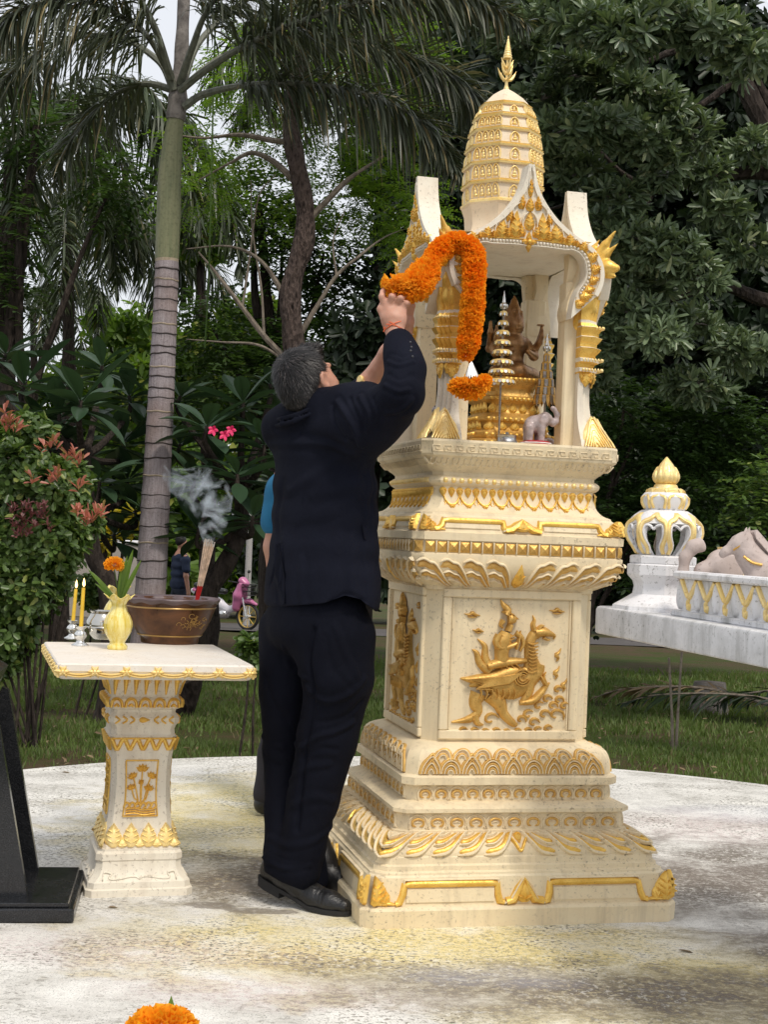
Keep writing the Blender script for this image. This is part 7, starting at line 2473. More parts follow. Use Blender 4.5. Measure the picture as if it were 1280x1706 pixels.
FR = [[(300, 150, 9.45), (345, 115, 9.3), (410, 75, 9.1), (500, 35, 8.9), (620, 0, 8.7), (760, -10, 8.6), (880, 40, 8.6)],
      [(306, 178, 9.45), (345, 155, 9.4), (430, 140, 9.2), (540, 142, 9.1), (640, 168, 9.0), (715, 215, 9.0), (765, 290, 9.0)],
      [(290, 150, 9.45), (275, 110, 9.4), (235, 50, 9.2), (150, 5, 9.0), (60, 5, 8.8), (-30, 60, 8.7)],
      [(300, 140, 9.45), (320, 80, 9.3), (350, 10, 9.1), (420, -70, 8.9), (560, -110, 8.8), (720, -60, 8.8)],
      [(288, 145, 9.5), (262, 100, 9.6), (190, 60, 9.7), (100, 70, 9.8), (20, 120, 9.9), (-40, 190, 10)],
      [(300, 150, 9.6), (380, 90, 9.9), (500, 60, 10.1), (640, 80, 10.3), (760, 130, 10.4), (850, 220, 10.5)],
      [(290, 150, 9.6), (240, 140, 9.8), (180, 165, 10.0), (120, 230, 10.1), (90, 310, 10.2)],
      [(285, 130, 9.4), (250, 30, 9.1), (180, -60, 8.9), (40, -90, 8.8), (-80, -40, 8.7)],
      [(300, 150, 9.5), (340, 60, 9.8), (450, -20, 10), (600, -40, 10.2), (800, 0, 10.4)]]
for i, f_ in enumerate(FR):
    pts = [P(*a) - po for a in f_]
    frond(pts, .40 if i < 6 else .34, .0155, palm, L_PALM, rg, dens=330 if i in (0, 1, 2, 5, 3) else 200, r0=.028, plume=1.25, droop=(.15, .95), n0=.22)

# ---- B: palms further back at left ------------------------------------------------------------
def back_palm(x0, y0, Y, crown, r, label, nf, fl, lL, seed, mat=L_PALM2, aim=None, yb=None):
    rg = np.random.default_rng(seed)
    b = gz(P(x0, y0, Y)); root = empty('palm_tree', (b[0], b[1], b[2] + .05), 0, label, 'palm tree', None); o = np.array(root.location)
    c = P(crown[0], crown[1], Y)
    g = G(); pts = smoothpath([b - o, (b + c) / 2 - o + np.array([.08, 0, 0]), c - o], 24); g.tube(pts, np.linspace(r * 1.9, r, 24) * (1 + .12 * np.sin(np.arange(24) * 1.7)), 12); g.build('trunk', M_BARKD, root)
    for i in range(nf):
        a = i * 2.399 + rg.uniform(-.3, .3); e = rg.uniform(.15, 1.1); h = np.array([math.cos(a), math.sin(a) * .8, 0]); L_ = fl * rg.uniform(.85, 1.15)
        pts = [c - o, c - o + (h * .35 * math.cos(e) + np.array([0, 0, .38 * math.sin(e)])) * L_, c - o + (h * .7 + np.array([0, 0, .45 * math.sin(e) - .05])) * L_, c - o + (h * .95 + np.array([0, 0, .2 * math.sin(e) - .28])) * L_, c - o + (h * 1.05 + np.array([0, 0, -.1 - .45 + .1 * e])) * L_]
        frond(pts, lL, .03, root, mat, rg, dens=85, r0=.02, plume=.9, droop=(.5, 1.1), n0=.18)
    return root


back_palm(98, 1045, 21, (112, 395), .075, 'dark slender palm trunk rising behind the plumeria at left, with drooping fronds', 13, 2.3, .62, 31)
back_palm(50, 1030, 26, (54, 520), .055, 'thin pale palm trunk farthest left in the background', 9, 1.7, .5, 32)
back_palm(-60, 1080, 15, (20, 260), .08, 'palm fronds spreading from beyond the left edge above the hedge', 13, 2.1, .55, 33)
back_palm(600, 1050, 17, (640, 60), .07, 'palm behind the garland whose fronds hang beside the tiered spire', 12, 2.0, .6, 34)

# ---- C: rough barked tree ------------------------------------------------------------------
YC = 10.6
b = gz(P(486, 1150, YC)); tree = empty('rough_bark_tree', (b[0], b[1], b[2] + .05), 0, 'tree with rough scaly reddish-brown bark rising behind the head of the man', 'tree'); o = np.array(tree.location)
def R_(l, Y=YC): return [P(x, y, Y + (dz[0] if dz else 0)) - o for x, y, *dz in l]
g = G(); limbs(g, [([b - o] + R_([(490, 900), (489, 700), (488, 590), (490, 500), (504, 410), (506, 350), (497, 280), (490, 200), (496, 130), (510, 40)]), [.12, .10, .088, .08, .076, .073, .070, .067, .064, .06, .05])], 20)
v = np.concatenate(g.v); a = np.arctan2(v[:, 1], v[:, 0] - np.mean(v[:, 0])); g.v = [v + nrm(v * np.array([1, 1, 0])) * 0 + np.stack([vnoise(v, 38, k) for k in range(3)], 1) * .007]
g.build('trunk', M_BARK, tree)
g = G(); limbs(g, [(R_([(500, 560), (530, 510), (560, 460), (600, 425), (640, 395, .3), (680, 380, .6)]), [.022, .018, .014, .010, .006, .003]), (R_([(478, 600), (440, 560), (400, 505), (360, 455), (330, 420)]), [.028, .022, .018, .012, .006]),
               (R_([(484, 520), (462, 470), (430, 430), (380, 410), (310, 415)]), [.022, .018, .014, .009, .004]), (R_([(488, 300), (455, 270), (420, 255), (385, 270), (330, 300)]), [.030, .024, .018, .012, .005]),
               (R_([(500, 240), (455, 235), (400, 225), (340, 230), (290, 225)]), [.028, .022, .016, .010, .006]), (R_([(440, 560), (436, 480), (420, 380), (418, 300)]), [.012, .009, .006, .003]), (R_([(405, 510), (415, 440), (430, 330), (460, 290)]), [.010, .008, .006, .004]),
               (R_([(500, 380), (540, 340), (580, 300), (640, 260)]), [.035, .025, .018, .008]), (R_([(560, 460), (555, 400), (575, 350)]), [.009, .006, .003]), (R_([(474, 600), (430, 575), (370, 570), (310, 565)]), [.014, .011, .007, .003])], 7)
g.build('branches', M_TWIG, tree)
rgc = np.random.default_rng(41)
def pb(l, Y): return [(P(x, y, Y + (e[0] if e else 0)), tuple(np.array([rx, (rx + rz) / 2 * 1.1, rz]) * (Y + (e[0] if e else 0)) / 2400)) for x, y, rx, rz, *e in l]
bl = [(c - o, r) for c, r in pb([(380, 230, 95, 50), (560, 330, 110, 45), (650, 330, 80, 45), (440, 120, 90, 60), (600, 200, 120, 70), (350, 320, 60, 35, 1), (700, 400, 50, 60, 1), (610, 90, 140, 60)], YC + .8)]
t_, a_, _ = blob_tips(bl, 1250, rgc, .2)
V, F = sprays(t_, a_, 22, .052, .016, rgc, .30); link('crown', mesh('crown', V, F, L_LIGHT), tree)

# ---- D: large tree with spatulate leaves in whorls at right ---------------------------------------
YD = 9.6
b = gz(P(1420, 1080, 11.0)); big = empty('broadleaf_tree', (b[0], b[1], b[2] + .05), 0, 'large tree at right with dark limbs and whorls of grey-green spoon-shaped leaves', 'tree'); o = np.array(big.location)
def R2(l, Y=YD + .6): return [P(x, y, Y + (dz[0] if dz else 0)) - o for x, y, *dz in l]
g = G(); limbs(g, [([b - o] + R2([(1400, 800, .6), (1380, 500, .4), (1370, 250, .2), (1350, 60), (1300, -80)]), [.26, .22, .19, .16, .13, .1])], 14); g.build('trunk', M_BARKD, big)
g = G(); limbs(g, [(R2([(1375, 300), (1290, 230), (1230, 130), (1180, 70), (1120, 85), (1060, 110)]), [.11, .08, .07, .05, .03, .012]), (R2([(1372, 330), (1280, 290), (1180, 300), (1080, 320), (990, 330), (910, 350)]), [.09, .06, .045, .034, .022, .010]),
               (R2([(1380, 520), (1280, 500), (1200, 475), (1120, 500), (1040, 520)]), [.08, .05, .04, .025, .01]), (R2([(1180, 70), (1150, 20), (1120, -40)]), [.05, .03, .02]), (R2([(1200, 300), (1150, 250), (1100, 230), (1020, 250)]), [.03, .022, .016, .008]),
               (R2([(1100, 320), (1040, 290), (980, 240), (930, 250)]), [.025, .018, .012, .006]), (R2([(1090, 320), (1060, 380), (1040, 430)]), [.02, .014, .006]), (R2([(1230, 130), (1160, 180), (1090, 180), (1000, 150)]), [.03, .02, .014, .006]),
               (R2([(1375, 250), (1290, 180), (1270, 150), (1240, 90)]), [.06, .05, .03, .02])], 8)
g.build('limbs', M_BARKD, big)
rgd = np.random.default_rng(51)
fb = [(c - o, r) for c, r in pb([(905, 165, 50, 22), (960, 125, 55, 24), (1015, 120, 55, 24, .1), (1065, 155, 55, 24), (1115, 190, 50, 24), (1155, 225, 45, 26), (945, 215, 60, 22, -.2), (1010, 210, 60, 24, -.2), (1070, 235, 50, 24, -.1), (1105, 280, 40, 24), (905, 260, 40, 24, .2), (960, 290, 45, 20, .2),
                                    (1030, 330, 50, 20, .1), (1010, 385, 50, 24, .1), (1065, 400, 60, 26), (1120, 425, 55, 26, -.1), (1165, 460, 40, 24, -.1), (1020, 440, 60, 24, .2), (1075, 475, 55, 20, .2), (1060, 520, 55, 24, .1), (1100, 560, 50, 26), (1010, 560, 40, 30, .3), (1150, 540, 40, 20, .2),
                                    (985, 40, 55, 28, -.6), (1050, 60, 60, 28, -.8), (1110, 25, 60, 26, -.8), (1180, 50, 60, 30, -.8), (1245, 95, 50, 30, -.7), (930, 20, 50, 30, -.4), (860, 60, 50, 30, .2), (1200, 350, 45, 22, .4), (1250, 410, 45, 26, .4), (1235, 590, 50, 30, .5), (1160, 640, 55, 22, .4), (980, 620, 40, 26, .8), (1180, 290, 40, 20, .4), (1255, 250, 40, 24, .5)], YD)]
t_, a_, _ = blob_tips(fb, 1750, rgd, .35); V, F = whorls(t_, a_, 11, .108, .027, rgd, (.35, 1.15)); link('crown', mesh('crown', V, F, L_SPAT), big)
g = G()
for k in rgd.choice(len(t_), 160, replace=False):
    c = fb[int(rgd.integers(len(fb)))][0]; a = t_[k]; i = np.argmin([np.linalg.norm(a - q[0]) for q in fb]); c = fb[i][0]
    g.tube(smoothpath([c, (c + a) / 2 + rgd.normal(0, .03, 3), a], 5), [.009, .007, .006, .004, .003], 5)
g.build('twigs', M_BARKG, big)['kind'] = 'stuff'

def mass_tree(base, Y, blobs, n, style, mat, label, seed, L, W, trunk=None, m=9, span=.3, cat='tree', name='tree', tr=.12, tmat=None, shell=.3, bmat=None):
    rg = np.random.default_rng(seed)
    b = gz(P(*base, Y)); root = empty(name, (b[0], b[1], b[2] + .05), 0, label, cat); o = np.array(root.location)
    bb = [(c - o, r) for c, r in pb(blobs, Y)]
    g = G(); top = max(bb, key=lambda q: q[0][2])[0]
    limbs(g, [([b - o, (b - o) * .5 + top * .5 + rg.normal(0, .1, 3), top], [tr, tr * .8, tr * .35])], 12)
    for c, r in bb:
        t0 = rg.uniform(.3, .75); s_ = (b - o) * (1 - t0) + top * t0
        limbs(g, [([s_, (s_ + c) / 2 + rg.normal(0, .08, 3) + np.array([0, 0, .1]), c], [tr * .5, tr * .3, tr * .12])], 7)
    g.build('trunk', tmat or M_BARKD, root)
    t_, a_, _ = blob_tips(bb, n, rg, shell)
    if style == 'whorl': V, F = whorls(t_, a_, m, L, W, rg, (.5, 1.35))
    else: V, F = sprays(t_, a_, m, L, W, rg, span)
    link('crown', mesh('crown', V, F, mat), root)
    return root


# darker trees filling the right side behind it
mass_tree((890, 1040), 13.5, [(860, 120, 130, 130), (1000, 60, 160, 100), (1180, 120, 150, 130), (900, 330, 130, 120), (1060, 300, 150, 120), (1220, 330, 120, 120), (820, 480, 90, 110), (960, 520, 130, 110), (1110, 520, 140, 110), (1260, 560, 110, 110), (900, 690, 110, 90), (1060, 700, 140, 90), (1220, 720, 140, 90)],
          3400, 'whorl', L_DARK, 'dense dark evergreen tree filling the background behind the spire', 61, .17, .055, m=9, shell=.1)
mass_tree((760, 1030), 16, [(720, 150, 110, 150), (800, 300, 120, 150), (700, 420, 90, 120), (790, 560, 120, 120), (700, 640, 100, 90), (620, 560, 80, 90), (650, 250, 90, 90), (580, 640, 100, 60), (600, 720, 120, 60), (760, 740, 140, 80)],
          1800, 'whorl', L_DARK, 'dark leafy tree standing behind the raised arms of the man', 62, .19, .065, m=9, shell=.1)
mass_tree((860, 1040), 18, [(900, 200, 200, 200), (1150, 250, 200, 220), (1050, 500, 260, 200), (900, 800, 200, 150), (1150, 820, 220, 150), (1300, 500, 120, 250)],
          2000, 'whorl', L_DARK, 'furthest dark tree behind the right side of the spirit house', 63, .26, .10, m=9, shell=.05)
# small-leaved shrubs, right
for i, (bx_, Y, bb, n, mat, lab) in enumerate((
        (960, 10.6, [(1040, 680, 60, 40), (1120, 720, 80, 45), (1060, 780, 60, 50), (1180, 690, 70, 40), (1230, 740, 60, 45), (1150, 800, 80, 60), (1010, 860, 50, 60), (1090, 900, 80, 60)], 1250, L_MID, 'green shrub with layered sprays of small oval leaves behind the model pavilion'),
        (1440, 8.4, [(1285, 810, 34, 26), (1300, 850, 40, 30), (1275, 880, 24, 20), (1310, 900, 50, 50)], 240, L_BUSH, 'bright green shrub tip entering at the right edge above the horse figurine'),
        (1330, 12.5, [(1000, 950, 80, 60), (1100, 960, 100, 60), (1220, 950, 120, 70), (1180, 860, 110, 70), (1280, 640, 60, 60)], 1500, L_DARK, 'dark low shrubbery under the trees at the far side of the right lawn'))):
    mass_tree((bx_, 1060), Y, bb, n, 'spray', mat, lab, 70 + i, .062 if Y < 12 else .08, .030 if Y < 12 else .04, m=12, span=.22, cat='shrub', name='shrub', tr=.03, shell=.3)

# ---- background greens, left and middle
mass_tree((350, 1040), 20, [(340, 600, 80, 60), (420, 560, 60, 70), (380, 660, 100, 60), (300, 680, 60, 50), (330, 380, 60, 60), (250, 640, 60, 40)], 1100, 'whorl', L_LIGHT, 'pale yellow-green sunlit tree in the gap right of the ringed palm', 81, .17, .065, m=8)
mass_tree((440, 1040), 17, [(430, 330, 70, 40), (470, 400, 60, 50), (540, 420, 60, 50), (420, 640, 90, 50), (520, 600, 110, 50), (350, 540, 40, 50), (560, 500, 70, 40)], 1150, 'spray', L_MID, 'mid-green feathery tree behind the rough barked trunk', 82, .10, .045, m=14, span=.4)
mass_tree((170, 1040), 24, [(150, 640, 90, 50), (60, 690, 120, 50), (240, 560, 50, 60), (180, 560, 40, 50), (220, 720, 90, 60), (20, 760, 120, 80), (130, 800, 150, 90)], 1500, 'whorl', L_LIGHT, 'light green bushy tree behind the plumeria at left', 83, .19, .08, m=8)
mass_tree((20, 1040), 13, [(10, 380, 50, 50), (-20, 480, 50, 50), (60, 210, 70, 30), (190, 300, 50, 40)], 330, 'spray', L_MID, 'tree with slanting dark branches at the upper left edge', 84, .09, .035, m=14, span=.35, tr=.1)
for i, (x, Y, h_) in enumerate(((-120, 38, 330), (60, 42, 240), (230, 40, 290), (400, 44, 300), (560, 41, 300), (740, 43, 420), (930, 40, 420), (1120, 42, 420), (1320, 41, 400), (1500, 44, 400))):
    mass_tree((x, 1000), Y, [(x + dx, 985 - h_ * f_, 105, 70) for dx, f_ in ((-60, .12), (60, .14), (0, .38), (-70, .55), (70, .60), (10, .85))], 620, 'whorl', L_LIGHT if i < 4 else (L_MID if i % 2 else L_DARK),
              ['hazy green tree in the far row beyond the path, left of frame', 'far tree beyond the path behind the red-tipped hedge', 'far tree beyond the path behind the ringed palm', 'far tree beyond the path above the motorcycle', 'far tree beyond the path hidden by the man', 'far tree beyond the path behind the spirit house floor', 'far tree beyond the path behind the right pillar', 'far tree beyond the path behind the model pavilion', 'far tree beyond the path at the right edge', 'far tree beyond the path past the right edge'][i], 90 + i, .42, .2, m=8, shell=.1)

# ---- F: plumerias with large leaves --------------------------------------------------------------
def big_leaf_mesh(L=.30, W=.085, curl=.10, n=7):
    rows = []
    for i in range(n):
        t = i / (n - 1); w = W * (.06 + .94 * math.sin(math.pi * min(1, t ** 1.25)) ** .8) / 2 if i < n - 1 else .0015
        x = .02 + L * t; z = -curl * L * t * t
        rows.append([(x, -w, z + w * .35), (x, -w * .5, z + w * .12), (x, 0, z - .002), (x, w * .5, z + w * .12), (x, w, z + w * .35)])
    g = G(); g.loft(rows, closed=False, cap0=False, cap1=False); g.tube([(0, 0, .004), (.03, 0, 0), (L * .9, 0, -curl * L * .81 - .001)], [.004, .003, .001], 4)
    return g.mesh('leaf', L_PLUM, sharp=80)


BL = [big_leaf_mesh(.34, .115, .10), big_leaf_mesh(.31, .105, .28), big_leaf_mesh(.37, .12, .02)]


def plumeria(label, base, Y, heads, seed, stemr=.05, trunkpts=None):
    rg = random.Random(seed); rn = np.random.default_rng(seed)
    b = gz(P(*base, Y)); root = empty('plumeria', (b[0], b[1], b[2] + .05), 0, label, 'plumeria'); o = np.array(root.location)
    g = G(); tpts = [P(*q) - o for q in trunkpts]; limbs(g, [([b - o] + tpts, np.linspace(stemr * 1.3, stemr * .7, len(tpts) + 1))], 12)
    for (x, y, Yh, s) in heads:
        if 175 < x < 325: Yh = max(Yh, 10.1); s *= 1.1
        c = P(x, y, Yh) - o; st_ = tpts[-1] if c[2] > tpts[-1][2] + .15 else tpts[max(0, len(tpts) - 2)]
        limbs(g, [([st_, (st_ * .6 + c * .4) + np.array([0, 0, -.08]), c - np.array([0, 0, .12]), c], [stemr * .5, stemr * .38, .018, .012])], 8)
        n = rg.randint(12, 15)
        for k in range(n):
            az = k * 2.399 + rg.uniform(-.25, .25); el = .85 - 1.35 * k / n + rg.uniform(-.15, .15)
            lf = link('leaf', BL[rg.randrange(3)], root, loc=c + np.array([0, 0, -.06 * k / n]), scale=s * rg.uniform(.85, 1.1))
            lf.rotation_mode = 'XYZ'; lf.rotation_euler = (rg.uniform(-.25, .25), -el * .9, az)
    g.build('stems', M_BARKD, root); return root, o


plumeria('plumeria with large dark leaves in rosettes left of the ringed palm trunk', (175, 1100), 9.2,
         [(135, 668, 8.7, 1.15), (40, 640, 9.1, 1.0), (205, 735, 9.3, 1.0), (85, 735, 9.3, .95), (212, 800, 8.9, 1.0), (165, 800, 9.4, .9), (190, 890, 8.8, .95), (10, 590, 9.6, .9), (215, 660, 9.6, .9), (170, 610, 9.8, .9), (100, 690, 9.0, 1.0), (50, 700, 9.6, .9), (225, 850, 9.2, .9)], 5, .06, [(182, 1000, 9.2), (160, 930, 9.2), (150, 850, 9.2), (142, 760, 9.1)])
pl2, o2 = plumeria('plumeria with pink blossoms and a thick leaning trunk behind the incense smoke', (300, 1115), 9.9,
         [(345, 710, 9.3, 1.0), (405, 670, 9.6, .95), (300, 740, 9.9, .9), (440, 740, 9.4, .9), (395, 790, 9.2, 1.0), (325, 800, 9.7, .9), (420, 860, 9.2, .85), (330, 880, 9.5, .85), (300, 660, 10, .85), (450, 640, 10, .8), (480, 800, 9.8, .9)], 6, .066, [(335, 1010, 9.6), (368, 945, 9.6), (398, 880, 9.6), (400, 810, 9.6)])
M_PINK = plain('pink_petal', (.75, .03, .14), .5)
for (x, y) in ((355, 716), (374, 724), (385, 716)):
    c = P(x, y, 9.05) - o2
    g = G()
    for k in range(5):
        a = k * 1.2566; d = np.array([math.cos(a), -.5, math.sin(a)]); blade(g, c, c + d * .036, .024, .004, n=4)
    g.build('blossom', M_PINK, pl2)

# ---- G: red tipped hedge bush ----------------------------------------------------------------------
def bush(label, Y, base, blobs, n, seed, reds=(), mar=()):
    rg = np.random.default_rng(seed); b = gz(P(*base, Y)); root = empty('hedge_bush', (b[0], b[1], b[2] + .05), 0, label, 'bush'); o = np.array(root.location)
    bb = [(c - o, r) for c, r in pb(blobs, Y)]; g = G()
    for c, r in bb: limbs(g, [([b - o + rg.normal(0, .05, 3) * [1, 1, 0], (b - o) * .4 + c * .6, c], [.009, .007, .004])], 6)
    g.build('stems', M_BARKD, root)
    t_, a_, _ = blob_tips(bb, n, rg, .45); V, F = whorls(t_, a_, 8, .058, .027, rg, (.6, 1.3), upb=.6); link('foliage', mesh('foliage', V, F, L_BUSH), root)
    for lst, mat, L_ in ((reds, L_RED, .062), (mar, L_MAROON, .042)):
        for (x, y) in lst:
            c = P(x, y, Y - .30) - o; V, F = whorls(c[None] + rg.normal(0, .012, (2, 3)), np.array([[.2, -.3, .9]] * 2), 5, L_, L_ * .30, rg, (.15, 1.0), upb=.6); link('red_shoot' if mat is L_RED else 'maroon_shoot', mesh('red_shoot', V, F, mat), root)
    return root


bush('rounded hedge bush with red young shoots at the left edge', 7.9, (60, 1170), [(20, 790, 75, 60), (75, 820, 65, 55), (112, 800, 40, 36, .1), (20, 900, 75, 75), (80, 905, 60, 60), (40, 980, 62, 60), (12, 1050, 50, 55), (-10, 1100, 40, 30), (-40, 950, 90, 130), (40, 720, 50, 30, .1), (132, 872, 34, 36, .1), (96, 965, 26, 40, .1)], 2600, 7,
     [(10, 690), (22, 704), (4, 716), (28, 712), (84, 742), (78, 752), (108, 764), (132, 770), (126, 762), (96, 794), (90, 800), (128, 852), (146, 860), (150, 866), (160, 856), (134, 812), (56, 800), (168, 852)], [(20 + 14 * (i % 5), 850 + 13 * (i // 5)) for i in range(18)])
bush('low dark green bush at the foot of the pale trunk by the hedge', 9.4, (150, 1120), [(150, 985, 22, 26), (190, 1010, 22, 20), (440, 1080, 22, 22), (420, 1090, 22, 18)], 260, 8)
bush('small broad-leaved plant in the grass between altar table and man', 7.75, (415, 1120), [(412, 1082, 20, 22), (430, 1098, 18, 16)], 70, 9)
# yellow variegated shrubs glimpsed behind
rgy = np.random.default_rng(12); by = gz(P(190, 960, 19)); ys = empty('yellow_shrub', by, 0, 'yellow-leaved croton shrub glimpsed behind the ringed palm', 'shrub'); oy = np.array(ys.location)
bb = [(c - oy, r) for c, r in pb([(175, 888, 26, 14), (210, 870, 30, 12), (160, 900, 14, 12), (500, 920, 20, 20)], 19)]; t_, a_, _ = blob_tips(bb, 130, rgy, .2); V, F = whorls(t_, a_, 8, .20, .06, rgy); link('foliage', mesh('foliage', V, F, L_YEL), ys)
g = G(); limbs(g, [([np.zeros(3), bb[0][0]], [.03, .02]), ([np.zeros(3), bb[1][0]], [.03, .02])], 6); g.build('stems', M_BARKD, ys)
# pale garden wall and thin pole far behind
wb = gz(P(175, 960, 36)); w_ = empty('garden_wall', wb, 0, 'pale cream garden wall far behind the hedge and palm trunk', 'wall'); g = G(); g.box((0, 0, .9), (2.6, .2, 2.0), bev=.02); g.build('wall_face', plain('pale_wall', (.36, .32, .28), .8), w_); g = G(); g.box((0, 0, 1.95), (2.7, .3, .1), bev=.02); g.build('coping', M_WHITE, w_)
pbm = gz(P(411, 1010, 33)); pl_ = empty('slim_post', pbm, 0, 'slim pale upright post behind the motorcycle', 'post'); g = G(); g.tube([(0, 0, 0), (0, 0, 2.8)], [.08, .07], 12); g.build('post_shaft', plain('pale_post', (.40, .38, .36), .7), pl_); g = G(); g.lathe([(.085, 2.8), (.06, 2.84), (.005, 2.86)], 12); g.build('post_cap', M_WHITE, pl_)
# two bare propping sticks in the right lawn
sb = gz(P(1124, 1187, 9.0)); stk = empty('plant_prop', sb, 0, 'pair of thin bare sticks standing in the lawn under the white table', 'stick')
g = G(); g.tube(smoothpath([(0, 0, 0), (-.012, 0, .25), (-.045, 0, .62)], 10), [.010] * 5 + [.008] * 5, 7); g.build('stick', M_TWIG, stk)
g = G(); g.tube(smoothpath([(.02, 0, 0), (.024, 0, .25), (.034, 0, .66)], 10), [.010] * 5 + [.008] * 5, 7); g.build('stick', M_TWIG, stk)
# fallen fronds at right
fl = gz(P(1200, 1110, 11.5)); ff = empty('fallen_frond', (fl[0], fl[1], fl[2] + .06), 0, 'fallen grey palm fronds lying on the grass at right', 'frond')
for dx, dy, az, L_ in ((0, 0, 2.9, 1.5), (.3, -.6, 2.75, 1.7), (.8, .4, 3.3, 1.3)):
    p0 = np.array([dx + .5, dy, .10]); h = np.array([math.cos(az), math.sin(az), 0])
    frond([p0, p0 + h * L_ * .4 + (0, 0, .12), p0 + h * L_ * .8 + (0, 0, .08), p0 + h * L_ + (0, 0, -.02)], .30, .020, ff, L_DRY if dx == 0 else L_DARK, rg, dens=70, r0=.016, plume=.3, droop=(.1, .5), stalk=M_TWIG)
stump = empty('tree_stump', gz(P(1185, 1118, 12.2)) + [0, 0, .05], 0, 'short grey stump beside the fallen fronds in the right lawn', 'stump'); g = G(); g.lathe([(.20, -.05), (.16, .05), (.14, .2), (.13, .26), (.02, .27)], 14, wob=lambda a, z: .08 * np.sin(a * 5)); g.build('stump_wood', M_BARKG, stump)

# hanging cord-like aerial roots
rt_ = empty('hanging_vine', P(352, -40, 9.9), 0, 'thin pale vine hanging straight down beside the ringed palm', 'vine'); orr = np.array(rt_.location)
g = G(); g.tube(smoothpath([P(362, -60, 9.9) - orr, P(356, 120, 9.9) - orr, P(352, 300, 9.9) - orr, P(347, 470, 9.9) - orr, P(341, 580, 9.9) - orr], 24), .006, 5); g.build('vine_strand', L_LIGHT, rt_)

# ---- grass -----------------------------------------------------------------------------
rg = np.random.default_rng(77)
n = 150000
Y = 6.6 + (19 - 6.6) * rg.random(n) ** 1.7
half = .285 * Y + .4
X = rg.uniform(-1, 1, n) * half
keep = (X - .42) ** 2 + (Y - 4.75) ** 2 > 3.02 ** 2
X, Y = X[keep], Y[keep]
pn = vnoise(np.stack([X * 1.0, Y * 1.0, X * 0], 1), 2.1) + .5 * vnoise(np.stack([X, Y, X * 0], 1), 7.3)
keep = rg.random(len(X)) < np.clip(.62 + pn * .95, .05, 1)
X, Y = X[keep], Y[keep]; n = len(X)
Z = ground_z(Y) + .02 * np.sin(X * 1.3 + Y * .7) * np.clip((Y - 9) / 6, 0, 1) - .004
pos = np.stack([X, Y, Z], 1); az = rg.uniform(0, 2 * math.pi, n); hgt = rg.uniform(.022, .055, n) * np.clip(Y / 8, .9, 1.8); w = .0034 * np.clip(Y / 7, 1, 2.6)
s = np.stack([np.cos(az), np.sin(az), az * 0], 1); lean = rg.normal(0, .35, (n, 2)); tip = pos + np.stack([lean[:, 0] * hgt, lean[:, 1] * hgt, hgt], 1); mid = pos * .5 + tip * .5 + np.array([0, 0, 1.0]) * (hgt * .08)[:, None]
V = np.stack([pos - s * w[:, None], pos + s * w[:, None], mid + s * w[:, None] * .8, mid - s * w[:, None] * .8, tip], 1).reshape(-1, 3); b_ = np.arange(n)[:, None] * 5
F = np.concatenate([b_ + [0, 1, 2, 3], b_ + [3, 2, 4, 4]])
tag(link('grass', tri_mesh('grass', V, F, L_GRASS)), 'short patchy lawn grass around the concrete slab', 'grass', kind='stuff')
# dry litter on lawn and slab
n = 500; Y = 7 + 9 * rg.random(n) ** 1.5; X = rg.uniform(-1, 1, n) * (.28 * Y); kp = (X - .42) ** 2 + (Y - 4.75) ** 2 > 3.02 ** 2; X, Y = X[kp], Y[kp]; n = len(X)
pos = np.stack([X, Y, ground_z(Y) + .035], 1); V, F = leaf_arrays(pos, np.stack([rg.normal(0, 1, n), rg.normal(0, 1, n), rg.normal(0, .2, n)], 1), np.tile([0, 0, 1.0], (n, 1)) + rg.normal(0, .3, (n, 3)), rg.uniform(.02, .05, n), rg.uniform(.010, .02, n))
tag(link('leaf_litter', mesh('leaf_litter', V, F, L_DRY)), 'scattered dry fallen leaves on the lawn', 'leaf litter', kind='stuff')
for i, (x, y) in enumerate(((1130, 1584), (102, 1287), (178, 1513), (520, 1515))):
    p = P(x, y, 5); d = ray(x, y); t_ = -EYE[2] / d[2]; p = EYE + d * t_
    V, F = leaf_arrays(np.zeros((1, 3)), np.array([[1, .3 * i - .4, .02]]), np.array([[0, 0, 1.0]]), .05 - .008 * i, .016, .1)
    tag(link('fallen_leaf', mesh('fallen_leaf', V, F, L_DRY), None, loc=p + (0, 0, .003)), ['small dark dead leaf on the slab in front of the plinth', 'thin brown twig-like leaf near the slab edge behind the altar table', 'tiny dark leaf below the altar table foot', 'tiny leaf beside the heel of the man'][i], 'leaf')

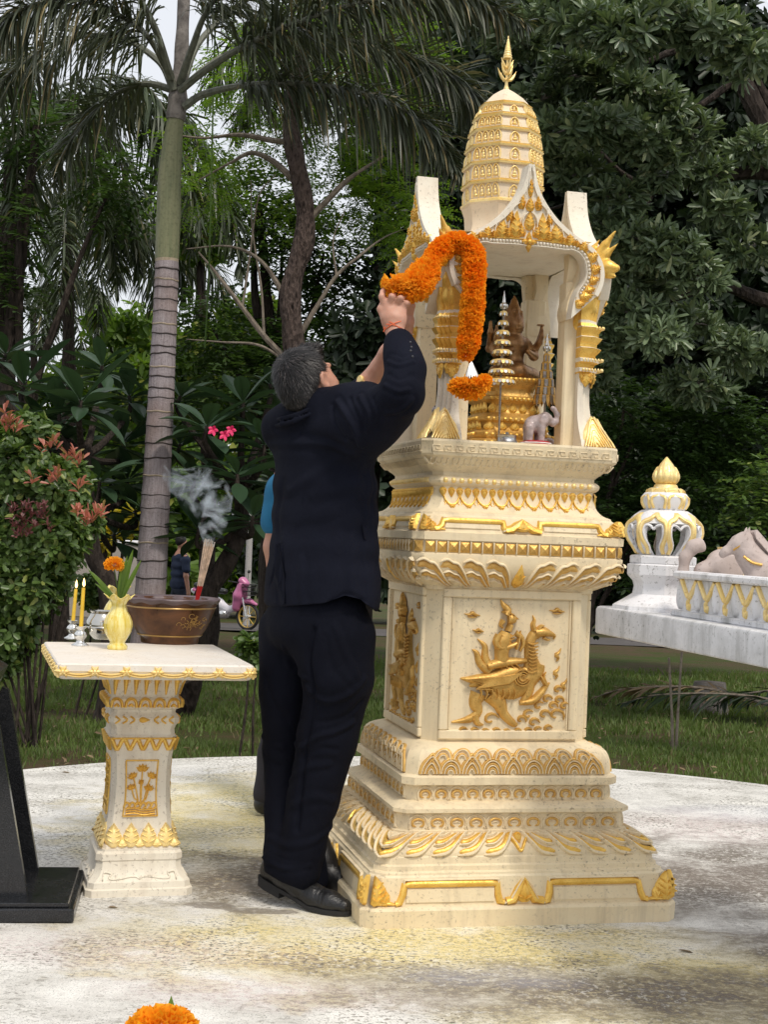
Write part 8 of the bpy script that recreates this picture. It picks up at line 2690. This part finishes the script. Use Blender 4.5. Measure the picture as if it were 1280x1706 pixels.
# ================================================================== MOTORCYCLE far behind
mbk = empty('motorcycle', gz(P(372, 1046, 30)) + [0, 0, .08], -.55, 'pink and white step-through motorcycle with a front basket parked by the path', 'motorcycle')
M_MPINK = plain('pink_bodywork', (.52, .16, .32), .3, 0, .05, 10, 0); M_MWHITE = plain('white_bodywork', (.72, .70, .74), .3, 0, .05, 10, 0); M_RIMY = plain('yellow_rim', (.75, .50, .10), .35, .3)
def wheel(x):
    g = G(); n = 32; rows = []
    for i in range(n + 1):
        a = 2 * math.pi * i / n; c = np.array([math.cos(a), 0, math.sin(a)]); rows.append([np.array([x, 0, .28]) + c * (.255 + .030 * math.cos(t)) + np.array([0, .038 * math.sin(t), 0]) for t in np.linspace(0, 2 * math.pi, 9)[:-1]])
    w = G(); w.loft(rows, cap0=False, cap1=False); wh = w.build('wheel', M_RUBBER, mbk)
    rows = []
    for i in range(n + 1):
        a = 2 * math.pi * i / n; c = np.array([math.cos(a), 0, math.sin(a)]); rows.append([np.array([x, y, .28]) + c * r for r, y in ((.222, -.025), (.238, -.02), (.238, .02), (.222, .025))])
    g.loft(rows, cap0=False, cap1=False); g.build('rim', M_RIMY, wh)
    g = G(); 
    for k in range(8):
        a = k * math.pi / 4; g.tube([(x, 0, .28), (x + .23 * math.cos(a), 0, .28 + .23 * math.sin(a))], .008, 5)
    g.build('spokes', M_RIMY, wh)
    g = G(); g.tube([(x, -.05, .28), (x, .05, .28)], .045, 12); g.build('hub', M_SILVER, wh)
wheel(.62); wheel(-.60)
def shell(name, pts, w, mat):
    s = SDF(); 
    for (a, ra), (b, rb) in zip(pts[:-1], pts[1:]): s.cone((a[0], 0, a[1]), (b[0], 0, b[1]), ra, rb, .04, flat=((0, 1, 0), w))
    return link(name, s.mesh(name, mat, .012), mbk)
shell('front_fender', [((.36, .50), .03), ((.50, .585), .05), ((.66, .60), .05), ((.82, .54), .03)], 1.3, M_MPINK)
shell('leg_shield', [((.46, .92), .10), ((.40, .70), .13), ((.34, .46), .10)], 1.3, M_MPINK)
shell('body_panel', [((.34, .46), .07), ((.10, .38), .08), ((-.15, .50), .12), ((-.55, .66), .12), ((-.85, .74), .05)], .9, M_MWHITE)
shell('tail_panel', [((-.35, .62), .09), ((-.80, .76), .05)], 1.3, M_MPINK)
shell('seat', [((.0, .76), .06), ((-.35, .79), .075), ((-.75, .86), .06)], 1.3, M_BLACK)
shell('engine', [((.02, .30), .10), ((-.2, .30), .09)], 1.2, M_SILVER)
g = G(); g.tube([(.46, .06, .85), (.62, .06, .28)], .022, 8); g.tube([(.46, -.06, .85), (.62, -.06, .28)], .022, 8); g.build('fork', M_SILVER, mbk)
g = G(); g.tube(smoothpath([(.34, -.34, 1.0), (.42, -.15, .97), (.44, 0, .96), (.42, .15, .97), (.34, .34, 1.0)], 14), .014, 7); g.build('handlebar', M_BLACK, mbk)
shell('headlight_cowl', [((.46, 1.0), .09), ((.54, .95), .07)], 1.3, M_MPINK)
for y in (-.26, .26): g = G(); g.tube([(.38, y, .98), (.36, y * 1.2, 1.16)], .006, 5); g.ball((.36, y * 1.25, 1.19), (.015, .055, .035), 10, 6); g.build('mirror', M_BLACK, mbk)
g = G()
for z, e in ((.72, .10), (.80, .115), (.88, .125), (.94, .13)):
    g.tube([(.66 - e, -e, z), (.66 + e, -e, z), (.66 + e, e, z), (.66 - e, e, z), (.66 - e, -e, z)], .006, 5)
for a in np.linspace(-1, 1, 7):
    for sx in (-1, 1): g.tube([(.66 + sx * .10, a * .10, .72), (.66 + sx * .13, a * .13, .94)], .005, 4); g.tube([(.66 + a * .10, sx * .10, .72), (.66 + a * .13, sx * .13, .94)], .005, 4)
g.box((.66, 0, .72), (.2, .2, .008)); g.build('basket', M_BLACK, mbk)
